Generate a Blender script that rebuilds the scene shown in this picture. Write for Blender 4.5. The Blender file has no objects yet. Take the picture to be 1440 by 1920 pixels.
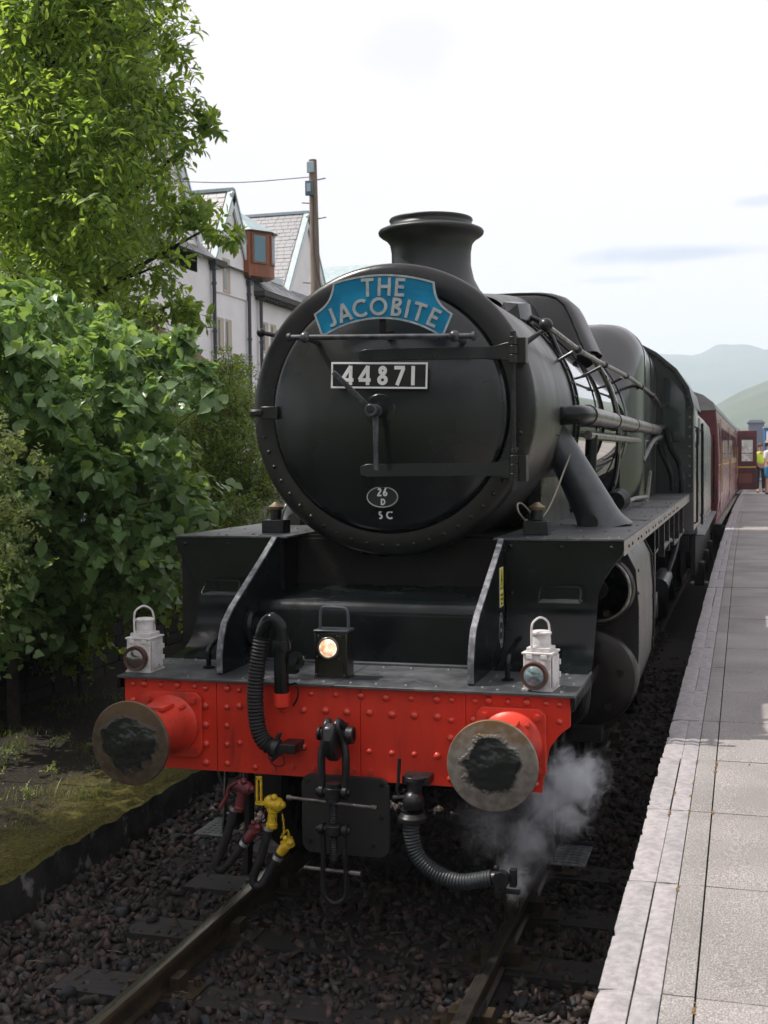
import bpy, bmesh, math, random
import numpy as np
from mathutils import Vector, Matrix, noise as mnoise
R = math.radians
C = bpy.context.scene.collection
SC = bpy.context.scene
rng = np.random.default_rng(7)
random.seed(11)

# ---------------------------------------------------------------- camera, sky, sun, exposure
cam_d = bpy.data.cameras.new('camera'); cam = bpy.data.objects.new('camera', cam_d); C.objects.link(cam)
SC.camera = cam
YAW, PITCH, ROLL = 0.2870, -0.0430, -0.0100
cam_d.sensor_fit = 'HORIZONTAL'; cam_d.sensor_width = 36.0; cam_d.lens = 2285/1440*36
cam_d.clip_start = 0.05; cam_d.clip_end = 12000
fw = Vector((-math.sin(YAW)*math.cos(PITCH), math.cos(YAW)*math.cos(PITCH), math.sin(PITCH)))
rt = Vector((math.cos(YAW), math.sin(YAW), 0)); up = rt.cross(fw)
r2 = rt*math.cos(ROLL)+up*math.sin(ROLL); u2 = -rt*math.sin(ROLL)+up*math.cos(ROLL)
M = Matrix((r2, u2, -fw)).transposed().to_4x4(); M.translation = Vector((1.909, -5.607, 2.394))
cam.matrix_world = M
cam_d.dof.use_dof = True; cam_d.dof.focus_distance = 7.0; cam_d.dof.aperture_fstop = 9.0

SUN = Vector((-1.0, -0.15, 1.64)).normalized()
EL = math.asin(SUN.z); AZ = math.atan2(SUN.x, SUN.y)
sun_d = bpy.data.lights.new('sun', 'SUN'); sun_d.energy = 5.0; sun_d.angle = R(0.55); sun_d.color = (1.0, 0.945, 0.87)
sun = bpy.data.objects.new('sun', sun_d); C.objects.link(sun)
sun.rotation_euler = SUN.to_track_quat('Z', 'Y').to_euler(); sun.location = (-20, -3, 40)

W = bpy.data.worlds.new('World'); SC.world = W; W.use_nodes = True
nt = W.node_tree; nt.nodes.clear(); N = nt.nodes.new; L = nt.links.new
out = N('ShaderNodeOutputWorld'); bg = N('ShaderNodeBackground'); bg.inputs['Strength'].default_value = 0.10
sky = N('ShaderNodeTexSky'); sky.sky_type = 'NISHITA'; sky.sun_disc = False
sky.sun_elevation = EL; sky.sun_rotation = AZ; sky.air_density = 1.2; sky.dust_density = 2.0
tc = N('ShaderNodeTexCoord')
mp = N('ShaderNodeMapping'); mp.inputs['Scale'].default_value = (1.6, 1.6, 6.0); L(tc.outputs['Generated'], mp.inputs[0])
nz = N('ShaderNodeTexNoise'); nz.inputs['Scale'].default_value = 1.3; nz.inputs['Detail'].default_value = 7; nz.inputs['Roughness'].default_value = .55
L(mp.outputs[0], nz.inputs['Vector'])
cr = N('ShaderNodeValToRGB'); cr.color_ramp.elements[0].position = .28; cr.color_ramp.elements[0].color = (.94, .94, .94, 1)
cr.color_ramp.elements[1].position = .50; cr.color_ramp.elements[1].color = (1, 1, 1, 1)
L(nz.outputs['Fac'], cr.inputs[0])
mx = N('ShaderNodeMixRGB'); mx.inputs[2].default_value = (9.0, 8.5, 8.85, 1)
L(cr.outputs[0], mx.inputs[0]); L(sky.outputs[0], mx.inputs[1])
def px_dir(u, v):
    return (fw + r2*(u-720)/2285 + u2*(960-v)/2285).normalized()
last = mx.outputs[0]
for (u, v, wx, wz, k) in ((1310, 474, .085, .0085, .62), (1430, 377, .03, .006, .42), (750, 100, .055, .035, .16), (1165, 524, .03, .003, .25)):
    d = px_dir(u, v)                       # small grey-blue clouds in the hazy white sky
    sub = N('ShaderNodeVectorMath'); sub.operation = 'SUBTRACT'; sub.inputs[1].default_value = d[:]; L(tc.outputs['Generated'], sub.inputs[0])
    n2 = N('ShaderNodeTexNoise'); n2.inputs['Scale'].default_value = 14; n2.inputs['Detail'].default_value = 5; L(tc.outputs['Generated'], n2.inputs['Vector'])
    sc_ = N('ShaderNodeVectorMath'); sc_.operation = 'MULTIPLY'; sc_.inputs[1].default_value = (1/wx, 1/wx, 1/wz); L(sub.outputs[0], sc_.inputs[0])
    ln = N('ShaderNodeVectorMath'); ln.operation = 'LENGTH'; L(sc_.outputs[0], ln.inputs[0])
    ad = N('ShaderNodeMath'); ad.operation = 'MULTIPLY_ADD'; L(n2.outputs['Fac'], ad.inputs[0]); ad.inputs[1].default_value = 1.9; L(ln.outputs['Value'], ad.inputs[2])
    mr = N('ShaderNodeMapRange'); mr.interpolation_type = 'SMOOTHSTEP'; L(ad.outputs[0], mr.inputs[0])
    mr.inputs[1].default_value = 1.15; mr.inputs[2].default_value = 2.0; mr.inputs[3].default_value = k; mr.inputs[4].default_value = 0
    m3 = N('ShaderNodeMixRGB'); m3.inputs[2].default_value = (3.6, 4.6, 6.0, 1); L(mr.outputs[0], m3.inputs[0]); L(last, m3.inputs[1])
    last = m3.outputs[0]
L(last, bg.inputs['Color']); L(bg.outputs[0], out.inputs['Surface'])
SC.view_settings.view_transform = 'Standard'; SC.view_settings.look = 'None'
SC.view_settings.exposure = 0.30; SC.view_settings.gamma = 1.0; SC.view_settings.use_curve_mapping = False
SC.render.engine = 'CYCLES'
SC.cycles.max_bounces = 8; SC.cycles.volume_bounces = 3; SC.cycles.transparent_max_bounces = 12
SC.cycles.use_denoising = True

# ---------------------------------------------------------------- helpers
class MB:
    def __init__(s): s.v = []; s.f = []
    def add(s, V, F):
        n = len(s.v); s.v.extend([tuple(p) for p in V]); s.f.extend([tuple(i+n for i in f) for f in F]); return s
    def box(s, x0, x1, y0, y1, z0, z1):
        V = [(x, y, z) for z in (z0, z1) for y in (y0, y1) for x in (x0, x1)]
        return s.add(V, [(0, 2, 3, 1), (4, 5, 7, 6), (0, 1, 5, 4), (2, 6, 7, 3), (0, 4, 6, 2), (1, 3, 7, 5)])
    def obox(s, c, ax, ay, az):
        c, ax, ay, az = map(Vector, (c, ax, ay, az))
        V = [c+ax*i+ay*j+az*k for k in (-1, 1) for j in (-1, 1) for i in (-1, 1)]
        return s.add(V, [(0, 2, 3, 1), (4, 5, 7, 6), (0, 1, 5, 4), (2, 6, 7, 3), (0, 4, 6, 2), (1, 3, 7, 5)])
    def prism(s, poly, axis, a0, a1):
        """poly: 2D points; axis 'x': (y,z), 'y': (x,z), 'z': (x,y)"""
        def P(p, a):
            return {'x': (a, p[0], p[1]), 'y': (p[0], a, p[1]), 'z': (p[0], p[1], a)}[axis]
        n = len(poly); V = [P(p, a0) for p in poly]+[P(p, a1) for p in poly]
        F = [tuple(range(n))[::-1], tuple(range(n, 2*n))]+[(i, (i+1) % n, n+(i+1) % n, n+i) for i in range(n)]
        return s.add(V, F)
    def lathe(s, prof, org, ax, n=32, a0=0, a1=2*math.pi):
        """prof: [(t along axis, r)]"""
        org, ax = Vector(org), Vector(ax).normalized()
        u = ax.orthogonal().normalized(); w = ax.cross(u); full = abs(a1-a0-2*math.pi) < 1e-6
        m = n if full else n+1; V = []
        for (t, r) in prof:
            for i in range(m):
                a = a0+(a1-a0)*i/n; V.append(org+ax*t+(u*math.cos(a)+w*math.sin(a))*r)
        F = []
        for j in range(len(prof)-1):
            for i in range(n):
                k = (i+1) % m
                if i+1 < m or full: F.append((j*m+i, j*m+k, (j+1)*m+k, (j+1)*m+i))
        if full:
            if prof[0][1] > 1e-6: F.append(tuple(range(m))[::-1])
            if prof[-1][1] > 1e-6: F.append(tuple(range((len(prof)-1)*m, len(prof)*m)))
        return s.add(V, F)
    def cyl(s, p0, p1, r0, r1=None, n=16):
        p0, p1 = Vector(p0), Vector(p1); r1 = r0 if r1 is None else r1
        return s.lathe([(0, r0), ((p1-p0).length, r1)], p0, p1-p0, n)
    def ball(s, c, r, n=12, sx=(1, 1, 1)):
        V = []; F = []; m = n//2
        for j in range(m+1):
            th = math.pi*j/m
            for i in range(n):
                a = 2*math.pi*i/n
                V.append((c[0]+r*sx[0]*math.sin(th)*math.cos(a), c[1]+r*sx[1]*math.sin(th)*math.sin(a), c[2]+r*sx[2]*math.cos(th)))
        for j in range(m):
            for i in range(n):
                F.append((j*n+i, (j+1)*n+i, (j+1)*n+(i+1) % n, j*n+(i+1) % n))
        return s.add(V, F)
    def tube(s, pts, r, n=10, cap=True, closed=False):
        pts = [Vector(p) for p in pts]; k = len(pts); V = []
        rs = r if isinstance(r, (list, tuple)) else [r]*k
        ref = None
        for i, p in enumerate(pts):
            if closed: t = pts[(i+1) % k]-pts[i-1]
            else: t = pts[min(i+1, k-1)]-pts[max(i-1, 0)]
            t.normalize()
            if ref is None: ref = t.orthogonal().normalized()
            ref = (ref-t*ref.dot(t)).normalized(); w = t.cross(ref)
            for j in range(n):
                a = 2*math.pi*j/n; V.append(p+(ref*math.cos(a)+w*math.sin(a))*rs[i])
        F = []
        for i in range(k if closed else k-1):
            for j in range(n):
                F.append((i*n+j, i*n+(j+1) % n, ((i+1) % k)*n+(j+1) % n, ((i+1) % k)*n+j))
        if cap and not closed: F += [tuple(range(n))[::-1], tuple(range((k-1)*n, k*n))]
        return s.add(V, F)
def smooth(pts, k=6):
    """Catmull-Rom through the points"""
    P = [Vector(p) for p in pts]; P = [P[0]*2-P[1]]+P+[P[-1]*2-P[-2]]; o = []
    for i in range(1, len(P)-2):
        for j in range(k):
            t = j/k; a, b, c, d = P[i-1:i+3]
            o.append(.5*((2*b)+(c-a)*t+(2*a-5*b+4*c-d)*t*t+(3*b-3*c+d-a)*t**3))
    return o+[P[-2]]

def wloc(o):
    v = Vector((0, 0, 0))
    while o: v += o.location; o = o.parent
    return v
def mesh_of(name, mb, m, sm=True, ang=35, off=(0, 0, 0)):
    me = bpy.data.meshes.new(name)
    V = mb.v if off == (0, 0, 0) else [(a-off[0], b-off[1], c-off[2]) for a, b, c in mb.v]
    me.from_pydata(V, [], mb.f); me.update()
    bm = bmesh.new(); bm.from_mesh(me); bmesh.ops.recalc_face_normals(bm, faces=bm.faces); bm.to_mesh(me); bm.free()
    if sm:
        me.shade_smooth(); me.set_sharp_from_angle(angle=R(ang))
    if m: me.materials.append(m)
    return me
def obj(name, mb, m, parent=None, bev=0, sm=True, ang=35, kind=None):
    if parent is not None:
        off = wloc(parent); me = mesh_of(name, mb, m, sm, ang, tuple(off))
        o = bpy.data.objects.new(name, me); o.parent = parent
    else:
        a = np.array(mb.v); off = ((a[:, 0].min()+a[:, 0].max())/2, (a[:, 1].min()+a[:, 1].max())/2, a[:, 2].min())
        off = tuple(float(x) for x in off)
        me = mesh_of(name, mb, m, sm, ang, off); o = bpy.data.objects.new(name, me); o.location = off
    C.objects.link(o)
    if bev:
        b = o.modifiers.new('bevel', 'BEVEL'); b.width = bev; b.segments = 2; b.limit_method = 'ANGLE'; b.angle_limit = R(40)
        b.harden_normals = False
    if kind: o['kind'] = kind
    return o
def pieces(name, mb, m, parent=None, **k):
    """every separate island of mb becomes an object of its own"""
    par = list(range(len(mb.v)))
    def f(a):
        while par[a] != a: par[a] = par[par[a]]; a = par[a]
        return a
    for F in mb.f:
        r = f(F[0])
        for q in F[1:]: par[f(q)] = r
    g = {}
    for F in mb.f: g.setdefault(f(F[0]), []).append(F)
    o = None
    for r, Fs in g.items():
        ids = sorted({q for F in Fs for q in F}); ix = {q: i for i, q in enumerate(ids)}
        b = MB(); b.v = [mb.v[q] for q in ids]; b.f = [tuple(ix[q] for q in F) for F in Fs]
        o = obj(name, b, m, parent, **k)
    return o
def inst(name, me, parent, world, rot=None, scale=None):
    o = bpy.data.objects.new(name, me); o.parent = parent
    o.location = Vector(world)-(wloc(parent) if parent else Vector((0, 0, 0)))
    if rot is not None: o.rotation_euler = rot
    if scale is not None: o.scale = scale if hasattr(scale, '__len__') else (scale,)*3
    C.objects.link(o); return o
def tag(o, label=None, cat=None, group=None, kind=None):
    if label: o['label'] = label
    if cat: o['category'] = cat
    if group: o['group'] = group
    if kind: o['kind'] = kind
    return o
def thing(name, loc, label=None, cat=None, group=None, kind=None, rz=0):
    o = bpy.data.objects.new(name, None); o.empty_display_size = .2; o.location = loc; C.objects.link(o)
    o.rotation_euler.z = rz
    return tag(o, label, cat, group, kind)
def copy_tree(o, parent=None):
    c = o.copy(); C.objects.link(c)
    if parent is not None: c.parent = parent
    for ch in [x for x in bpy.data.objects if x.parent == o]: copy_tree(ch, c)
    return c

def mat(name, col, rough=.5, metal=0, col2=None, scale=6, ramp=(.4, .62), detail=6, bump=0, bscale=40, spec=.5, col3=None, scale3=1.5, ramp3=(.5, .7), rvar=0, coat=0, stretch=None):
    m = bpy.data.materials.new(name); m.use_nodes = True; nt = m.node_tree; b = nt.nodes['Principled BSDF']
    N = nt.nodes.new; L = nt.links.new
    b.inputs['Base Color'].default_value = (*col, 1); b.inputs['Roughness'].default_value = rough; b.inputs['Metallic'].default_value = metal
    b.inputs['Specular IOR Level'].default_value = spec; b.inputs['Coat Weight'].default_value = coat
    tc = N('ShaderNodeTexCoord'); vec = tc.outputs['Object']
    if stretch:
        mp = N('ShaderNodeMapping'); mp.inputs['Scale'].default_value = stretch; L(vec, mp.inputs[0]); vec = mp.outputs[0]
    colsock = None
    def nse(sc, dt=detail):
        n = N('ShaderNodeTexNoise'); n.inputs['Scale'].default_value = sc; n.inputs['Detail'].default_value = dt; n.inputs['Roughness'].default_value = .62
        L(vec, n.inputs['Vector']); return n
    if col2:
        n = nse(scale); r = N('ShaderNodeValToRGB'); r.color_ramp.elements[0].position = ramp[0]; r.color_ramp.elements[1].position = ramp[1]
        r.color_ramp.elements[0].color = (*col, 1); r.color_ramp.elements[1].color = (*col2, 1)
        L(n.outputs['Fac'], r.inputs[0]); colsock = r.outputs[0]
        if rvar:
            q = N('ShaderNodeMapRange'); L(n.outputs['Fac'], q.inputs[0]); q.inputs[1].default_value = .3; q.inputs[2].default_value = .7
            q.inputs[3].default_value = rough; q.inputs[4].default_value = rough+rvar; L(q.outputs[0], b.inputs['Roughness'])
    if col3:
        n3 = nse(scale3); mr = N('ShaderNodeMapRange'); L(n3.outputs['Fac'], mr.inputs[0]); mr.inputs[1].default_value = ramp3[0]; mr.inputs[2].default_value = ramp3[1]
        mi = N('ShaderNodeMixRGB'); L(mr.outputs[0], mi.inputs[0]); mi.inputs[2].default_value = (*col3, 1)
        if colsock: L(colsock, mi.inputs[1])
        else: mi.inputs[1].default_value = (*col, 1)
        colsock = mi.outputs[0]
    if colsock: L(colsock, b.inputs['Base Color'])
    if bump:
        n = nse(bscale, 4); bp = N('ShaderNodeBump'); bp.inputs['Strength'].default_value = bump; bp.inputs['Distance'].default_value = .01
        L(n.outputs['Fac'], bp.inputs['Height']); L(bp.outputs[0], b.inputs['Normal'])
    return m

BLK = mat('black_paint', (.0026, .0038, .0040), .13, col2=(.0060, .0085, .0090), scale=3.2, bump=.04, bscale=5, rvar=.2, spec=.26)
SMK = mat('smokebox_black', (.0036, .0044, .0048), .22, col2=(.012, .0118, .0115), scale=2.2, ramp=(.36, .66), detail=4, bump=.07, bscale=26, rvar=.2, col3=(.034, .028, .024), scale3=.9, ramp3=(.54, .82), spec=.42)
DOOR = mat('door_black', (.0026, .0042, .0050), .17, col2=(.0085, .0115, .0130), scale=1.5, ramp=(.36, .68), detail=3, bump=.03, bscale=5, rvar=.16, col3=(.040, .038, .034), scale3=1.15, ramp3=(.54, .86), spec=.50)
PLT = mat('footplate_grey', (.034, .038, .042), .36, col2=(.070, .074, .080), scale=5, bump=.15, bscale=60, rvar=.2, col3=(.11, .105, .10), scale3=14, ramp3=(.56, .72))
DRK = mat('underframe_grime', (.005, .0045, .004), .6, col2=(.012, .010, .008), scale=8, bump=.2, bscale=40, spec=.3)
GLOSS = mat('boiler_gloss_black', (.006, .006, .007), .04, col2=(.009, .009, .010), scale=2, bump=.008, bscale=1.6, spec=1.0, coat=1.0)
RED = mat('buffer_beam_red', (.64, .036, .015), .40, col2=(.50, .026, .012), scale=3, ramp=(.35, .7), bump=.04, bscale=20, col3=(.10, .016, .011), scale3=3.2, ramp3=(.60, .82), rvar=.14, spec=.35, stretch=(3.2, 1, .55))
REDR = mat('rivet_red', (.68, .055, .032), .26, col2=(.50, .04, .02), scale=30, spec=.7)
REDG = mat('buffer_red_grimy', (.62, .040, .018), .36, col2=(.36, .03, .016), scale=6, ramp=(.42, .66), bump=.1, bscale=40, rvar=.2, col3=(.04, .022, .016), scale3=4, ramp3=(.58, .74))
STEEL = mat('worn_steel', (.16, .155, .15), .34, .75, col2=(.07, .06, .052), scale=14, bump=.15, bscale=60)
DSTEEL = mat('dark_oiled_steel', (.030, .032, .036), .28, .5, col2=(.012, .011, .011), scale=14, rvar=.2, bump=.1, bscale=60)
WORN = mat('worn_edge_steel', (.22, .215, .235), .5, .2, col2=(.07, .075, .085), scale=22, ramp=(.36, .56), bump=.2, bscale=90)
PIPE = mat('handrail_steel', (.24, .225, .21), .25, .8, col2=(.10, .09, .08), scale=20, rvar=.2)
RUBBER = mat('hose_rubber', (.008, .008, .009), .5, col2=(.018, .018, .02), scale=18, rvar=.1, spec=.35)
WHITE = mat('white_paint', (.80, .80, .80), .5)
CHIPW = mat('chipped_white_paint', (.62, .60, .60), .45, col2=(.46, .43, .42), scale=18, ramp=(.42, .66), bump=.25, bscale=45, col3=(.07, .05, .045), scale3=30, ramp3=(.62, .66))
BLUE = mat('headboard_blue', (.002, .17, .33), .38, col2=(.004, .205, .37), scale=8, bump=.03, bscale=40, spec=.28)
SILV = mat('cast_aluminium', (.36, .40, .41), .5, .15, col2=(.27, .30, .31), scale=30, bump=.1, bscale=80)
YEL = mat('yellow_paint', (.62, .42, .015), .38, col2=(.42, .26, .01), scale=30, col3=(.08, .05, .01), scale3=40, ramp3=(.62, .68))
MAR = mat('maroon_fitting', (.13, .018, .022), .42, col2=(.08, .015, .016), scale=25)
BRASS = mat('brass', (.48, .33, .12), .3, .8)
HSTEEL = mat('handle_steel', (.085, .090, .105), .26, .45, col2=(.03, .03, .033), scale=14, rvar=.15)
SMB = mat('smokebox_barrel_sheen', (.014, .0135, .013), .28, col2=(.034, .029, .027), scale=2.4, ramp=(.34, .66), detail=5, bump=.07, bscale=26, rvar=.22, col3=(.055, .046, .042), scale3=1.2, ramp3=(.5, .8), spec=.75, stretch=(1, 2.2, .5))  # brownish black, lightened in colour to imitate platform light on the side
# ---------------------------------------------------------------- stroke lettering
def arc(cx, cy, rx, ry, a0, a1, n=10):
    return [(cx+rx*math.cos(R(a0+(a1-a0)*i/n)), cy+ry*math.sin(R(a0+(a1-a0)*i/n))) for i in range(n+1)]
def glyphs(w):
    h = w/2; t = 1-h
    return {
     'T': (.72, [[(0, t), (.72, t)], [(.36, 1-w), (.36, 0)]]),
     'H': (.74, [[(h, 0), (h, 1)], [(.74-h, 0), (.74-h, 1)], [(w, .52), (.74-w, .52)]]),
     'E': (.54, [[(h, 0), (h, 1)], [(w, t), (.54, t)], [(w, .52), (.50, .52)], [(w, h), (.54, h)]]),
     'J': (.48, [[(.48-h, 1), (.48-h, .28)]+arc(.23, .23, .25-h, .23-h, 0, -150, 9)]),
     'A': (.80, [[(h*.9, 0), (.40, 1)], [(.80-h*.9, 0), (.40, 1)], [(.19, .30), (.61, .30)]]),
     'C': (.80, [arc(.50, .5, .50-h, .5-h, 48, 312, 18)]),
     'O': (1.0, [arc(.5, .5, .5-h, .5-h, 0, 360, 24)]),
     'B': (.58, [[(h, 0), (h, 1)], [(w, t), (.30, t)]+arc(.30, .76, .24-h, .24-h, 90, -90, 7)+[(w, .52+h*.0)], [(w, h), (.32, h)]+arc(.32, .27, .26-h, .27-h, -90, 90, 8)+[(w, .54-h*.0)]]),
     'I': (w, [[(h, 0), (h, 1)]]),
     'D': (.72, [[(h, 0), (h, 1)], [(w, t), (.26, t)]+arc(.26, .5, .46-h, .5-h, 90, -90, 12)+[(w, h)]]),
     'S': (.52, [arc(.26, 1-h-(1-w)/4, .24-h, (1-w)/4, 35, 270, 12)+arc(.26, h+(1-w)/4, .25-h, (1-w)/4, 90, -145, 12)[1:]]),
     '4': (.66, [[(.50, 0), (.50, 1)], [(.50, .98), (.04, .27)], [(.02, .26), (.66, .26)]]),
     '8': (.56, [arc(.28, .75, .23-h, .25-h, 0, 360, 18), arc(.28, .27, .28-h, .27-h, 0, 360, 20)]),
     '7': (.58, [[(0, t), (.56, t)], [(.50, 1-w*.6), (.16, 0)]]),
     '1': (w, [[(h, 0), (h, 1)]]),
     '2': (.54, [arc(.27, .72, .25-h, .28-h, 165, -35, 10)+[(.06, h+.02)], [(.0, h), (.54, h)]]),
     '6': (.56, [arc(.28, .29, .28-h, .29-h, 0, 360, 18), [(.06, .34), (.38, 1.0)]]),
    }
def ribbon(mb, pts, w, P, d, lift=0.0):
    """flat raised stroke along 2D pts; P(x,y,h) maps to world"""
    closed = (abs(pts[0][0]-pts[-1][0]) < 1e-6 and abs(pts[0][1]-pts[-1][1]) < 1e-6 and len(pts) > 3)
    p = [Vector((a, b)) for a, b in pts]
    if closed: p = p[:-1]
    q = [p[0]]
    for a in p[1:]:
        if (a-q[-1]).length > 1e-5: q.append(a)
    p = q; n = len(p); Lf = []; Rt = []
    for i in range(n):
        a = p[i]-p[i-1] if (closed or i > 0) else p[1]-p[0]
        b = p[(i+1) % n]-p[i] if (closed or i < n-1) else p[-1]-p[-2]
        a = a.normalized(); b = b.normalized(); na = Vector((-a.y, a.x)); nb = Vector((-b.y, b.x))
        m = (na+nb); m = m.normalized() if m.length > 1e-6 else na
        k = (w/2)/max(.45, m.dot(na)); Lf.append(p[i]+m*k); Rt.append(p[i]-m*k)
    V = []; F = []
    for i in range(n):
        for (pt, h) in ((Lf[i], 0), (Rt[i], 0), (Lf[i], d+lift), (Rt[i], d+lift)): V.append(P(pt.x, pt.y, h))
    for i in range(n if closed else n-1):
        j = (i+1) % n; a, b = i*4, j*4
        F += [(a+2, a+3, b+3, b+2), (a, a+2, b+2, b), (a+1, b+1, b+3, a+3)]
    if not closed:
        F += [(0, 1, 3, 2), ((n-1)*4, (n-1)*4+2, (n-1)*4+3, (n-1)*4+1)]
    mb.add(V, F)
def glyph(ch, hgt, w, org, X, Y, Z, d):
    """one letter; org = lower left corner in world"""
    g = glyphs(w)[ch]; mb = MB(); org, X, Y, Z = Vector(org), Vector(X), Vector(Y), Vector(Z)
    P = lambda x, y, h: org+X*x*hgt+Y*y*hgt+Z*h
    for k, st in enumerate(g[1]): ribbon(mb, st, w, P, d, .0004*k)
    return mb, g[0]*hgt
FX, FY, FZ = Vector((1, 0, 0)), Vector((0, 0, 1)), Vector((0, -1, 0))   # front-facing lettering frame

# ---------------------------------------------------------------- the locomotive
loco = thing('steam_locomotive', (0, 0, 0), 'black steam locomotive with a red buffer beam standing at the platform', 'steam locomotive')
def both(f):
    for s in (-1, 1): f(s)

# frames and dark innards
fr = MB()
for s in (-1, 1):
    fr.prism([(.04, .80), (.04, 1.24), (9.4, 1.24), (9.4, .70), (4.0, .70), (3.4, .95), (.6, .95), (.4, .80)], 'x', s*.585, s*.56)
fr.box(-.56, .56, .035, .06, .84, 1.24); fr.box(-.55, .55, 1.9, 2.2, .7, 1.25); fr.box(-.55, .55, 5, 5.3, .7, 1.25)
fr.prism([(-.66, 1.31), (.66, 1.31), (.62, 1.93), (-.62, 1.93)], 'y', 1.20, 2.75)         # saddle
obj('frame', fr, DRK, loco)

# buffer beam: backing, plates, rivets
def beam_poly(x0, x1):
    """outline of the beam between two x; ends are cut away in a curve"""
    out = []
    if x0 < -1.1: out += [(-1.145, 1.284), (-1.145, 1.150), (-1.10, 1.115), (-1.052, 1.05), (-1.02, .974), (-1.012, .832)]
    else: out += [(x0, 1.284), (x0, .832)]
    if x1 > 1.1: out += [(1.012, .832), (1.02, .974), (1.052, 1.05), (1.10, 1.115), (1.145, 1.150), (1.145, 1.284)]
    else: out += [(x1, .832), (x1, 1.284)]
    return out
backing = obj('buffer_beam', MB().prism([(-1.135, 1.28), (-1.135, 1.15), (-1.045, 1.05), (-1.006, .838), (1.006, .838), (1.045, 1.05), (1.135, 1.15), (1.135, 1.28)], 'y', .006, .03), RED, loco)
for (x0, x1) in ((-1.145, -.634), (-.631, .124), (.127, .649), (.652, 1.145)):
    obj('beam_plate', MB().prism(beam_poly(x0, x1), 'y', -.008, .005), RED, backing, bev=.002)
RV = [(-1.096, 1.256), (-1.032, 1.259), (-.938, 1.258), (-.848, 1.26), (-.751, 1.258), (-.69, 1.251), (-.571, 1.255), (-.507, 1.25), (-.43, 1.25), (-.125, 1.249), (.003, 1.249), (.132, 1.25), (-1.096, 1.172), (-.691, 1.162), (-.575, 1.16), (-.506, 1.169), (-.275, 1.165), (-.166, 1.166), (-.052, 1.168), (.059, 1.167), (.173, 1.169), (-.693, 1.065), (-.576, 1.066), (-.693, .966), (-.578, .971), (-.509, .981), (-.169, .981), (.171, .98), (-.694, .871), (-.578, .874), (-.426, .864), (.258, 1.246), (.384, 1.248), (.511, 1.249), (.583, 1.25), (.695, 1.25), (.761, 1.256), (.853, 1.255), (.942, 1.256), (1.034, 1.255), (1.096, 1.252), (.287, 1.166), (.399, 1.167), (.513, 1.166), (.58, 1.152), (1.095, 1.172), (.577, 1.067), (.577, .966), (.577, .872), (.285, .978), (.397, .979), (.511, .978), (-.40, .981), (-.285, .981), (.98, .95), (-.98, .95), (.98, .87), (-.98, .87), (.69, .87), (.69, .966), (.69, 1.065), (.69, 1.16)]
rv_me = {}
for r_ in (.0145, .018):
    rv_me[r_] = mesh_of('rivet', MB().lathe([(0, r_), (r_*.35, r_*.93), (r_*.65, r_*.68), (r_*.82, r_*.3), (r_*.86, 0)], (0, 0, 0), (0, -1, 0), 12), REDR)
for k, (x, z) in enumerate(RV): inst('rivet', rv_me[.018 if (k % 5) in (1, 3) or abs(z-1.166) < .006 else .0145], backing, (x, -.008, z), scale=1.12)
bolt_me = mesh_of('bolt', MB().cyl((0, 0, 0), (0, -.004, 0), .019, n=14).cyl((0, -.004, 0), (0, -.018, 0), .014, n=6), REDG, ang=20)
for (x, z) in ((-.323, .863), (-.227, .877), (-.116, .879), (.001, .879), (.089, .879), (.175, .878)): inst('bolt', bolt_me, backing, (x, -.008, z))

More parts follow.
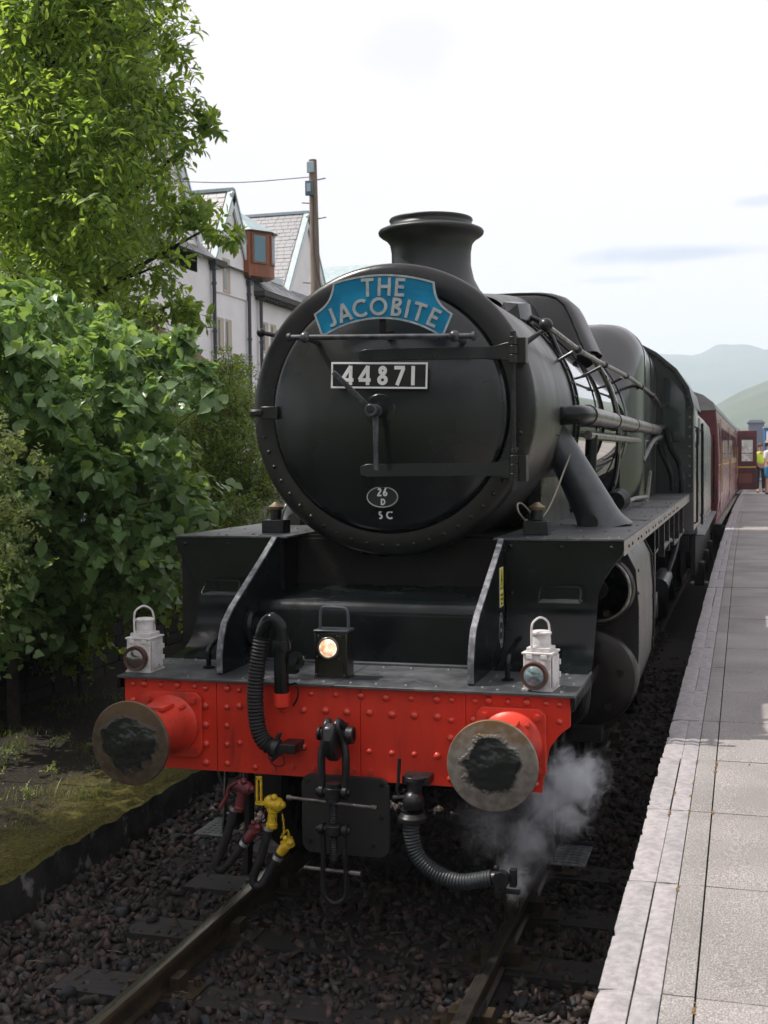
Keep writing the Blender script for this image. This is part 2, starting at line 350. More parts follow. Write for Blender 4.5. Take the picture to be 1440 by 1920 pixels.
# buffers
BUFM = mat('buffer_face', (.20, .17, .14), .55, .25, col2=(.10, .075, .05), scale=12, bump=.1, bscale=50)
def face_material(name, rim, rim2, seed, rust):
    m = bpy.data.materials.new(name); m.use_nodes = True; nt = m.node_tree; b = nt.nodes['Principled BSDF']; N = nt.nodes.new; L = nt.links.new
    tc = N('ShaderNodeTexCoord'); mp = N('ShaderNodeMapping'); mp.inputs['Location'].default_value = (0, 0, 0); L(tc.outputs['Object'], mp.inputs[0])
    sx = N('ShaderNodeSeparateXYZ'); L(mp.outputs[0], sx.inputs[0]); cx = N('ShaderNodeCombineXYZ'); L(sx.outputs[0], cx.inputs[0]); L(sx.outputs[2], cx.inputs[1])
    ln = N('ShaderNodeVectorMath'); ln.operation = 'LENGTH'; L(cx.outputs[0], ln.inputs[0])
    nz = N('ShaderNodeTexNoise'); nz.noise_dimensions = '4D'; nz.inputs['W'].default_value = seed; nz.inputs['Scale'].default_value = 8; nz.inputs['Detail'].default_value = 9; nz.inputs['Roughness'].default_value = .58; L(tc.outputs['Object'], nz.inputs['Vector'])
    ma = N('ShaderNodeMath'); ma.operation = 'MULTIPLY_ADD'; L(nz.outputs['Fac'], ma.inputs[0]); ma.inputs[1].default_value = .21; L(ln.outputs['Value'], ma.inputs[2])
    mr = N('ShaderNodeMapRange'); L(ma.outputs[0], mr.inputs[0]); mr.inputs[1].default_value = .222; mr.inputs[2].default_value = .243
    n2 = N('ShaderNodeTexNoise'); n2.inputs['Scale'].default_value = 28; n2.inputs['Detail'].default_value = 8; L(tc.outputs['Object'], n2.inputs['Vector'])
    r = N('ShaderNodeValToRGB'); r.color_ramp.elements[0].position = .38; r.color_ramp.elements[1].position = .62; r.color_ramp.elements[0].color = (*rim, 1); r.color_ramp.elements[1].color = (*rim2, 1); L(n2.outputs['Fac'], r.inputs[0])
    # rust that has crept in from the top of the rim
    zz = N('ShaderNodeMath'); zz.operation = 'MULTIPLY_ADD'; L(n2.outputs['Fac'], zz.inputs[0]); zz.inputs[1].default_value = .3; L(sx.outputs[2], zz.inputs[2])
    rr = N('ShaderNodeMapRange'); L(zz.outputs[0], rr.inputs[0]); rr.inputs[1].default_value = .22; rr.inputs[2].default_value = .34; rr.inputs[4].default_value = rust
    rm = N('ShaderNodeMixRGB'); L(rr.outputs[0], rm.inputs[0]); L(r.outputs[0], rm.inputs[1]); rm.inputs[2].default_value = (.16, .085, .03, 1)
    mi = N('ShaderNodeMixRGB'); L(mr.outputs[0], mi.inputs[0]); mi.inputs[1].default_value = (.012, .014, .014, 1); L(rm.outputs[0], mi.inputs[2]); L(mi.outputs[0], b.inputs['Base Color'])
    ro = N('ShaderNodeMapRange'); L(mr.outputs[0], ro.inputs[0]); ro.inputs[3].default_value = .22; ro.inputs[4].default_value = .52; L(ro.outputs[0], b.inputs['Roughness'])
    me_ = N('ShaderNodeMath'); me_.operation = 'MULTIPLY'; L(mr.outputs[0], me_.inputs[0]); me_.inputs[1].default_value = .35; L(me_.outputs[0], b.inputs['Metallic'])
    # the grease is a thick lumpy layer
    n4 = N('ShaderNodeTexNoise'); n4.inputs['Scale'].default_value = 13; n4.inputs['Detail'].default_value = 2; L(tc.outputs['Object'], n4.inputs['Vector'])
    hm = N('ShaderNodeMath'); hm.operation = 'SUBTRACT'; hm.inputs[0].default_value = 1; L(mr.outputs[0], hm.inputs[1])
    hh = N('ShaderNodeMath'); hh.operation = 'MULTIPLY'; L(hm.outputs[0], hh.inputs[0]); L(n4.outputs['Fac'], hh.inputs[1])
    bp = N('ShaderNodeBump'); bp.inputs['Strength'].default_value = .8; bp.inputs['Distance'].default_value = .02; L(hh.outputs[0], bp.inputs['Height']); L(bp.outputs[0], b.inputs['Normal'])
    return m
def buffer(s):
    X = .87*s; Z = 1.066
    fl = MB(); q = .165
    fl.prism([(X-q, Z-q+.03), (X-q+.03, Z-q), (X+q-.03, Z-q), (X+q, Z-q+.03), (X+q, Z+q-.03), (X+q-.03, Z+q), (X-q+.03, Z+q), (X-q, Z+q-.03)], 'y', -.034, -.009)
    b = obj('buffer', MB().lathe([(0, .150), (.02, .150), (.035, .135), (.10, .120), (.27, .105), (.275, .112), (.315, .112), (.318, .075)], (X, -.034, Z), (0, -1, 0), 36), REDG, loco)
    obj('mounting_flange', fl, REDG, b, bev=.004)
    rib = MB()
    for a in (48, 132):
        c, d = math.cos(R(a)), math.sin(R(a))
        rib.obox((X+c*.136, -.085, Z+d*.136), (-d*.009, 0, c*.009), (0, .035, 0), (c*.006, 0, d*.006))
    rib.box(X-.06, X+.06, -.24, -.12, Z+.105, Z+.125)
    pieces('stiffening_rib', rib, REDG, b, bev=.003)
    for dx in (-.125, .125):
        for dz in (-.125, .125): inst('bolt', bolt_me, b, (X+dx, -.034, Z+dz), scale=1.15)
    obj('plunger', MB().cyl((X, -.34, Z), (X, -.455, Z), .075, n=28), DSTEEL, b)
    prof = [(0, .075), (.004, .15), (.006, .198), (.012, .2015), (.020, .2015), (.026, .198)]+[(.026+.012*(1-(r/.198)**2), r) for r in (.17, .13, .09, .05, .02, 0)]
    m = face_material('buffer_face_'+('right' if s > 0 else 'left'), (.21, .19, .17) if s > 0 else (.10, .075, .05), (.14, .12, .10) if s > 0 else (.055, .04, .025), 3.3 if s > 0 else 8.1, .85 if s > 0 else .5)
    me = mesh_of('buffer_head', MB().lathe(prof, (0, 0, 0), (0, -1, 0), 56), m)
    h = inst('buffer_head', me, b, (X, -.452, Z))
    h['label'] = 'pale worn steel buffer head with rusty upper rim' if s > 0 else 'dull brown buffer head with black grease at its centre'
both(buffer)

# front footplate, angle lip
fp = MB(); fp.box(-1.17, -.0015, -.045, .62, 1.290, 1.303); fp.box(.0015, 1.17, -.045, .62, 1.290, 1.303)
foot = obj('footplate', fp, PLT, loco, bev=.002)
pieces('footplate_edge_angle', MB().box(-1.17, -1.157, -.04, .93, 1.235, 1.289).box(1.157, 1.17, -.04, .93, 1.235, 1.289), BLK, foot, bev=.002)
rme = mesh_of('rivet', MB().lathe([(0, .012), (.003, .0105), (.006, .006), (.0072, 0)], (0, 0, 0), (0, 0, 1), 10), PLT)
for s in (-1, 1):
    for (x, y) in ((.72, .06), (.72, .22), (.72, .38), (.80, .02), (.86, .12), (.83, .50), (.95, .02), (.98, .50), (1.10, .03), (1.09, .14), (1.09, .40), (1.06, .50), (1.13, .25), (.78, .30), (.5, .03), (.35, .03), (.2, .03), (.07, .03), (.45, .5), (.25, .5), (.1, .5)):
        inst('rivet', rme, foot, (s*x, y, 1.303))
obj('base_angle', MB().box(-.60, .60, .545, .583, 1.303, 1.316), PLT, foot, bev=.002)

# curved drop plates in front of the cylinders, both sides
def dropplate(s):
    prof = [(.52, 1.3045)]+[(.61+.32*math.sin(R(a))*1.0, 1.3045+.32*(1-math.cos(R(a)))) for a in range(0, 91, 10)]+[(.93, 1.70), (.93, 1.80), (.93, 1.86), (.93, 1.945)]
    prof = [(.52, 1.3045)]+prof[1:]
    def xo(z):
        pts = [(1.30, 1.163), (1.385, 1.156), (1.56, 1.160), (1.66, 1.168), (1.729, 1.190), (1.80, 1.235), (1.85, 1.272), (1.873, 1.303), (1.96, 1.303)]
        for (a, b), (c, d) in zip(pts, pts[1:]):
            if z <= c: return b+(d-b)*max(0, (z-a))/(c-a)
        return 1.303
    q = []
    for (y0, z0), (y1, z1) in zip(prof, prof[1:]):
        for k in range(2): q.append((y0+(y1-y0)*k/2, z0+(z1-z0)*k/2))
    q.append(prof[-1]); V = []; F = []
    for (y, z) in q:
        X = xo(z); V += [(s*.672, y, z), (s*X, y, z), (s*.672, y+.012, z-.004), (s*X, y+.012, z-.004)]
    for i in range(len(q)-1):
        a, b = 4*i, 4*i+4; F += [(a, a+1, b+1, b), (a+2, b+2, b+3, a+3), (a+1, a+3, b+3, b+1), (a, b, b+2, a+2)]
    d = obj('drop_plate', MB().add(V, F), BLK, loco, ang=50)
    rm = mesh_of('rivet', MB().lathe([(0, .014), (.004, .012), (.008, .006), (.009, 0)], (0, 0, 0), (0, -1, 0), 10), BLK)
    for (x, z) in ((.695, 1.915), (.97, 1.913), (1.24, 1.912), (.70, 1.66), (.70, 1.40)): inst('rivet', rm, d, (s*x, .929, z))
    # little step with its hoop
    st = obj('step', MB().box(s*.865, s*1.085, .80, .93, 1.625, 1.633), PLT, loco, bev=.002)
    obj('step_rail', MB().tube(smooth([(s*.866, .805, 1.632), (s*.866, .85, 1.675), (s*.875, .86, 1.700), (s*.90, .86, 1.705), (s*1.05, .86, 1.705), (s*1.075, .86, 1.700), (s*1.084, .85, 1.675), (s*1.084, .805, 1.632)], 3), .0055, 8), BLK, st)
    # lifting/grab hoop standing on the footplate
    g = MB().tube(smooth([(s*.80, .27, 1.303), (s*.80, .27, 1.38), (s*.80, .285, 1.405), (s*.80, .33, 1.425), (s*.80, .50, 1.455), (s*.80, .62, 1.46)], 4), .014, 10)
    g.cyl((s*.80, .27, 1.303), (s*.80, .27, 1.310), .032, n=14)
    obj('grab_handle', g, BLK, loco)
    # stay bracket
    b = MB().prism([(.93, 1.30), (.93, 1.956), (.87, 1.956), (.72, 1.873), (.245, 1.628), (.15, 1.56), (.115, 1.50), (.085, 1.41), (.085, 1.3045)], 'x', s*.643, s*.667)
    br = obj('stay_bracket', b, BLK, loco, bev=.002)
    e = MB()
    pts = [(.087, 1.31), (.087, 1.41), (.117, 1.50), (.152, 1.561), (.247, 1.629), (.722, 1.874), (.872, 1.957)]
    V = []; F = []
    for (y, z) in pts: V += [(s*.640, y-.006, z+.004), (s*.670, y-.006, z+.004), (s*.670, y+.004, z-.002), (s*.640, y+.004, z-.002)]
    for i in range(len(pts)-1):
        a, c = 4*i, 4*i+4
        F += [(a+k, a+(k+1) % 4, c+(k+1) % 4, c+k) for k in range(4)]
    F += [(0, 3, 2, 1), (len(V)-4, len(V)-3, len(V)-2, len(V)-1)]
    ed = obj('bright_edge', e.add(V, F), WORN, br)
    if s > 0:
        # slot, yellow overhead-line notice, oval badge on the outer face
        obj('slot', MB().add([( .6682, .40+.022*math.cos(t), 1.487+.045*math.sin(t)) for t in np.linspace(0, 2*math.pi, 24, endpoint=False)], [tuple(range(24))]), DRK, br)
        YL = mat('notice_yellow', (.70, .62, .05), .4); WN = mat('notice_white', (.72, .74, .62), .4)
        n = obj('warning_notice', MB().box(.6675, .6690, .756, .852, 1.600, 1.812), WN, br)
        obj('notice_panel', MB().box(.6692, .6697, .763, .845, 1.688, 1.806).box(.6692, .6697, .763, .845, 1.606, 1.678), YL, n)
        P = lambda y, z, h: (.6698+h, y, z)
        k = MB()
        ribbon(k, [(.770, 1.700), (.804, 1.795), (.838, 1.700), (.770, 1.700)], .005, P, .0006)
        ribbon(k, [(.806, 1.770), (.798, 1.742), (.808, 1.744), (.802, 1.712)], .006, P, .0008)
        for r_, (a, b_) in enumerate(((.770, .838), (.774, .832), (.780, .826))):
            zz = 1.664-.022*r_; yy = a
            while yy < b_-.004:
                ln_ = random.uniform(.006, .012); ribbon(k, [(yy, zz), (yy+ln_, zz+random.uniform(-.003, .003))], .009, P, .0006); yy += ln_+.004
        obj('notice_print', k, BLK, n)
        ov = MB().add([(.6676, .782+.052*math.cos(t), 1.476+.098*math.sin(t)) for t in np.linspace(0, 2*math.pi, 40, endpoint=False)]+[(.6700, .782+.052*math.cos(t), 1.476+.098*math.sin(t)) for t in np.linspace(0, 2*math.pi, 40, endpoint=False)],
                      [tuple(range(40, 80))]+[(i, (i+1) % 40, 40+(i+1) % 40, 40+i) for i in range(40)])
        bd = obj('oval_badge', ov, BLK, br)
        k = MB(); P = lambda y, z, h: (.6702+h, y, z)
        ribbon(k, [(.782+.047*math.cos(t), 1.476+.092*math.sin(t)) for t in np.linspace(0, 2*math.pi, 41)], .006, P, .001)
        for zz, a in ((1.53, -.022), (1.476, -.016), (1.418, -.026)):
            y = .782+a
            while y < .782-a-.006:
                ribbon(k, [(y, zz-.010), (y+.004, zz+.010), (y+.010, zz-.008)], .0045, P, .001); y += .015
        obj('badge_lettering', k, SILV, bd)
both(dropplate)

# rounded cover between the brackets (over the inside of the front frames)
cv = [(.585, 1.3045), (.585, 1.56)]+[(.665-.08*math.cos(R(a)), 1.56+.08*math.sin(R(a))) for a in range(10, 91, 10)]+[(1.25, 1.665), (1.25, 1.3045)]
obj('front_cover', MB().prism(cv, 'x', -.638, .638), BLK, loco, ang=30)
for s in (-1, 1): obj('frame_casting', MB().lathe([(0, .11), (.02, .11), (.035, .095), (.035, .05), (.05, .05), (.05, 0)], (s*.637, .47, 1.50), (-s, 0, 0), 28), BLK, loco)
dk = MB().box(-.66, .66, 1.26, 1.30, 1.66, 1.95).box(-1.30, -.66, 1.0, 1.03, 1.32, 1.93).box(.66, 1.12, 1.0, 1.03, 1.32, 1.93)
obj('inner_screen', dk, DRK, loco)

# upper running plates
def running(s):
    rp = MB()
    rp.prism([(s*.60, .922), (s*1.303, .922), (s*1.303, 9.22), (s*.60, 9.22)], 'z', 1.948, 1.960)
    o = obj('running_plate', rp, PLT, loco, bev=.002)
    vl = MB().prism([(.934, 1.868), (9.22, 1.868), (9.22, 1.947), (.934, 1.947)], 'x', s*1.296, s*1.3045)
    VAL = mat('valance', (.085, .078, .080), .22, col2=(.14, .125, .125), scale=5, rvar=.2, spec=1.0)  # lighter pinkish base colour imitates the platform mirrored in it
    obj('valance', vl, VAL, o, bev=.002)
    rr = mesh_of('rivet', MB().lathe([(0, .012), (.003, .0105), (.006, .006), (.0072, 0)], (0, 0, 0), (0, 0, 1), 8), PLT)
    rs = mesh_of('rivet', MB().lathe([(0, .012), (.003, .0105), (.006, .006), (.0072, 0)], (0, 0, 0), (s, 0, 0), 8), BLK)
    for k in range(9):
        y = 1.0+k*.62
        for x in ((.78, .86, 1.0, 1.08, 1.22, 1.27) if k % 2 == 0 else (.82, .98, 1.14, 1.27)): inst('rivet', rr, o, (s*x, y+.05*math.sin(x*31+k), 1.960))
        inst('rivet', rs, o, (s*1.3045, y+.2, 1.905)); inst('rivet', rs, o, (s*1.3045, y+.42, 1.905))
    seams = MB()
    for y in (2.9, 5.1, 7.2): seams.box(s*.9, s*1.30, y, y+.05, 1.9605, 1.964)
    obj('joint_strip', seams, PLT, o)
both(running)

# smokebox barrel, front ring, door
ZB = 2.668
bar = MB().lathe([(1.03, .80), (1.05, .806), (2.82, .806), (2.82, .70)], (0, 0, ZB), (0, 1, 0), 96)
smb = obj('smokebox', bar, SMB, loco)
ring = [(1.045, .824), (1.02, .826), (1.000, .820), (.984, .806), (.976, .786), (.972, .76), (.970, .72), (.972, .692), (.982, .682), (1.0, .680)]
ringp = [(t, r) for t, r in ring]
rg = obj('front_ring', MB().lathe(ringp, (0, 0, ZB), (0, 1, 0), 96).lathe([(1.045, .824), (1.045, .80)], (0, 0, ZB), (0, 1, 0), 96), SMK, smb)
rm1 = mesh_of('rivet', MB().lathe([(0, .0145), (.005, .0125), (.010, .007), (.0115, 0)], (0, 0, 0), (0, -1, 0), 8), SMK)
for k in range(52):
    a = 2*math.pi*(k+.5)/52
    if math.sin(a) < -.18: inst('rivet', rm1, rg, (.757*math.cos(a), .9725, ZB+.757*math.sin(a)))
def radial_rivets(parent, y, r, n, rr, m, a0=-60, a1=240):
    me = mesh_of('rivet', MB().lathe([(-.004, rr), (.004, rr*.88), (.009, rr*.5), (.0105, 0)], (0, 0, 0), (0, 0, 1), 8), m)
    for k in range(n):
        a = R(a0+(a1-a0)*k/(n-1))
        inst('rivet', me, parent, (r*math.cos(a), y, ZB+r*math.sin(a)), rot=(0, math.pi/2-a, 0))
radial_rivets(smb, 1.085, .808, 50, .017, SMK)
lip = MB().lathe([(1.046, .823), (1.125, .823), (1.13, .806)], (0, 0, ZB), (0, 1, 0), 96)
obj('rim_strip', MB().lathe([(1.1235, .808), (1.1235, .8125), (1.130, .8125), (1.130, .808)], (0, 0, ZB), (0, 1, 0), 96), SMK, smb)
jr = obj('rear_ring', MB().lathe([(2.70, .806), (2.70, .822), (2.80, .822), (2.80, .835), (2.835, .835), (2.835, .80)], (0, 0, ZB), (0, 1, 0), 96), SMK, smb)
radial_rivets(jr, 2.75, .822, 44, .016, SMK)
# dished door
def door_y(r): return .938-.135*(1-(r/.680)**2)
dprof = [(.975, .676), (.955, .677), (.942, .674)]+[(door_y(r), r) for r in (.655, .62, .56, .48, .40, .30, .20, .10, .05, 0)]
door = obj('smokebox_door', MB().lathe(dprof, (0, 0, ZB), (0, 1, 0), 96), DOOR, loco, ang=50)
# hinge straps, hinge posts
def strap(z0, z1, x0):
    V = []; F = []; xs = np.linspace(x0, .74, 22)
    for x in xs:
        if x < .60: y = door_y(math.hypot(x, (z0+z1)/2-ZB))-.012; a, b = z0, z1
        else:
            t = (x-.60)/.14; y = (1-t)*(door_y(math.hypot(.60, (z0+z1)/2-ZB))-.012)+t*.905; a, b = z0-.02*t, z1+.03*t
        if x < x0+.02: a += .012; b -= .012
        V += [(x, y, a), (x, y, b), (x, y+.014, b), (x, y+.014, a)]
    for i in range(len(xs)-1):
        p, q = 4*i, 4*i+4; F += [(p+k, p+(k+1) % 4, q+(k+1) % 4, q+k) for k in range(4)]
    F += [(0, 3, 2, 1), (len(V)-4, len(V)-3, len(V)-2, len(V)-1)]
    return MB().add(V, F)
for z0, z1 in ((2.935, 3.000), (2.300, 2.370)):
    st = obj('hinge_strap', strap(z0, z1, -.125), DOOR, door, bev=.0015)
    k = MB()
    for q in range(3): k.cyl((.725, .885, z0-.03+q*.048), (.725, .885, z0+.014+q*.048), .026, n=14)
    k.box(.725, .79, .89, .97, z0-.03, z1+.04); k.cyl((.725, .885, z1+.05), (.725, .885, z1+.075), .016, n=10)
    obj('hinge_knuckle', k, SMK, st, bev=.002)
obj('hinge_pin', MB().cyl((.725, .885, 2.22), (.725, .885, 3.03), .011, n=12), DSTEEL, door)
obj('door_catch', MB().box(-.82, -.72, .925, .965, ZB-.02, ZB+.02).box(-.74, -.64, .90, .925, ZB-.035, ZB+.035).box(-.80, -.73, .885, .925, ZB-.012, ZB+.012), SMK, door, bev=.003)
# centre boss and the two handles
hub = MB().lathe([(.815, .088), (.800, .088), (.795, .083), (.792, .045), (.765, .034), (.70, .032), (.70, .026), (.625, .024), (.618, .018), (.618, 0)], (0, 0, ZB-.002), (0, 1, 0), 32)
hb = obj('centre_boss', hub, DOOR, door)
def lever(p0, p1, y, w0, w1, tip):
    a, b = Vector((p0[0], y, p0[1])), Vector((p1[0], y-.02, p1[1])); d = (b-a).normalized(); nrm = Vector((-d.z, 0, d.x))
    m = MB(); m.cyl((p0[0], y+.018, p0[1]), (p0[0], y-.02, p0[1]), .034, n=20)
    V = []
    for p, w in ((a, w0), (b, w1)):
        for sx, sy in ((-1, -1), (1, -1), (1, 1), (-1, 1)): V.append(p+nrm*w*sx+Vector((0, .009*sy, 0)))
    m.add(V, [(0, 1, 2, 3), (7, 6, 5, 4)]+[(k, 4+k, 4+(k+1) % 4, (k+1) % 4) for k in range(4)])
    return m
obj('door_handle', lever((0, ZB-.01), (-.205, 2.865), .645, .015, .013, 0), HSTEEL, hb, bev=.003)
obj('door_handle', lever((.006, ZB-.01), (.012, 2.335), .70, .016, .012, 0), HSTEEL, hb, bev=.003)
# lamp-bar handrail across the top of the door
lb = MB(); A, B = Vector((-.478, .68, 3.066)), Vector((.552, .68, 3.036)); dB = (B-A)
lb.cyl(A, B, .0155, n=16)
for t, r in ((0, .024), (1, .024)): lb.cyl(A+dB*t-dB.normalized()*.008, A+dB*t+dB.normalized()*.008, r, n=14)
for t in (.09, .9):
    p = A+dB*t; lb.ball(p, .031, 14); lb.cyl(p, (p.x, .93, p.z-.01), .016, n=12)
obj('door_handrail', lb, HSTEEL, door)
li = MB().box(.022, .058, .735, .745, 3.075, 3.20).box(.022, .058, .745, .86, 3.072, 3.084).box(.035, .065, .845, .86, 3.02, 3.10)
obj('lamp_iron', li, DRK, door, bev=.001)

# number plate
BLKP = mat('plate_black', (.006, .006, .007), .35)
npT = Matrix.Rotation(R(1.9), 4, 'Y'); npO = Vector((.008, .775, 2.8505))
def NP(x, z, h): return npO+npT @ Vector((x, 0, z))+Vector((0, -h, 0))
m = MB(); V = []
for h in (0, .014):
    for (x, z) in ((-.273, -.066), (-.268, -.071), (.268, -.071), (.273, -.066), (.273, .066), (.268, .071), (-.268, .071), (-.273, .066)): V.append(NP(x, z, h))
m.add(V, [tuple(range(8)), tuple(range(8, 16))]+[(i, (i+1) % 8, 8+(i+1) % 8, 8+i) for i in range(8)])
plate = obj('number_plate', m, BLKP, loco)
m = MB(); ribbon(m, [(-.268, -.066), (.268, -.066), (.268, .066), (-.268, .066), (-.268, -.066)], .010, lambda x, z, h: NP(x, z, .014+h), .004)
obj('plate_border', m, WHITE, plate, bev=.001)
GX, GZ = npT @ Vector((1, 0, 0)), npT @ Vector((0, 0, 1))
for ch, xc in (('4', -.178), ('4', -.080), ('8', .022), ('7', .118), ('1', .193)):
    g, wd = glyph(ch, .104, .185, NP(xc-glyphs(.185)[ch][0]*.052, -.052, .0142), GX, GZ, FZ, .005)
    obj('digit', g, WHITE, plate)
obj('fixing_bolt', MB().cyl(NP(.248, 0, .013), NP(.248, 0, .026), .009, n=6).cyl(NP(-.248, 0, .013), NP(-.248, 0, .026), .009, n=6), BLKP, plate)

# shed plate and lettering low on the door
y0 = door_y(.48)-.004
sp = MB(); V = []
for h in (.02, -.006):
    for t in np.linspace(0, 2*math.pi, 40, endpoint=False): V.append((-.008+.092*math.cos(t), y0+h, 2.187+.060*math.sin(t)))
sp.add(V, [tuple(range(40)), tuple(range(40, 80))]+[(i, (i+1) % 40, 40+(i+1) % 40, 40+i) for i in range(40)])
shed = obj('shed_plate', sp, BLKP, loco)
m = MB(); P = lambda x, z, h: (x, y0-.0065-h, z)
ribbon(m, [(-.008+.088*math.cos(t), 2.187+.056*math.sin(t)) for t in np.linspace(0, 2*math.pi, 41)], .0055, P, .003)
obj('plate_border', m, SILV, shed)
LTR = mat('letter_white', (.62, .64, .66), .5)
def word(txt, hgt, w, cx, z, y, gap, mtl, parent, name='letter', d=.003):
    tot = sum(glyphs(w)[c][0]*hgt for c in txt)+gap*(len(txt)-1); x = cx-tot/2
    for c in txt:
        g, wd = glyph(c, hgt, w, (x, y, z), FX, FY, FZ, d); obj(name, g, mtl, parent); x += wd+gap
word('26', .046, .19, -.008, 2.191, y0-.0065, .008, LTR, shed)
word('D', .036, .21, -.004, 2.142, y0-.0065, .006, LTR, shed)
word('SC', .047, .20, -.002, 2.062, door_y(.585)-.004, .020, LTR, shed)

# chimney
ch = [(3.33, .42), (3.42, .36), (3.47, .31), (3.53, .272), (3.62, .252), (3.70, .252), (3.755, .262), (3.785, .285), (3.805, .318), (3.817, .332), (3.832, .336), (3.842, .330), (3.850, .312), (3.858, .285), (3.868, .262), (3.893, .258), (3.905, .266), (3.915, .262), (3.918, .245), (3.915, .225), (3.60, .215)]
CH = mat('chimney_black', (.007, .009, .009), .40, col2=(.017, .019, .019), scale=3, bump=.1, bscale=30, rvar=.1)
chm = MB().lathe(ch, (0, 1.98, 0), (0, 0, 1), 72)
# drape the chimney foot over the barrel
V = []
for (x, y, z) in chm.v:
    if z < 3.50:
        zb = ZB+math.sqrt(max(0, .806**2-x*x)); f = (3.50-z)/.17; V.append((x, y, z*(1-f)+(zb-.004)*f))
    else: V.append((x, y, z))
chm.v = V
obj('chimney', chm, CH, loco, ang=60)
# front pipe casing on the smokebox top right
pc = MB().lathe([(0, .015), (.05, .085), (.22, .105), (.30, .10), (.34, .03)], (.40, 2.44, 3.36), (.12, 1, .05), 5)
obj('ejector_cover', pc, SMK, loco, ang=20)
obj('cover_pipe', MB().tube(smooth([(.50, 2.7, 3.36), (.58, 2.72, 3.32), (.64, 2.74, 3.24), (.70, 2.76, 3.10)], 4), .018, 8), SMK, loco)

# boiler, bands, firebox
def rb(y): return .79+(.872-.79)*(y-2.83)/(6.3-2.83)
bo = MB().lathe([(2.83, rb(2.83)), (6.3, .872)], (0, 0, ZB), (0, 1, 0), 112)
boiler = obj('boiler', bo, GLOSS, loco)
for y in (3.95, 5.35, 5.9):
    obj('boiler_band', MB().lathe([(y, rb(y)), (y, rb(y)+.007), (y+.055, rb(y)+.008), (y+.055, rb(y))], (0, 0, ZB), (0, 1, 0), 96), GLOSS, boiler)
# Belpaire firebox with rounded shoulders
def fbx(w, zt, zb, r):
    p = [(-w, zb), (-w, zt-r)]+[(-w+r-r*math.cos(R(a)), zt-r+r*math.sin(R(a))) for a in range(10, 91, 10)]
    p += [(-x, z) for x, z in p[::-1]]; return p
sec = [(5.95, .80, 3.50, 1.97, .78), (6.15, .86, 3.56, 1.97, .66), (6.35, .91, 3.65, 1.97, .50), (6.55, .94, 3.70, 1.97, .38), (6.75, .95, 3.715, 1.97, .33), (9.2, .93, 3.66, 1.97, .32)]
V = []; F = []
for (y, w, zt, zb, r) in sec: V += [(x, y, z) for x, z in fbx(w, zt, zb, r)]
n = len(fbx(1, 3, 1, .3))
for i in range(len(sec)-1):
    for k in range(n): F.append((i*n+k, i*n+(k+1) % n, (i+1)*n+(k+1) % n, (i+1)*n+k))
F += [tuple(range(n)), tuple(range((len(sec)-1)*n, len(sec)*n))]
FBX = mat('firebox_cladding', (.007, .0085, .0095), .16, col2=(.014, .015, .016), scale=2, rvar=.12, bump=.02, bscale=3, spec=.7)
fb = obj('firebox', MB().add(V, F), FBX, loco, ang=50)
for y in (7.0, 7.9, 8.7):
    w = .957-.008*(y-6.75); m = MB(); pp = fbx(w, 3.722-.0225*(y-6.75), 1.99, .33); pin = fbx(w-.012, 3.71-.0225*(y-6.75), 1.99, .32)
    V = [(x, y, z) for x, z in pp]+[(x, y+.05, z) for x, z in pp]+[(x, y, z) for x, z in pin]+[(x, y+.05, z) for x, z in pin]
    F = []
    for k in range(len(pp)-1): F += [(k, k+1, n+k+1, n+k), (k, 2*n+k, 2*n+k+1, k+1), (n+k, n+k+1, 3*n+k+1, 3*n+k)]
    obj('firebox_band', m.add(V, F), GLOSS, fb, ang=50)
# casing along the boiler top, top feed, dome
TF = mat('top_casing', (.013, .013, .0135), .34, col2=(.03, .028, .026), scale=3, rvar=.12, bump=.04, bscale=8)
def hump(yc, ly, wx, ztop, name, front):
    """saddle shaped cover blended down on to the barrel"""
    V = []; F = []; ny, nx = 26, 36
    for j in range(ny+1):
        t = -1+2*j/ny; y = yc+t*ly
        for i in range(nx+1):
            a = -1+2*i/nx; x = a*wx*1.35
            zb = ZB+math.sqrt(max(0, (rb(min(y, 6.3)))**2-x*x))
            ty = max(0., 1-abs(t)**front); tx = max(0., 1-abs(a)**3.2)
            V.append((x, y, zb-.03+(ztop-zb+.03)*(ty**.42)*(tx**.6)))
    for j in range(ny):
        for i in range(nx): F.append((j*(nx+1)+i, j*(nx+1)+i+1, (j+1)*(nx+1)+i+1, (j+1)*(nx+1)+i))
    return obj(name, MB().add(V, F), TF, loco, ang=70)
# long low casing rising from the smokebox to the top feed cowl
V = []; F = []; ny, nx = 20, 24
for j in range(ny+1):
    t = j/ny; y = 2.86+1.66*t; zt = 3.545+.20*t**.8
    for i in range(nx+1):
        a = -1+2*i/nx; x = a*.33; zb = ZB+math.sqrt(rb(y)**2-x*x)-.02; V.append((x, y, zb+(zt-zb)*max(0, 1-abs(a)**2.6)**.55))
for j in range(ny):
    for i in range(nx): F.append((j*(nx+1)+i, j*(nx+1)+i+1, (j+1)*(nx+1)+i+1, (j+1)*(nx+1)+i))
obj('top_casing', MB().add(V, F), TF, loco, ang=70)
cs = [(0, 3.775), (.15, 3.775), (.30, 3.77), (.40, 3.757), (.49, 3.725), (.555, 3.67), (.60, 3.59), (.64, 3.50), (.69, 3.39), (.745, 3.27)]
cs = [(-x, z) for x, z in cs[::-1]]+cs[1:]; n = len(cs); V = []; F = []
for (y, k, dz) in ((4.40, .86, -.075), (4.43, .93, -.02), (4.50, .975, -.004), (4.62, 1.0, 0), (4.98, 1.0, .004), (5.10, .985, -.01), (5.20, .93, -.06), (5.24, .84, -.13)):
    for x, z in cs: V.append((x*k, y, ZB+(z-ZB)*(1-(1-k)*.22)+dz*.3))
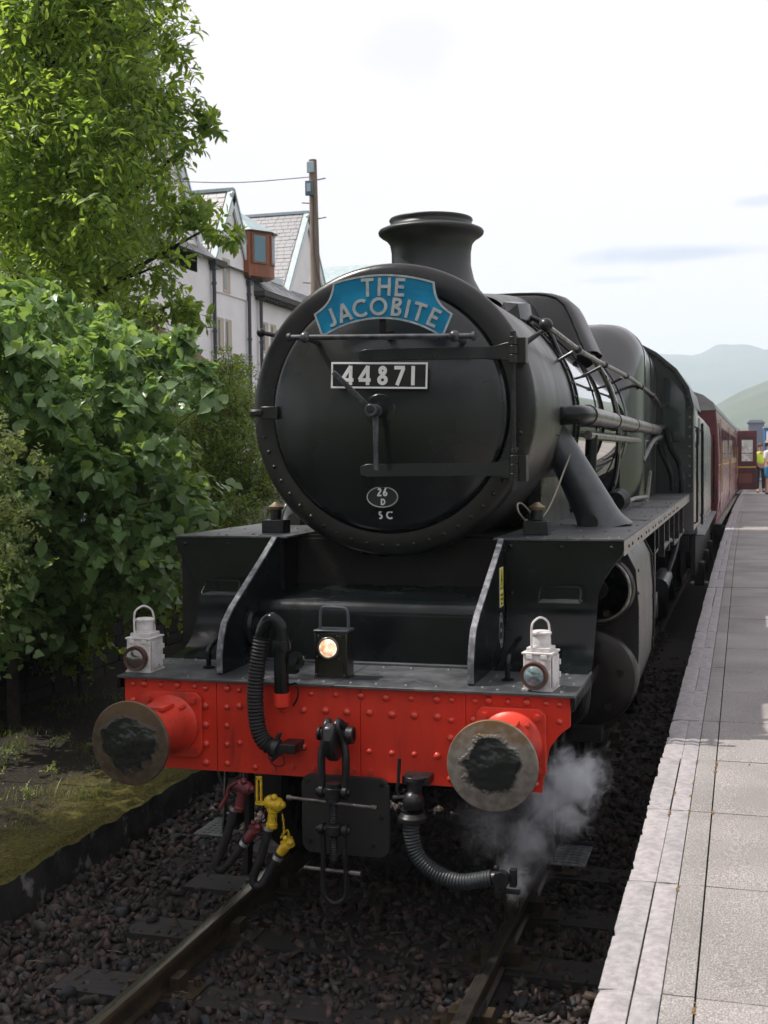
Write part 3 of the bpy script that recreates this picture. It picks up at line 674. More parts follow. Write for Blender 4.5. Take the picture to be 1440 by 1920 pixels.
for j in range(7):
    for i in range(n-1): F.append((j*n+i, j*n+i+1, (j+1)*n+i+1, (j+1)*n+i))
F += [tuple(range(n)), tuple(range(7*n, 8*n))]
cowl = obj('top_feed_cowl', MB().add(V, F), TF, loco, ang=60)
obj('cowl_edge', MB().tube([(x*.90, 4.418, ZB+(z-ZB)*.975) for x, z in cs], .010, 8), DSTEEL, cowl)
for s in (-1, 1):
    obj('feed_pipe', MB().tube(smooth([(s*.30, 4.55, 3.62), (s*.55, 4.60, 3.42), (s*.80, 4.68, 3.06), (s*.90, 4.75, 2.70), (s*.88, 4.85, 2.3), (s*.80, 4.9, 2.0)], 6), .024, 10), GLOSS, loco)
    obj('safety_valve', MB().cyl((s*.13, 7.6, 3.68), (s*.13, 7.6, 3.76), .05, n=16).cyl((s*.13, 7.6, 3.76), (s*.13, 7.6, 3.84), .025, n=10), BRASS, loco)

# side handrails with stanchions
def handrail(s):
    pts = [(s*.815, 1.43, 3.158), (s*.85, 3.0, 3.115), (s*.93, 5.2, 3.10), (s*.955, 6.4, 3.08), (s*.97, 8.2, 3.05), (s*.98, 9.0, 2.98)]
    h = obj('side_handrail', MB().tube(smooth(pts, 4), .0165, 12), PIPE, loco)
    k = MB().ball(pts[0], .042, 14); k.cyl((s*.845, 1.43, 3.166), (s*.815, 1.43, 3.158), .018, n=12)
    if s < 0: k.ball((-.935, 1.40, 3.18), .028, 12); k.cyl((-.93, 1.40, 3.18), (-.80, 1.42, 3.15), .014, n=10)
    k.lathe([(0, .030), (.02, .018), (.11, .013), (.16, .016)], (s*.70, 1.36, 3.05), (s*.72, .43, .54), 12)
    obj('rail_end_knob', k, DSTEEL, h)
    for (y, x, z) in ((2.62, .845, 3.118), (3.9, .885, 3.105), (5.2, .93, 3.10), (6.5, .957, 3.078), (7.9, .968, 3.055)):
        a = math.atan2(z-ZB, x); r = (rb(y) if y < 6.3 else .93)-.015
        st = MB().ball((s*x, y, z), .029, 12); st.lathe([(0, .026), (.015, .016), (.05, .011), (.15, .013)], (s*r*math.cos(a), y, ZB+r*math.sin(a)), (s*(x-r*math.cos(a)), 0, z-ZB-r*math.sin(a)), 10)
        obj('rail_stanchion', st, DSTEEL, h)
both(handrail)

# ejector pipe on the platform side, with bands
ej = MB().tube(smooth([(.78, 2.10, 2.655), (.86, 2.10, 2.662), (.915, 2.14, 2.665), (.945, 2.28, 2.668)], 5), .060, 16)
ejo = obj('ejector_elbow', ej, BLK, loco)
obj('ejector_flange', MB().cyl((.772, 2.02, 2.655), (.80, 2.02, 2.655), .085, n=20).box(.76, .795, 1.93, 2.10, 2.53, 2.78), BLK, ejo, bev=.004)
obj('ejector_pipe', MB().cyl((.947, 2.28, 2.668), (.955, 8.8, 2.70), .058, n=24), PIPE, loco)
for y in (2.30, 3.9, 5.6, 7.3, 8.7): obj('pipe_band', MB().lathe([(0, .058), (0, .066), (.05, .066), (.05, .058)], (.947, y, 2.668+(y-2.28)*.005), (0, 1, 0), 24), DSTEEL, loco)
obj('lower_pipe', MB().cyl((.90, 2.7, 2.545), (.925, 8.9, 2.56), .030, n=16), PIPE, loco); obj('pipe_riser', MB().cyl((.88, 2.9, 2.12), (.90, 2.92, 2.55), .042, n=16), BLK, loco)
obj('pipe_elbow', MB().ball((.955, 8.85, 2.70), .085, 14).tube(smooth([(.96, 8.9, 2.66), (1.0, 8.95, 2.45), (1.10, 9.0, 2.2), (1.12, 9.0, 2.0)], 5), .035, 10), BLK, loco)
# outside steam pipes
def steampipe(s):
    m = MB(); V = []; F = []; n = 28; k = 12
    for j in range(k+1):
        t = j/k; c = Vector((s*(.725+.33*t), 2.22+.05*t, 2.58-.635*t)); rx, ry = .085+.055*t, .115+.075*t
        if t > .9: rx += .04*(t-.9)*10; ry += .04*(t-.9)*10
        for i in range(n):
            a = 2*math.pi*i/n; V.append((c.x+s*rx*math.cos(a), c.y+ry*math.sin(a), c.z+s*0+.035*math.cos(a)))
    for j in range(k):
        for i in range(n): F.append((j*n+i, j*n+(i+1) % n, (j+1)*n+(i+1) % n, (j+1)*n+i))
    F += [tuple(range(n)), tuple(range(k*n, k*n+n))]
    STP = mat('steam_pipe_casing', (.03, .036, .042), .30, col2=(.055, .062, .07), scale=7, rvar=.15)
    obj('steam_pipe', m.add(V, F), STP, loco, ang=60)
    obj('drain_opening', MB().lathe([(0, .052), (.02, .052), (.02, 0)], (s*.985, 2.075, 1.985), (s*.1, -1, .1), 24), DRK, loco)
    sd = MB().prism([(1.9, 1.96), (3.3, 1.96), (2.75, 2.55), (2.05, 2.62)], 'x', s*.62, s*.70)
    obj('saddle_side', sd, SMK, loco)
both(steampipe)
# clutter on the platform beside the smokebox: oil boxes and small pipes
def clutter(s):
    m = MB().box(s*.72, s*.86, 1.18, 1.30, 1.961, 2.04); m.cyl((s*.79, 1.24, 2.04), (s*.79, 1.24, 2.10), .035, n=12)
    o = obj('oil_box', m, DSTEEL, loco, bev=.004)
    obj('oil_cap', MB().lathe([(0, .045), (.018, .05), (.03, .03), (.045, .012)], (s*.79, 1.24, 2.10), (0, 0, 1), 12), mat('bronze_cap', (.20, .16, .10), .4, .6), o)
    obj('oil_pipe', MB().tube(smooth([(s*.74, 1.2, 2.03), (s*.70, 1.14, 2.10), (s*.70, 1.22, 2.14), (s*.77, 1.6, 2.05), (s*.85, 2.0, 2.35), (s*.86, 2.3, 2.5)], 6), .006, 6), mat('copper_pipe', (.25, .22, .18), .4, .5), o)
    obj('clack_valve', MB().lathe([(0, .07), (.10, .085), (.16, .04)], (s*.98, 3.75, 2.06), (.25*s, 1, .15), 14).cyl((s*.92, 3.7, 1.96), (s*.95, 3.8, 2.12), .03, n=10), DSTEEL, loco)
    obj('hand_rod', MB().tube([(s*.98, 4.3, 2.02), (s*1.02, 5.0, 2.04), (s*1.04, 6.0, 2.02)], .02, 8).cyl((s*.98, 3.9, 2.0), (s*.99, 4.3, 2.05), .035, n=12), PIPE, loco)
    w = MB().prism([(6.3, 1.963), (6.62, 1.963), (7.0, 2.24), (6.95, 2.26)], 'x', s*1.0, s*1.02)
    obj('wash_out_bracket', w, PIPE, loco)
    obj('rod_guide', MB().tube(smooth([(s*.93, 6.9, 2.35), (s*.98, 7.6, 2.55), (s*1.0, 8.6, 2.62)], 5), .03, 10), DSTEEL, loco)
    obj('injector_pipe', MB().tube(smooth([(s*1.05, 8.8, 2.72), (s*1.10, 8.9, 2.50), (s*1.19, 9.0, 2.32), (s*1.22, 9.0, 2.10), (s*1.22, 9.0, 1.97)], 6), .035, 10), BLK, loco)
    obj('splasher', MB().lathe([(0, .965), (.16, .965)], (s*.92, 6.75, .914), (-s, 0, 0), 30, R(0), R(360)), BLK, loco)
both(clutter)

# cylinders
def cylinder(s):
    cas = [(.70, 1.93), (1.16, 1.93), (1.255, 1.885), (1.318, 1.76), (1.335, 1.55), (1.335, 1.30), (1.325, 1.12), (1.28, .98), (1.18, .86), (1.02, .80), (.70, .80)]
    CL = mat('cylinder_casing', (.045, .042, .042), .26, col2=(.11, .10, .10), scale=4, ramp=(.42, .7), rvar=.25, bump=.06, bscale=8)
    c = obj('cylinder', MB().prism([(s*x, z) for x, z in cas], 'y', 1.36, 2.62), CL, loco, ang=40)
    fl = [(x+.012 if x > .8 else x, z) for x, z in cas]
    obj('front_flange', MB().prism([(s*x, z) for x, z in fl], 'y', 1.335, 1.36), DRK, c, bev=.002); obj('rear_flange', MB().prism([(s*x, z) for x, z in fl], 'y', 2.60, 2.63), DRK, c)
    rr = mesh_of('rivet', MB().lathe([(0, .012), (.004, .010), (.009, 0)], (0, 0, 0), (s, 0, 0), 8), DRK)
    for y in (1.42, 2.56):
        for z in (1.75, 1.62, 1.48, 1.34, 1.20): inst('rivet', rr, c, (s*1.336, y, z))
    CV = mat('cover_black', (.006, .005, .0045), .26, col2=(.012, .0095, .008), scale=5, rvar=.15, spec=.28)
    obj('valve_cover', MB().lathe([(.06, .20), (0, .20), (-.02, .19), (-.025, .16), (-.012, .15), (-.012, .06), (-.05, .055), (-.05, 0)], (s*1.13, 1.28, 1.655), (0, 1, 0), 44), CV, c)
    obj('valve_rim', MB().lathe([(-.03, .185), (-.045, .178), (-.045, .170), (-.03, .165)], (s*1.13, 1.28, 1.655), (0, 1, 0), 44), PIPE, c)
    obj('cylinder_cover', MB().lathe([(.14, .285), (0, .285), (-.035, .272), (-.055, .24), (-.06, .12), (-.06, 0)], (s*1.065, 1.24, 1.165), (0, 1, 0), 52), CV, c)
    bm = mesh_of('bolt', MB().cyl((0, 0, 0), (0, -.03, 0), .02, n=10), CV)
    for a in (70, 10, -50, 130): inst('bolt', bm, c, (s*1.065+.2*math.cos(R(a)), 1.185, 1.165+.2*math.sin(R(a))))
    for a in (-70, 200): inst('bolt', bm, c, (s*1.13+.14*math.cos(R(a)), 1.255, 1.655+.14*math.sin(R(a))))
    obj('drain_cock', MB().tube(smooth([(s*1.08, 1.3, .86), (s*1.08, 1.15, .78), (s*1.06, .95, .62), (s*.98, .85, .50)], 5), .016, 8).box(s*1.0, s*1.16, 1.12, 1.26, .82, .90), DRK, c)
both(cylinder)

# wheels
def wheel(x, y, r, ns, s):
    m = MB()
    m.lathe([(0, r-.09), (0, r-.004), (.012, r), (.10, r), (.135, r+.03), (.135, r-.09), (0, r-.09)], (x, y, r), (-s, 0, 0), 56)
    m.lathe([(-.03, .0), (-.03, .12), (.02, .15), (.10, .15)], (x, y, r), (-s, 0, 0), 24)
    for k in range(ns):
        a = 2*math.pi*k/ns; c, d = math.cos(a), math.sin(a)
        m.obox((x-s*.05, y+c*(r*.5+.02), r+d*(r*.5+.02)), (0, c*(r*.5-.10), d*(r*.5-.10)), (.02, 0, 0), (0, -d*.022, c*.022))
    return obj('wheel', m, DRK, loco)
for s in (-1, 1):
    for y in (4.75, 6.75, 9.0): wheel(s*.80, y, .914, 19, s)
    for y in (1.45, 3.35): wheel(s*.80, y, .48, 10, s)
    obj('guard_iron', MB().prism([(.52, .95), (.60, .95), (.60, .40), (.55, .13), (.48, .13), (.52, .40)], 'x', s*.69, s*.715), DRK, loco)
ax = MB()
for y, r in ((1.45, .48), (3.35, .48), (4.75, .914), (6.75, .914), (9.0, .914)): ax.cyl((-.7, y, r), (.7, y, r), .07, n=12)
obj('axle', ax, DRK, loco)
def motion(s):
    m = MB().box(s*.98, s*1.05, 2.7, 4.1, 1.30, 1.36).box(s*.98, s*1.05, 2.7, 4.1, 1.02, 1.08)
    pieces('slide_bar', m, STEEL, loco, bev=.004)
    obj('connecting_rod', MB().obox((s*1.06, 5.2, 1.05), (.02, 0, 0), (0, 1.55, -.13), (0, .004, .06)).lathe([(-.03, .13), (.03, .13)], (s*1.06, 6.75, .92), (1, 0, 0), 24), STEEL, loco, bev=.006)
    obj('coupling_rod', MB().box(s*.97, s*1.0, 4.7, 9.05, .83, .93), STEEL, loco, bev=.006)
    obj('crosshead', MB().box(s*.95, s*1.09, 3.3, 3.6, 1.08, 1.30).box(s*1.0, s*1.04, 3.38, 3.5, .70, 1.1), STEEL, loco, bev=.01)
    obj('motion_bracket', MB().prism([(s*.60, 1.94), (s*1.28, 1.94), (s*1.28, 1.70), (s*1.15, 1.45), (s*.9, 1.45), (s*.6, 1.0)], 'y', 4.05, 4.09).box(s*1.20, s*1.26, 3.9, 3.98, 1.15, 1.9), BLK, loco, bev=.004)
    obj('expansion_link', MB().tube(smooth([(s*1.12, 4.5, 1.75), (s*1.12, 4.42, 1.55), (s*1.12, 4.5, 1.3)], 5), .04, 8).box(s*1.10, s*1.15, 4.4, 7.0, 1.52, 1.58), STEEL, loco, bev=.003)
    obj('combination_lever', MB().box(s*1.12, s*1.16, 2.95, 3.05, .85, 1.72).box(s*1.05, s*1.2, 2.8, 3.1, 1.40, 1.50), STEEL, loco, bev=.004)
    bo = MB().cyl((s*1.05, 7.6, 1.0), (s*1.05, 8.4, 1.05), .10, n=14).tube(smooth([(s*1.1, 8.3, 1.1), (s*1.18, 8.6, 1.4), (s*1.2, 8.9, 1.85)], 5), .03, 8)
    obj('injector', bo, DSTEEL, loco)
    hang = MB()
    for y in (4.9, 5.6, 6.4, 7.3, 8.2): hang.box(s*1.22, s*1.27, y, y+.05, 1.55, 1.868)
    hang.tube(smooth([(s*1.24, 4.9, 1.6), (s*1.25, 6.0, 1.62), (s*1.22, 7.3, 1.5), (s*1.24, 8.8, 1.55)], 6), .022, 8)
    obj('hanger_brackets', hang, DSTEEL, loco)
both(motion)

# front steps either side, hung below the cylinders
def steps(s):
    CHK = mat('step_plate', (.13, .14, .155), .30, .2, col2=(.28, .30, .32), scale=30, ramp=(.5, .62))
    for (y0_, y1_, z, x0, x1) in ((.70, 1.05, .74, .96, 1.14), (.72, 1.06, .25, .93, 1.12)):
        t = obj('step', MB().box(s*x0, s*x1, y0_, y1_, z, z+.008), CHK, loco, bev=.002)
        obj('step_back', MB().box(s*x0, s*(x0+.008), y0_, y1_, z+.008, z+.09).box(s*x0, s*x1, y1_-.006, y1_, z+.008, z+.03), DSTEEL, t, bev=.001)
        ck = MB()
        for i in range(4):
            for j in range(7): ck.obox((s*(x0+.03+i*.036), y0_+.03+j*.045, z+.0095), (.010, .006, 0), (-.002, .003, 0), (0, 0, .0015))
        obj('chequer', ck, STEEL, t)
    pieces('step_hanger', MB().prism([(1.02, .25), (1.05, .25), (1.18, .80), (1.30, 1.0), (1.24, 1.0), (1.12, .82)], 'x', s*.945, s*.955).prism([(.74, .25), (.77, .25), (.86, .80), (.86, .95), (.82, .95), (.82, .82)], 'x', s*.945, s*.955), STEEL, loco)
    obj('side_pipe', MB().tube(smooth([(s*1.14, .62, 1.24), (s*1.12, .60, 1.10), (s*1.03, .75, 1.02), (s*1.0, 1.1, 1.03)], 5), .03, 10), DRK, loco)
both(steps)

# screw coupling and hook
cp = MB()
cp.prism([(-.008, 1.00), (-.008, 1.12), (-.14, 1.12), (-.20, 1.155), (-.245, 1.14), (-.265, 1.08), (-.24, 1.00), (-.18, .965), (-.10, .97)], 'x', .015, .068)
hook = obj('draw_hook', cp, DSTEEL, loco, bev=.012)
obj('coupling_pin', MB().cyl((-.045, -.14, 1.085), (.135, -.14, 1.085), .026, n=18).cyl((.10, -.14, 1.085), (.135, -.14, 1.085), .042, n=20).cyl((-.045, -.14, 1.085), (-.03, -.14, 1.085), .034, n=16), DSTEEL, hook, bev=.003)
for x in (-.003, .085):
    pts = [(x-.012 if x < .04 else x+.012, -.175, .80), (x-.016 if x < .04 else x+.018, -.17, .98), (x, -.165, 1.06), (x+.012 if x < .04 else x-.022, -.185, 1.125), (x+.012 if x < .04 else x-.022, -.15, 1.148), (x, -.115, 1.11)]
    obj('shackle', MB().tube(smooth(pts, 6), [.019]*31, 14), DSTEEL, hook)
sc_ = MB().cyl((.04, -.175, .86), (.04, -.175, .77), .038, n=18).cyl((.04, -.175, .77), (.04, -.175, .48), .019, n=16)
for q in range(22): sc_.lathe([(0, .019), (.004, .022), (.008, .019)], (.04, -.175, .49+q*.0118), (0, 0, 1), 14)
scr = obj('coupling_screw', sc_, DSTEEL, hook)
for z in (.815, .635):
    obj('trunnion', MB().lathe([(-.028, .030), (-.022, .042), (.022, .042), (.028, .030)], (.04, -.175, z), (0, 0, 1), 20).cyl((-.045, -.175, z), (.125, -.175, z), .018, n=14).cyl((-.030, -.175, z), (-.008, -.175, z), .032, n=14).cyl((.088, -.175, z), (.110, -.175, z), .032, n=14), DSTEEL, scr, bev=.002)
obj('tommy_bar', MB().cyl((-.184, -.19, .778), (.262, -.19, .758), .0085, n=10).cyl((-.19, -.19, .7785), (-.165, -.19, .777), .013, n=10).cyl((.235, -.19, .7595), (.262, -.19, .758), .014, n=10), STEEL, scr)
obj('lower_link', MB().tube(smooth([(-.012, -.175, .63), (-.014, -.172, .50), (-.02, -.17, .38), (-.012, -.17, .31), (.04, -.17, .275), (.092, -.17, .31), (.10, -.17, .38), (.094, -.172, .50), (.092, -.175, .63)], 6), .013, 12), DSTEEL, hook)
obj('link_bar', MB().cyl((-.115, -.165, .436), (.17, -.165, .428), .010, n=10).cyl((.12, -.165, .429), (.17, -.165, .428), .014, n=10), STEEL, hook)
pl = []
for (cx, cz, a0) in ((-.12, .52, 180), (.22, .52, 270), (.22, .80, 0), (-.12, .80, 90)):
    pl += [(cx+.055*math.cos(R(a0+k*18)), cz+.055*math.sin(R(a0+k*18))) for k in range(6)]
obj('coupling_guard', MB().prism(pl, 'y', -.03, -.01), mat('guard_rubber', (.012, .012, .012), .6, col2=(.02, .019, .018), scale=9, bump=.2, bscale=12), loco, bev=.003)
gb = mesh_of('bolt', MB().cyl((0, 0, 0), (0, -.012, 0), .011, n=6), DSTEEL)
for (x, z) in ((.235, .66), (.19, .52), (.235, .82), (-.13, .52), (-.14, .82)): inst('bolt', gb, loco, (x, -.03, z))

# vacuum standpipe and corrugated hose on the left
def corrugated(pts, r, amp, pitch, m, parent, name='ribbed_hose', n=16):
    P = smooth(pts, 10); Ls = [0]
    for a, b in zip(P, P[1:]): Ls.append(Ls[-1]+(b-a).length)
    tot = Ls[-1]; k = int(tot/pitch*6); Q = []; rs = []; j = 0
    for i in range(k+1):
        d = tot*i/k
        while j < len(P)-2 and Ls[j+1] < d: j += 1
        t = (d-Ls[j])/max(1e-6, Ls[j+1]-Ls[j]); Q.append(P[j].lerp(P[j+1], t)); rs.append(r+amp*math.cos(2*math.pi*d/pitch))
    return obj(name, MB().tube(Q, rs, n), m, parent, ang=80)
vp = obj('vacuum_standpipe', MB().tube(smooth([(-.245, -.10, 1.26), (-.245, -.10, 1.45), (-.243, -.10, 1.54), (-.252, -.10, 1.595), (-.283, -.10, 1.622), (-.318, -.10, 1.605), (-.338, -.10, 1.56), (-.346, -.10, 1.52)], 6), .036, 18).lathe([(0, .047), (.02, .05), (.05, .047)], (-.245, -.10, 1.47), (0, 0, 1), 18), BLK, loco)
obj('red_pipe_end', MB().lathe([(0, .0), (.006, .025), (.02, .038), (.08, .040), (.085, .040)], (-.245, -.10, 1.18), (0, 0, 1), 20), RED, vp)
obj('pipe_bracket', MB().box(-.21, -.17, -.11, -.05, 1.36, 1.40).lathe([(0, .045), (.02, .045), (.02, .02), (.05, .02)], (-.175, -.08, 1.42), (0, -1, .2), 16).tube(smooth([(-.21, -.09, 1.30), (-.17, -.09, 1.31), (-.165, -.09, 1.25), (-.19, -.09, 1.20)], 5), .005, 6), BLK, vp)
corrugated([(-.345, -.10, 1.53), (-.354, -.105, 1.47), (-.372, -.115, 1.34), (-.376, -.12, 1.20), (-.36, -.12, 1.08), (-.325, -.12, 1.02), (-.275, -.12, .995)], .040, .0035, .017, RUBBER, vp)
obj('hose_coupling', MB().lathe([(0, .046), (.03, .050), (.04, .03)], (-.29, -.12, 1.00), (1, 0, -.3), 18).obox((-.262, -.12, 1.04), (.012, 0, .03), (0, .02, 0), (.008, 0, -.002)).obox((-.268, -.12, .955), (.022, 0, .02), (0, .015, 0), (.006, 0, -.006)).box(-.25, -.165, -.14, -.008, .975, 1.02), DSTEEL, vp, bev=.003)
def chain(pts, parent, m, lk=.011, r=.0022):
    P = smooth(pts, 8); mb = MB(); acc = 0; flip = 0
    for a, b in zip(P, P[1:]):
        acc += (b-a).length
        if acc >= lk*1.25:
            acc = 0; t = (b-a).normalized(); o1 = t.orthogonal().normalized(); o2 = t.cross(o1); w = o1 if flip else o2; flip = 1-flip
            mb.tube([b+t*lk*.75*math.cos(q)+w*lk*.4*math.sin(q) for q in np.linspace(0, 2*math.pi, 8, endpoint=False)], r, 4, closed=True)
    return obj('chain', mb, m, parent)
chain([(-.29, -.14, .99), (-.30, -.14, .95), (-.27, -.14, .915), (-.225, -.14, .92), (-.225, -.14, .96), (-.25, -.14, .97)], vp, DSTEEL)

# steam heating pipe and hose on the right
sh = MB().lathe([(0, .055), (.02, .055), (.02, .035), (.10, .035), (.12, .05), (.145, .05)], (.43, -.12, .90), (-.05, -.1, -1), 18)
sh.box(.37, .50, -.14, -.04, .865, .905); sh.lathe([(0, .05), (.02, .068), (.04, .068), (.045, .05)], (.418, -.14, .735), (0, 0, -1), 20); sh.ball((.425, -.14, .79), .052, 16)
sho = obj('heating_cock', sh, DSTEEL, loco, bev=.002)
obj('cock_lever', MB().cyl((.362, -.15, .99), (.355, -.15, .88), .009, n=8).tube(smooth([(.355, -.15, .88), (.350, -.15, .83), (.375, -.15, .80)], 4), .008, 8).cyl((.33, -.15, .80), (.40, -.15, .81), .012, n=8), DSTEEL, sho)
corrugated([(.416, -.14, .70), (.414, -.145, .645), (.440, -.15, .545), (.52, -.155, .470), (.65, -.16, .432), (.80, -.15, .458)],   .038, .0019, .015, mat('heating_hose', (.014, .019, .021), .5, col2=(.022, .028, .030), scale=20), sho)
obj('hose_head', MB().lathe([(-.012, .026), (-.012, .038), (.03, .040), (.03, .0)], (.850, -.19, .468), (0, 1, 0), 22).lathe([(0, .030), (.05, .034)], (.79, -.15, .458), (1, 0, .1), 16).box(.885, .915, -.17, -.13, .43, .51).ball((.825, -.17, .515), .014, 8).box(.83, .93, -.16, -.13, .395, .41).cyl((.86, -.15, .44), (.865, -.15, .25), .006, n=8), DSTEEL, sho, bev=.001)

# air brake hoses
def airhose(m, cock, hose, head, name, parent=loco):
    c = MB(); x, y, z = cock
    c.lathe([(-.045, .022), (-.03, .034), (.03, .036), (.045, .024)], cock, (1, -.2, -.2), 16)
    c.lathe([(0, .03), (.03, .03), (.035, .022), (.085, .024), (.09, .029), (.11, .029)], (x, y, z-.01), (-.28, 0, -1) if m is MAR else (-.12, 0, -1), 14)
    c.ball((x+.012, y-.02, z+.035), .018, 8); c.ball((x+.045, y, z-.005), .02, 8)
    o = obj('air_cock', c, m, parent)
    obj('air_hose', MB().tube(smooth(hose, 8), .0215, 14), RUBBER, o)
    CLIP = mat('hose_clip', (.42, .42, .42), .35, .7)
    for (p, q) in ((hose[0], hose[1]), (hose[-1], hose[-2])):
        p, q = Vector(p), Vector(q); d = (q-p).normalized(); obj('hose_clip', MB().cyl(p+d*.016, p+d*.034, .0245, n=16), CLIP, o)
    h = Vector(head); c2 = MB().lathe([(0, .022), (.03, .026), (.06, .022), (.07, .012)], hose[-1], h-Vector(hose[-1]), 12)
    c2.obox(h, (.024, 0, .01), (0, .02, 0), (-.008, 0, .022)); c2.ball(h+Vector((.02, -.02, .012)), .018, 8); c2.ball(h+Vector((-.006, -.015, .03)), .014, 8)
    obj('hose_coupling', c2, m, o); return o
a1 = airhose(MAR, (-.434, -.15, .80), [(-.472, -.15, .715), (-.498, -.152, .63), (-.53, -.155, .53), (-.572, -.16, .43), (-.578, -.16, .395), (-.55, -.155, .385), (-.50, -.15, .435), (-.42, -.145, .54)], (-.375, -.14, .60), 'maroon')
obj('cock_handle', MB().tube(smooth([(-.455, -.17, .83), (-.50, -.17, .80), (-.515, -.17, .75), (-.55, -.17, .695)], 4), .010, 8), MAR, a1)
chain([(-.36, -.15, .62), (-.34, -.15, .66), (-.315, -.15, .70)], a1, MAR)
a2 = airhose(YEL, (-.272, -.16, .735), [(-.292, -.16, .635), (-.312, -.162, .56), (-.338, -.165, .47), (-.378, -.17, .365), (-.368, -.17, .328), (-.335, -.165, .335), (-.29, -.16, .41), (-.245, -.155, .49)], (-.205, -.15, .54), 'yellow')
obj('cock_handle', MB().box(-.356, -.346, -.18, -.165, .735, .86).box(-.335, -.326, -.18, -.165, .735, .86).box(-.356, -.326, -.18, -.165, .85, .865).box(-.36, -.30, -.18, -.165, .725, .745), YEL, a2, bev=.002)
chain([(-.225, -.17, .70), (-.215, -.175, .65), (-.218, -.17, .60), (-.235, -.165, .57), (-.20, -.165, .61), (-.19, -.165, .57)], a2, YEL)

# cab
cabp = [(-1.30, 1.52), (-1.345, 1.75), (-1.345, 2.98), (-1.29, 3.20), (-1.15, 3.42), (-.92, 3.62), (-.62, 3.79), (-.30, 3.88), (0, 3.905)]
cabp += [(-x, z) for x, z in cabp[:-1][::-1]]
CAB = mat('cab_paint', (.012, .017, .015), .28, col2=(.022, .028, .026), scale=3, rvar=.2, bump=.04, bscale=8)
front = [(x, z) for x, z in cabp if z > 1.6]
cab = obj('cab', MB().prism([(x, max(z, 1.963)) for x, z in front], 'y', 9.20, 9.215), CAB, loco)
TIN = mat('cab_side_sheen', (.09, .082, .086), .22, col2=(.13, .12, .122), scale=2.5, rvar=.15, spec=1.0)  # pale base colour stands in for the sunlit platform's reflection
for s in (-1, 1):
    sd = obj('cab_side', MB().prism([(9.17, 1.52), (9.17, 2.98), (10.3, 2.98), (10.3, 2.55), (11.0, 2.55), (11.0, 2.9), (11.3, 2.9), (11.3, 1.52)], 'x', s*1.338, s*1.350), TIN, cab)
    obj('side_window', MB().box(s*1.33, s*1.352, 9.55, 10.2, 2.5, 2.95), mat('cab_glass', (.02, .02, .02), .05), sd)
    for y, x in ((9.26, 1.385), (11.3, 1.385)):
        obj('grab_rail', MB().tube([(s*1.34, y, 1.60), (s*x, y, 1.62), (s*x, y, 2.73), (s*1.34, y, 2.75)], .015, 8), BLK, cab)
    win = [(.99, 2.52), (1.26, 2.52), (1.27, 2.56), (1.27, 3.06), (1.24, 3.16), (1.10, 3.33), (1.02, 3.38), (.98, 3.36), (.975, 2.56)]
    wf = obj('spectacle_window', MB().prism([(s*x, z) for x, z in win], 'y', 9.190, 9.199), CAB, cab, bev=.003)
    obj('window_pane', MB().prism([(s*(1.12+(x-1.12)*.86), 2.93+(z-2.93)*.9) for x, z in win], 'y', 9.184, 9.1895), mat('spectacle_glass', (.012, .02, .018), .06, spec=.8), wf)
roof = MB(); top = [p for p in cabp if p[1] > 2.9]; V = []; F = []
for y in (9.12, 11.6):
    for (x, z) in top: V.append((x*1.005, y, z+.004))
    for (x, z) in top: V.append((x*.985, y, z-.03))
n = len(top)
for k in range(n-1): F += [(k, k+1, 2*n+k+1, 2*n+k), (n+k, 3*n+k, 3*n+k+1, n+k+1), (k, n+k, n+k+1, k+1), (2*n+k, 2*n+k+1, 3*n+k+1, 3*n+k)]
obj('cab_roof', roof.add(V, F), CAB, cab, ang=40)
rr = mesh_of('rivet', MB().lathe([(0, .017), (.006, .013), (.011, 0)], (0, 0, 0), (0, -1, 0), 8), mat('rivet_sheen', (.10, .11, .11), .3))
pp = [p for p in cabp if p[0] >= 0 and p[1] > 1.6][::-1]
pos = [(1.30, z) for z in np.arange(2.05, 2.97, .115)]+[(1.275, 3.1), (1.21, 3.24), (1.13, 3.37), (1.03, 3.47), (.92, 3.56), (.80, 3.64), (.66, 3.71), (.52, 3.76), (.38, 3.80)]
for s in (-1, 1):
    for (x, z) in pos: inst('rivet', rr, cab, (s*x, 9.20, z))

# ---------------------------------------------------------------- the headboard on its bracket
hbo = thing('headboard', (.045, .72, 3.08), 'curved blue headboard with raised grey letters above the smokebox door rail', 'headboard')
hbR = Matrix.Rotation(R(2.3), 4, 'Y'); hbO = Vector((.043, .728, 3.150))
def HB(x, z, h): return hbO+hbR @ Vector((x, 0, z))+Vector((0, -h, 0))
def hb_outline(g=0):
    pts = []
    RT, RB = .95, .62                       # radii of the top and bottom edges
    for x in np.linspace(-.282+g*.7, .282-g*.7, 15): pts.append((x, .238-g-RT+math.sqrt(RT*RT-x*x)))
    p0 = pts[-1]                            # right shoulder: concave sweep out to the lower wing
    e = (.389-g*1.1, .024+g*.1)
    for t in np.linspace(.15, .92, 7):
        a = (1-t); x = p0[0]*a+e[0]*t; z = p0[1]*a+e[1]*t; b = math.sin(math.pi*t)*.026; pts.append((x-b*.95, z-b*.55))
    pts += [e, (.343-g*.4, -.088+g*1.1)]
    for x in np.linspace(.325-g*.6, -.325+g*.6, 17): pts.append((x, g-RB+math.sqrt(RB*RB-x*x)+.000))
    pts += [(-.343+g*.4, -.088+g*1.1), (-e[0], e[1])]
    left = [(-x, z) for x, z in pts[15:22]][::-1]
    return pts+left
ol = hb_outline(); n = len(ol); V = [HB(x, z, 0) for x, z in ol]+[HB(x, z, .010) for x, z in ol]
bdy = obj('board', MB().add(V, [tuple(range(n)), tuple(range(n, 2*n))]+[(i, (i+1) % n, n+(i+1) % n, n+i) for i in range(n)]), BLUE, hbo)
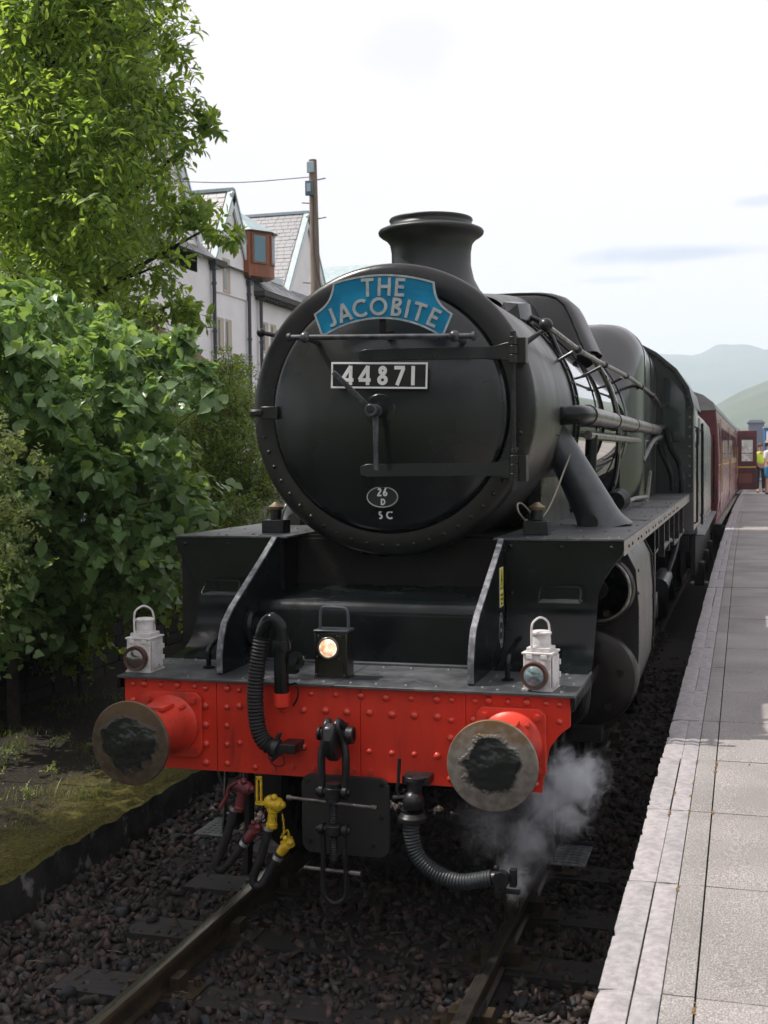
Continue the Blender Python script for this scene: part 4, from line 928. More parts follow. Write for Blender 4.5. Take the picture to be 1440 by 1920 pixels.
m = MB(); g = hb_outline(.005); ribbon(m, g+[g[0]], .010, lambda x, z, h: HB(x, z, .010+h), .006)
obj('raised_rim', m, SILV, bdy)
def arcword(txt, hgt, w, rad, z0, gap, d=.008, squeeze=1.0):
    """letters set round an arc whose lowest point of the baseline is at z0"""
    gl = glyphs(w); tot = sum(gl[c][0]*hgt*squeeze for c in txt)+sum(gap[:len(txt)-1]); x = -tot/2
    for i, c in enumerate(txt):
        wd = gl[c][0]*hgt*squeeze; a = (x+wd/2)/rad; bx, bz = rad*math.sin(a), z0-rad*(1-math.cos(a))
        ux = Vector((math.cos(a), 0, -math.sin(a))); uz = Vector((math.sin(a), 0, math.cos(a)))
        o = Vector((bx, 0, bz))-ux*wd/2
        gm, _ = glyph(c, hgt, w, HB(o.x, o.z, .0102), hbR @ (ux*squeeze), hbR @ uz, FZ, d)
        obj('letter', gm, SILV, bdy); x += wd+(gap[i] if i < len(gap) else 0)
arcword('THE', .098, .17, 1.6, .121, [.020, .022])
arcword('JACOBITE', .098, .17, .66, .018, [.014, .004, .012, .018, .020, .018, .020])

# ---------------------------------------------------------------- lamps on the footplate
LENS = mat('lens_mirrored_sky', (.14, .20, .23), .03, col2=(.05, .09, .08), scale=16, spec=1.0, coat=1)  # reflection of sky and trees put into the glass colour
LENS2 = mat('lamp_lens_dull', (.06, .055, .045), .08, spec=1.0, coat=1)
RIMC = mat('lens_rim_copper', (.10, .05, .04), .4, .5)
def white_lamp(loc, rz, label, lens):
    t = thing('oil_lamp', loc, label, 'lamp', 'white oil lamps on the front footplate'); x, y, z = loc
    b = MB().box(x-.066, x+.066, y-.075, y+.075, z+.006, z+.170)
    obj('lamp_body', b, CHIPW, t, bev=.004)
    obj('foot', MB().box(x-.072, x+.072, y-.08, y+.08, z, z+.008), CHIPW, t)
    obj('lid', MB().box(x-.073, x+.073, y-.080, y+.080, z+.1705, z+.180).box(x-.055, x+.055, y-.055, y+.062, z+.180, z+.200).box(x-.05, x-.02, y-.083, y-.079, z+.150, z+.1705).box(x+.02, x+.05, y-.083, y-.079, z+.150, z+.1705), CHIPW, t, bev=.002)
    obj('door', MB().box(x+.0695, x+.0735, y-.062, y+.058, z+.018, z+.160).box(x+.0735, x+.080, y+.050, y+.066, z+.05, z+.075).box(x+.0735, x+.080, y+.050, y+.066, z+.11, z+.135), CHIPW, t, bev=.001)
    obj('chimney', MB().lathe([(0, .050), (.006, .050), (.006, .044), (.060, .044), (.060, .050), (.068, .050), (.074, .040), (.076, 0)], (x, y+.004, z+.200), (0, 0, 1), 28), CHIPW, t)
    obj('handle', MB().tube(smooth([(x-.03, y-.055, z+.182), (x-.03, y-.055, z+.29), (x-.022, y-.04, z+.322), (x, y-.01, z+.338), (x+.022, y+.02, z+.322), (x+.03, y+.04, z+.29), (x+.03, y+.055, z+.20)], 5), .0055, 8), CHIPW, t)
    l = obj('lens_bezel', MB().lathe([(0, .064), (.026, .065), (.032, .062), (.030, .057)], (x-.008, y-.075, z+.074), (0, -1, 0), 36), RIMC, t)
    obj('lens', MB().lathe([(.012, .058), (.022, .055), (.036, .043), (.045, .023), (.048, 0)], (x-.008, y-.075, z+.074), (0, -1, 0), 32), lens, l)
    t.rotation_euler.z = rz
    return t
white_lamp((.992, .10, 1.304), R(-6), 'white oil lamp on the right of the footplate with a lens tinted like mirrored sky', LENS)
white_lamp((-1.098, .13, 1.304), R(0), 'white oil lamp on the left of the footplate turned to show its side', LENS2)
BX = mat('torch_black', (.007, .006, .005), .18, col2=(.014, .012, .009), scale=9, bump=.1, bscale=50, col3=(.10, .08, .03), scale3=40, ramp3=(.72, .76))
x, y, z = -.062, .16, 1.304
tl = thing('hand_lamp', (x, y, z), 'black electric hand lamp glowing warm at the middle of the footplate', 'lamp')
obj('lamp_case', MB().box(x-.086, x+.086, y-.055, y+.055, z+.004, z+.232), BX, tl, bev=.006)
obj('case_lid', MB().box(x-.090, x+.090, y-.060, y+.060, z+.2325, z+.244), mat('lid_grey', (.05, .06, .07), .3, .3), tl, bev=.004)
obj('base_rim', MB().box(x-.089, x+.089, y-.058, y+.058, z, z+.006), STEEL, tl)
obj('carrying_handle', MB().tube(smooth([(x-.072, y, z+.244), (x-.070, y, z+.31), (x-.062, y, z+.345), (x-.04, y, z+.352), (x+.04, y, z+.350), (x+.066, y, z+.342), (x+.076, y, z+.31), (x+.078, y, z+.244)], 5), .0075, 10), mat('handle_grey', (.06, .075, .09), .3, .3), tl)
em = bpy.data.materials.new('lit_bulb_glass'); em.use_nodes = True; nt = em.node_tree; b = nt.nodes['Principled BSDF']
b.inputs['Base Color'].default_value = (.5, .4, .3, 1); b.inputs['Roughness'].default_value = .12
tc_ = nt.nodes.new('ShaderNodeTexCoord'); nz_ = nt.nodes.new('ShaderNodeTexNoise'); nz_.inputs['Scale'].default_value = 22; nz_.inputs['Detail'].default_value = 3
rp_ = nt.nodes.new('ShaderNodeValToRGB'); rp_.color_ramp.elements[0].position = .36; rp_.color_ramp.elements[0].color = (.42, .17, .05, 1); rp_.color_ramp.elements[1].position = .58; rp_.color_ramp.elements[1].color = (1, .86, .66, 1)
nt.links.new(tc_.outputs['Object'], nz_.inputs['Vector']); nt.links.new(nz_.outputs['Fac'], rp_.inputs[0]); nt.links.new(rp_.outputs[0], b.inputs['Emission Color']); b.inputs['Emission Strength'].default_value = 1.15
bz = obj('lens_bezel', MB().lathe([(0, .056), (.008, .056), (.012, .052), (.010, .049)], (x-.010, y-.055, z+.155), (0, -1, 0), 36), STEEL, tl)
obj('glowing_lens', MB().lathe([(.001, .050), (.010, .046), (.016, .034), (.020, .018), (.021, 0)], (x-.010, y-.055, z+.155), (0, -1, 0), 32), em, bz)
sc = mesh_of('screw', MB().ball((0, 0, 0), .005, 8), STEEL)
for (dx, dz) in ((-.062, .215), (.035, .215), (-.07, .11), (.045, .10), (-.075, .02), (.07, .02)): inst('screw', sc, tl, (x+dx, y-.056, z+dz))
pieces('switch', MB().cyl((x+.055, y-.055, z+.205), (x+.055, y-.066, z+.205), .010, n=12).box(x+.058, x+.068, y-.066, y-.055, z+.03, z+.07), BX, tl, bev=.001)
# ---------------------------------------------------------------- rolling stock behind the engine
def bend(y): return .0003*max(0., y-8)**2          # the track drifts gently to the right
tend = thing('tender', (0, 15.3, 0), 'black tender coupled between the locomotive cab and the maroon coaches', 'tender')
TEN = mat('tender_paint_sheen', (.085, .080, .086), .20, col2=(.12, .112, .116), scale=2, rvar=.14, bump=.03, bscale=3, spec=1.0, stretch=(1, 1, .3))  # black paint paled in its base colour for the glancing platform reflection
tp = [(-1.30, 1.32), (-1.305, 2.75), (-1.27, 2.95), (-1.16, 3.10), (-1.0, 3.20)]; tp += [(-x, z) for x, z in tp[::-1]]
obj('tank', MB().prism(tp, 'y', 11.75, 19.0), TEN, tend, ang=30)
coal = MB()
for i in range(260):
    x, y = random.uniform(-.85, .85), random.uniform(12.2, 16.5); coal.ball((x, y, 3.12+.18*(1-abs(x))+random.uniform(-.05, .08)), random.uniform(.05, .12), 6)
obj('coal', coal, BLKP, tend, sm=False, kind='stuff')
pieces('tender_frame', MB().box(-1.28, -1.22, 11.6, 19.1, .75, 1.30).box(1.22, 1.28, 11.6, 19.1, .75, 1.30).box(-1.2, 1.2, 11.6, 19.1, 1.1, 1.3), DRK, tend)
pieces('tender_footboard', MB().box(1.30, 1.40, 11.6, 19.1, 1.30, 1.325).box(-1.40, -1.30, 11.6, 19.1, 1.30, 1.325), WORN, tend)
for x in (-1, 1):
    for y in (12.9, 15.2, 17.5):
        obj('axlebox', MB().box(x*1.22, x*1.36, y-.16, y+.16, .50, .85), DRK, tend, bev=.02)
        obj('wheel', MB().lathe([(0, .52), (.12, .52), (.13, .55), (.14, .1)], (x*.82, y, .52), (-x, 0, 0), 32), DRK, tend)
    pieces('grab_rail', MB().cyl((x*1.36, 11.85, 1.45), (x*1.36, 11.85, 2.85), .018, n=8).cyl((x*1.36, 19.0, 1.5), (x*1.36, 19.0, 2.8), .018, n=8), BLK, tend)
    rv = mesh_of('rivet', MB().lathe([(0, .014), (.005, .011), (.009, 0)], (0, 0, 0), (x, 0, 0), 8), BLK)
    for k in range(16): inst('rivet', rv, tend, (x*1.302, 12.1+k*.44, 1.42))

MARO = mat('coach_maroon_sheen', (.19, .045, .060), .20, col2=(.22, .060, .075), scale=1.5, rvar=.12, spec=1.0)  # maroon washed towards pink in place of a glancing reflection
MEND = mat('coach_end_maroon', (.09, .010, .016), .3, col2=(.05, .01, .012), scale=5)
CROOF = mat('coach_roof_grey', (.16, .16, .165), .45, col2=(.10, .10, .10), scale=3)
GLS = mat('coach_glass', (.015, .015, .017), .04, spec=.9)
LINE = mat('lining_yellow', (.55, .36, .06), .5)
def coach(y0, label, door_open):
    Lc = 19.4; x0 = bend(y0); x1 = bend(y0+Lc+.5); yaw = -math.atan2(x1-x0, Lc)
    t = thing('coach', (x0, y0, 0), label, 'railway coach', 'maroon coaches of the train')
    def pt(x, y, z): return (x+x0, y+y0, z)
    cs = [(1.33, 1.05), (1.385, 1.5), (1.385, 2.4), (1.36, 3.0), (1.325, 3.32)]
    V = cs[::-1]; sec = [(-x, z) for x, z in cs]+[(x, z) for x, z in cs[::-1]]
    body = obj('body', MB().prism([(x+x0, z) for x, z in sec], 'y', y0+.05, y0+Lc), MARO, t, ang=25)
    rf = [(-1.34, 3.325), (-1.28, 3.48), (-1.08, 3.64), (-.75, 3.76), (-.38, 3.83), (0, 3.85)]; rf += [(-x, z) for x, z in rf[:-1][::-1]]
    obj('roof', MB().prism([(x+x0, z) for x, z in rf], 'y', y0, y0+Lc+.05), CROOF, t, ang=30)
    obj('end_panel', MB().prism([(x*.985+x0, z*.995+.01) for x, z in sec+[]], 'y', y0+.03, y0+.048).box(x0-.5, x0+.5, y0-.45, y0+.03, 1.15, 3.2), MEND, t)
    for s in (-1, 1):
        pieces('lining', MB().box(x0+s*1.386, x0+s*1.3885, y0+.1, y0+Lc-.05, 2.205, 2.23).box(x0+s*1.352, x0+s*1.3555, y0+.1, y0+Lc-.05, 3.08, 3.10), LINE, t)
        for k in range(9):
            yy = y0+2.6+k*1.75; w = 1.15
            if k % 3 == 2: w = .5
            f = obj('window', MB().box(x0+s*1.372, x0+s*1.392, yy, yy+w, 2.32, 3.02), MEND, t, bev=.01)
            obj('pane', MB().box(x0+s*1.3925, x0+s*1.3945, yy+.04, yy+w-.04, 2.36, 2.98), GLS, f)
        for yy in (y0+.9, y0+8.6, y0+Lc-1.6):
            d = obj('door', MB().box(x0+s*1.384, x0+s*1.398, yy, yy+.62, 1.2, 3.18), MARO, t, bev=.006)
            obj('door_window', MB().box(x0+s*1.3985, x0+s*1.400, yy+.1, yy+.52, 2.3, 2.98), GLS, d)
            obj('door_handle', MB().cyl((x0+s*1.40, yy+.09, 1.95), (x0+s*1.44, yy+.09, 1.95), .014, n=8).box(x0+s*1.42, x0+s*1.44, yy+.03, yy+.14, 1.935, 1.965), BRASS, d)
            obj('grab_rail', MB().cyl((x0+s*1.43, yy-.12, 1.65), (x0+s*1.43, yy-.12, 2.7), .012, n=6), BRASS, d)
        for yy in (y0+2.4, y0+Lc-2.4):
            obj('bogie', MB().box(x0+s*.95, x0+s*1.10, yy-1.6, yy+1.6, .45, .75).box(x0+s*1.0, x0+s*1.16, yy-1.25, yy-.95, .35, .62).box(x0+s*1.0, x0+s*1.16, yy+.95, yy+1.25, .35, .62), DRK, t, bev=.02)
        obj('footboard', MB().box(x0+s*1.25, x0+s*1.42, y0+.4, y0+Lc-.4, .98, 1.01), mat('footboard', (.10, .09, .07), .6, col2=(.3, .25, .12), scale=3, ramp=(.55, .6)), t)
    uf = MB().box(x0-1.2, x0+1.2, y0, y0+Lc, .8, 1.04).box(x0-.9, x0+1.15, y0+6, y0+9, .35, .8).box(x0-.9, x0+1.1, y0+11, y0+12.4, .4, .8)
    obj('underframe', uf, DRK, t)
    wh = MB()
    for yy in (y0+1.2, y0+3.6, y0+Lc-3.6, y0+Lc-1.2):
        for s in (-1, 1): wh.lathe([(0, .1), (0, .46), (.1, .46), (.12, .49), (.13, .1)], (x0+s*.81, yy, .46), (-s, 0, 0), 24)
    pieces('wheelset', wh, DRK, t)
    if door_open:
        yd = y0+Lc-.55; xa = x0+1.40; WPAP = mat('window_paper', (.72, .72, .70), .3, col2=(.45, .45, .42), scale=4, ramp=(.48, .52))
        o = obj('open_door', MB().box(xa, xa+.66, yd, yd+.05, 1.22, 3.28), MEND, t, bev=.02); o['label'] = 'coach door swung wide open over the platform'
        obj('door_window_frame', MB().box(xa+.12, xa+.55, yd-.012, yd-.001, 2.18, 2.98), MEND, o)
        pieces('window_pane', MB().box(xa+.15, xa+.52, yd-.016, yd-.0125, 2.50, 2.95).box(xa+.15, xa+.52, yd-.016, yd-.0125, 2.21, 2.475), WPAP, o)
        obj('yellow_stripe', MB().box(xa+.03, xa+.63, yd-.006, yd-.001, 1.98, 2.03), LINE, o)
        obj('kick_panel', MB().box(xa+.06, xa+.50, yd-.008, yd-.001, 1.45, 1.78), mat('panel_brown', (.16, .045, .03), .4), o, bev=.004)
        obj('ventilator_hood', MB().box(xa+.22, xa+.48, yd-.03, yd-.001, 3.06, 3.16), MEND, o)
    t.rotation_euler.z = yaw
    return t
coach(20.0, 'maroon coach coupled behind the tender with one door open over the platform', True)
coach(40.4, 'maroon coach hidden mostly behind the open coach door further down', False)

# ---------------------------------------------------------------- platform
def pz(y): return .90+.0052*max(0., y-8)
plat = thing('platform', (1.52, 0, 0), kind='structure')
CONC = [mat('edge_coping_'+n, c, .72, col2=c2, scale=26, ramp=(.38, .62), detail=9, bump=.6, bscale=80, col3=c3, scale3=3.5, ramp3=(.50, .72)) for n, c, c2, c3 in
        (('pale', (.25, .23, .235), (.36, .335, .34), (.19, .18, .185)), ('grey', (.23, .215, .22), (.33, .31, .32), (.17, .165, .17)))]
def aggregate(name, base, speck):
    m = bpy.data.materials.new(name); m.use_nodes = True; nt = m.node_tree; b = nt.nodes['Principled BSDF']; N = nt.nodes.new; L = nt.links.new
    b.inputs['Roughness'].default_value = .8; b.inputs['Specular IOR Level'].default_value = .3
    tc = N('ShaderNodeTexCoord'); oi = N('ShaderNodeObjectInfo'); ad = N('ShaderNodeVectorMath'); ad.operation = 'ADD'; L(tc.outputs['Object'], ad.inputs[0]); L(oi.outputs['Location'], ad.inputs[1])
    vo = N('ShaderNodeTexNoise'); vo.inputs['Scale'].default_value = 210; vo.inputs['Detail'].default_value = 2; L(ad.outputs[0], vo.inputs['Vector'])
    r = N('ShaderNodeValToRGB'); e = r.color_ramp.elements; e[0].position = .46; e[0].color = (*base, 1); e[1].position = .64; e[1].color = (*speck, 1); L(vo.outputs['Fac'], r.inputs[0])
    n2 = N('ShaderNodeTexNoise'); n2.inputs['Scale'].default_value = 1.3; n2.inputs['Detail'].default_value = 6; L(ad.outputs[0], n2.inputs['Vector'])
    mr = N('ShaderNodeMapRange'); L(n2.outputs['Fac'], mr.inputs[0]); mr.inputs[1].default_value = .35; mr.inputs[2].default_value = .7; mr.inputs[3].default_value = .76; mr.inputs[4].default_value = 1.14
    m2 = N('ShaderNodeMapRange'); L(oi.outputs['Random'], m2.inputs[0]); m2.inputs[3].default_value = .92; m2.inputs[4].default_value = 1.08
    mu = N('ShaderNodeMath'); mu.operation = 'MULTIPLY'; L(mr.outputs[0], mu.inputs[0]); L(m2.outputs[0], mu.inputs[1])
    mi = N('ShaderNodeVectorMath'); mi.operation = 'SCALE'; L(r.outputs[0], mi.inputs[0]); L(mu.outputs[0], mi.inputs['Scale']); L(mi.outputs[0], b.inputs['Base Color'])
    bp = N('ShaderNodeBump'); bp.inputs['Strength'].default_value = .4; bp.inputs['Distance'].default_value = .004; L(vo.outputs['Fac'], bp.inputs['Height']); L(bp.outputs[0], b.inputs['Normal'])
    return m
AGG = aggregate('aggregate_paving', (.185, .168, .162), (.42, .395, .385)); AGG2 = aggregate('aggregate_strip', (.19, .175, .168), (.40, .38, .37))
PITCHY = .915; Y0 = -4.93
def slab_mesh(name, w, l, m, rough=.0, jag=False, seed=0):
    b = bmesh.new(); nx, ny = max(2, int(w/.12)), 24 if jag else 10
    r = random.Random(seed); V = []
    for j in range(ny+1):
        for i in range(nx+1):
            x, y = w*i/nx, l*j/ny; z = 0
            if jag and i == 0: x += max(0, r.gauss(0, .0014)); z -= abs(r.gauss(0, .002))
            if jag and i == 0 and r.random() < .10: x += .006; z -= .007
            if (j in (0, ny) or i in (0, nx)): z -= .0035+r.random()*.002
            V.append((x, y, z+r.gauss(0, .0006)))
    mb = MB(); k = len(V); F = []
    for j in range(ny):
        for i in range(nx): a = j*(nx+1)+i; F.append((a, a+1, a+nx+2, a+nx+1))
    rim = [i for i in range(nx+1)]+[j*(nx+1)+nx for j in range(1, ny+1)]+[ny*(nx+1)+i for i in range(nx-1, -1, -1)]+[j*(nx+1) for j in range(ny-1, 0, -1)]
    for q in rim: V.append((V[q][0]+(.006 if jag and V[q][0] < .03 else 0), V[q][1], -.09))
    for a in range(len(rim)): F.append((rim[a], k+a, k+(a+1) % len(rim), rim[(a+1) % len(rim)]))
    return mesh_of(name, mb.add(V, F), m, ang=50)
W_ = [(0, .094), (.098, .074), (.176, .086)]
edge_me = [slab_mesh('coping_stone', .094, PITCHY-.006, CONC[k % 2], jag=True, seed=k) for k in range(4)]
st2_me = [slab_mesh('coping_strip', .074, PITCHY-.006, CONC[(k+1) % 2], seed=k+10) for k in range(2)]
st3_me = [slab_mesh('paving_strip', .086, PITCHY-.006, AGG2, seed=k+20) for k in range(2)]
big_me = [slab_mesh('paving_slab', .905, PITCHY-.006, AGG, seed=k+30) for k in range(3)]
XE = 1.520
for r_ in range(34):
    y = Y0+PITCHY*r_; z = pz(y); dx = bend(y+.4); tilt = (math.atan(.0052) if y > 8 else 0, 0, -math.atan(.0006*max(0, y-8)))
    jz = random.uniform(-.002, .002)
    inst('coping_stone', edge_me[r_ % 4], plat, (XE+dx+random.uniform(-.004, .004), y, z+jz), rot=tilt)
    inst('coping_strip', st2_me[r_ % 2], plat, (XE+.098+dx, y, z+jz+random.uniform(-.001, .001)), rot=tilt)
    inst('paving_strip', st3_me[r_ % 2], plat, (XE+.176+dx, y, z+.001+random.uniform(-.001, .001)), rot=tilt)
    for c in range(5): inst('paving_slab', big_me[(r_+c) % 3], plat, (XE+.268+dx+c*.911, y, z+random.uniform(-.0015, .0015)), rot=tilt)
far = MB(); V = []; F = []; ys = np.linspace(Y0+PITCHY*34, 110, 24)
for y in ys: V += [(XE+bend(y), y, pz(y)), (XE+bend(y)+.17, y, pz(y)), (XE+bend(y)+4.8, y, pz(y)), (XE+bend(y), y, -.3)]
for i in range(len(ys)-1): a = 4*i; F += [(a+1, a+2, a+6, a+5)]
obj('far_paving', MB().add(V, F), AGG, plat)
F = []
for i in range(len(ys)-1): a = 4*i; F += [(a, a+1, a+5, a+4), (a, a+4, a+7, a+3)]
obj('far_coping', MB().add(V, F), CONC[0], plat)
obj('platform_core', MB().box(XE+.03, XE+4.8, Y0-4, 8, -.3, .815).prism([(8, -.3), (8, .815), (26.5, .91), (26.5, -.3)], 'x', XE+.14, XE+4.9), mat('joint_sand', (.09, .08, .065), .9, col2=(.16, .10, .04), scale=3), plat)
obj('platform_wall', MB().box(XE+.012, XE+.029, Y0-4, 9, -.3, .80), DRK, plat)
mossm = mat('joint_moss', (.11, .085, .03), .9, col2=(.19, .10, .03), scale=30, bump=.5, bscale=90)
mo = MB()
for (x, y) in [(XE+.096, .495), (XE+.174, .49), (XE+.266, .50), (XE+.267, -.36), (XE+.174, -.37), (XE+.266, .42), (XE+.095, -.40), (XE+.265, 1.45), (XE+.60, -.425), (XE+.70, -.42), (XE+.42, .49), (XE+.174, -1.34), (XE+.68, -1.34), (XE+.265, -2.26), (XE+.1, -.1), (XE+.17, -.12), (XE+.173, .1), (XE+.265, .33)]:
    for q in range(14):
        a, b_ = random.gauss(0, .0022), random.gauss(0, .020); mo.ball((x+a, y+b_, .8975), random.uniform(.0025, .005), 6, (1, 1.4, .6))
obj('moss', mo, mossm, plat, kind='stuff')

# ---------------------------------------------------------------- track
trk = thing('railway_track', (0, 0, -.15), kind='structure')
RAILM = mat('rail_side_rust', (.045, .031, .015), .5, col2=(.020, .014, .008), scale=14, bump=.2, bscale=50)
RTOP = mat('rail_top', (.42, .39, .36), .16, .95, col2=(.22, .19, .16), scale=20, rvar=.25, stretch=(1, .06, 1))
RSH = mat('rail_edge_shine', (.30, .19, .09), .3, .7, col2=(.14, .08, .035), scale=20, stretch=(1, .1, 1))
def extr(prof, ys, cx, name, m, par):
    V = []; F = []; n = len(prof)
    for y in ys: V += [(cx+bend(y)+x, y, z) for x, z in prof]
    for i in range(len(ys)-1):
        for k in range(n): F.append((i*n+k, i*n+(k+1) % n, (i+1)*n+(k+1) % n, (i+1)*n+k))
    F += [tuple(range(n))[::-1], tuple(range((len(ys)-1)*n, len(ys)*n))]
    return obj(name, MB().add(V, F), m, par, ang=45)
ysr = [-9, 8]+list(np.linspace(12, 90, 18))
for s in (-1, 1):
    prof = [(-.030, -.003), (-.034, -.008), (-.034, -.036), (-.014, -.048), (-.009, -.052), (-.009, -.112), (-.014, -.118), (-.034, -.124), (-.034, -.140), (.034, -.140), (.034, -.124), (.014, -.118), (.009, -.112), (.009, -.052), (.014, -.048), (.034, -.036), (.034, -.008), (.030, -.003)]
    r_ = extr(prof, ysr, s*.753, 'rail', RAILM, trk)
    extr([(-.026, -.0028), (-.026, -.0005), (-.012, .0008), (.012, .0008), (.026, -.0005), (.026, -.0028)], ysr, s*.753, 'running_surface', RTOP, r_)
    extr([(-s*.035, -.012), (-s*.0262, -.0022), (-s*.028, -.006), (-s*.034, -.014)], ysr, s*.753, 'worn_gauge_corner', RSH, r_)
SLP = mat('sleeper_timber', (.012, .0105, .0095), .75, col2=(.026, .022, .019), scale=5, stretch=(1, 8, 8), bump=.3, bscale=18)
slm = mesh_of('sleeper', MB().box(-1.30, 1.30, -.125, .125, -.26, -.142), SLP)
chm_ = MB().box(-.19, .19, -.09, .09, -.141, -.128).box(.05, .10, -.05, .05, -.128, -.06).box(-.10, -.05, -.05, .05, -.128, -.06)
chm_.cyl((.15, .05, -.128), (.15, .05, -.09), .02, n=8).cyl((-.15, -.05, -.128), (-.15, -.05, -.09), .02, n=8)
chairm = mesh_of('rail_chair', chm_, RAILM); keym = mesh_of('rail_key', MB().box(-.05, -.012, -.08, .09, -.115, -.05), SLP)
for k in range(-10, 60):
    y = .33+.72*k; x = bend(y)
    so = inst('sleeper', slm, trk, (x, y, 0), rot=(0, 0, random.uniform(-.01, .01)))
    if y < 12:
        for s in (-1, 1):
            c = bpy.data.objects.new('rail_chair', chairm); c.parent = so; c.location = (s*.753, 0, 0); C.objects.link(c)
            c2 = bpy.data.objects.new('rail_key', keym); c2.parent = so; c2.location = (s*.753+(.0 if s < 0 else .062), 0, 0); C.objects.link(c2)

# ---------------------------------------------------------------- ground, ledge, ballast
def grid(name, xs, ys, zf, m, kind='structure', parent=None, sm=True):
    V = [(x, y, zf(x, y)) for y in ys for x in xs]; n = len(xs); F = []
    for j in range(len(ys)-1):
        for i in range(n-1): F.append((j*n+i, j*n+i+1, (j+1)*n+i+1, (j+1)*n+i))
    me = bpy.data.meshes.new(name); me.from_pydata(V, [], F); me.update()
    if sm: me.shade_smooth()
    me.materials.append(m); o = bpy.data.objects.new(name, me); C.objects.link(o); o['kind'] = kind
    if parent: o.parent = parent; o.location = -wloc(parent)
    return o
def nz3(x, y, z=0): return mnoise.noise(Vector((x, y, z)))
GRASSG = mat('grass_ground', (.055, .075, .022), .9, col2=(.09, .11, .035), scale=.4, col3=(.10, .09, .05), scale3=.06)
g_ = grid('ground', [-4400, -500, -60, -20, -5.0, 6.4, 20, 60, 500, 4400], [-900, -200, -40, -9, 60, 200, 900, 4400], lambda x, y: -.31, GRASSG)
BAL = mat('ballast_bed', (.014, .010, .009), .9, col2=(.026, .019, .016), scale=30, bump=.8, bscale=35)
xs = np.linspace(-2.25, 1.62, 60); ysb = list(np.linspace(-9, 12, 190))+list(np.linspace(13, 90, 40))
bal = grid('ballast', list(xs), ysb, lambda x, y: -.185+.025*nz3(x*3, y*3)+(.02 if abs(x) < .7 else 0)+(.040*min(1, max(0, (y-1.6)/1.2))*min(1, max(0, (abs(x)-.82)/.1)))+(.03 if y > 9 else 0)+.02*nz3(x*14, y*14, 3), BAL)
for v in bal.data.vertices: v.co.x += bend(v.co.y)
# stones: a few irregular shapes, random tint per stone
def stone_shape(seed):
    """angular chip: hull of a few random points"""
    r = np.random.default_rng(seed+40); P = r.normal(size=(10, 3)); P /= np.linalg.norm(P, axis=1)[:, None]; P *= r.uniform(.75, 1.15, (10, 1))*np.array([1.35, .95, .68])
    b = bmesh.new(); vs = [b.verts.new(p) for p in P]; h = bmesh.ops.convex_hull(b, input=vs)
    bmesh.ops.delete(b, geom=list({g for g in h['geom_interior']+h['geom_unused'] if isinstance(g, bmesh.types.BMVert)}), context='VERTS')
    bmesh.ops.triangulate(b, faces=b.faces); bmesh.ops.recalc_face_normals(b, faces=b.faces); b.verts.ensure_lookup_table(); b.verts.index_update()
    V = np.array([v.co[:] for v in b.verts]); F = np.array([tuple(v.index for v in f.verts) for f in b.faces]); b.free(); return V, F
SH = [stone_shape(k) for k in range(8)]
def tint_material(name, cols, rough=.75, bump=.3):
    m = bpy.data.materials.new(name); m.use_nodes = True; nt = m.node_tree; b = nt.nodes['Principled BSDF']; N = nt.nodes.new; L = nt.links.new
    b.inputs['Roughness'].default_value = rough
    at = N('ShaderNodeAttribute'); at.attribute_name = 'tint'; oi = N('ShaderNodeObjectInfo'); ad = N('ShaderNodeMath'); ad.operation = 'ADD'; L(at.outputs['Fac'], ad.inputs[0])
    L(oi.outputs['Random'], ad.inputs[1]); fr_ = N('ShaderNodeMath'); fr_.operation = 'FRACT'; L(ad.outputs[0], fr_.inputs[0])
    r = N('ShaderNodeValToRGB'); r.color_ramp.interpolation = 'CONSTANT' if len(cols) > 3 else 'LINEAR'
    while len(r.color_ramp.elements) < len(cols): r.color_ramp.elements.new(.5)
    for i, c in enumerate(cols): r.color_ramp.elements[i].position = i/len(cols); r.color_ramp.elements[i].color = (*c, 1)
    L(fr_.outputs[0], r.inputs[0])
    tc = N('ShaderNodeTexCoord'); nz = N('ShaderNodeTexNoise'); nz.inputs['Scale'].default_value = 25; nz.inputs['Detail'].default_value = 6; L(tc.outputs['Object'], nz.inputs['Vector'])
    mr = N('ShaderNodeMapRange'); L(nz.outputs['Fac'], mr.inputs[0]); mr.inputs[3].default_value = .6; mr.inputs[4].default_value = 1.4
    sc = N('ShaderNodeVectorMath'); sc.operation = 'SCALE'; L(r.outputs[0], sc.inputs[0]); L(mr.outputs[0], sc.inputs['Scale']); L(sc.outputs[0], b.inputs['Base Color'])
    if bump:
        bp = N('ShaderNodeBump'); bp.inputs['Strength'].default_value = bump; bp.inputs['Distance'].default_value = .004; L(nz.outputs['Fac'], bp.inputs['Height']); L(bp.outputs[0], b.inputs['Normal'])
    return m
STN = tint_material('ballast_stone', [(.034, .021, .017), (.020, .014, .013), (.052, .033, .026), (.014, .012, .013), (.040, .026, .023), (.011, .0095, .0095), (.044, .028, .018), (.022, .026, .030), (.075, .048, .042), (.027, .017, .014), (.013, .010, .009), (.060, .052, .048), (.022, .017, .015)], bump=.5)
def rotm(n, r):
    q = r.normal(size=(n, 4)); q /= np.linalg.norm(q, axis=1)[:, None]; w, x, y, z = q.T
    return np.stack([1-2*(y*y+z*z), 2*(x*y-z*w), 2*(x*z+y*w), 2*(x*y+z*w), 1-2*(x*x+z*z), 2*(y*z-x*w), 2*(x*z-y*w), 2*(y*z+x*w), 1-2*(x*x+y*y)], 1).reshape(n, 3, 3)
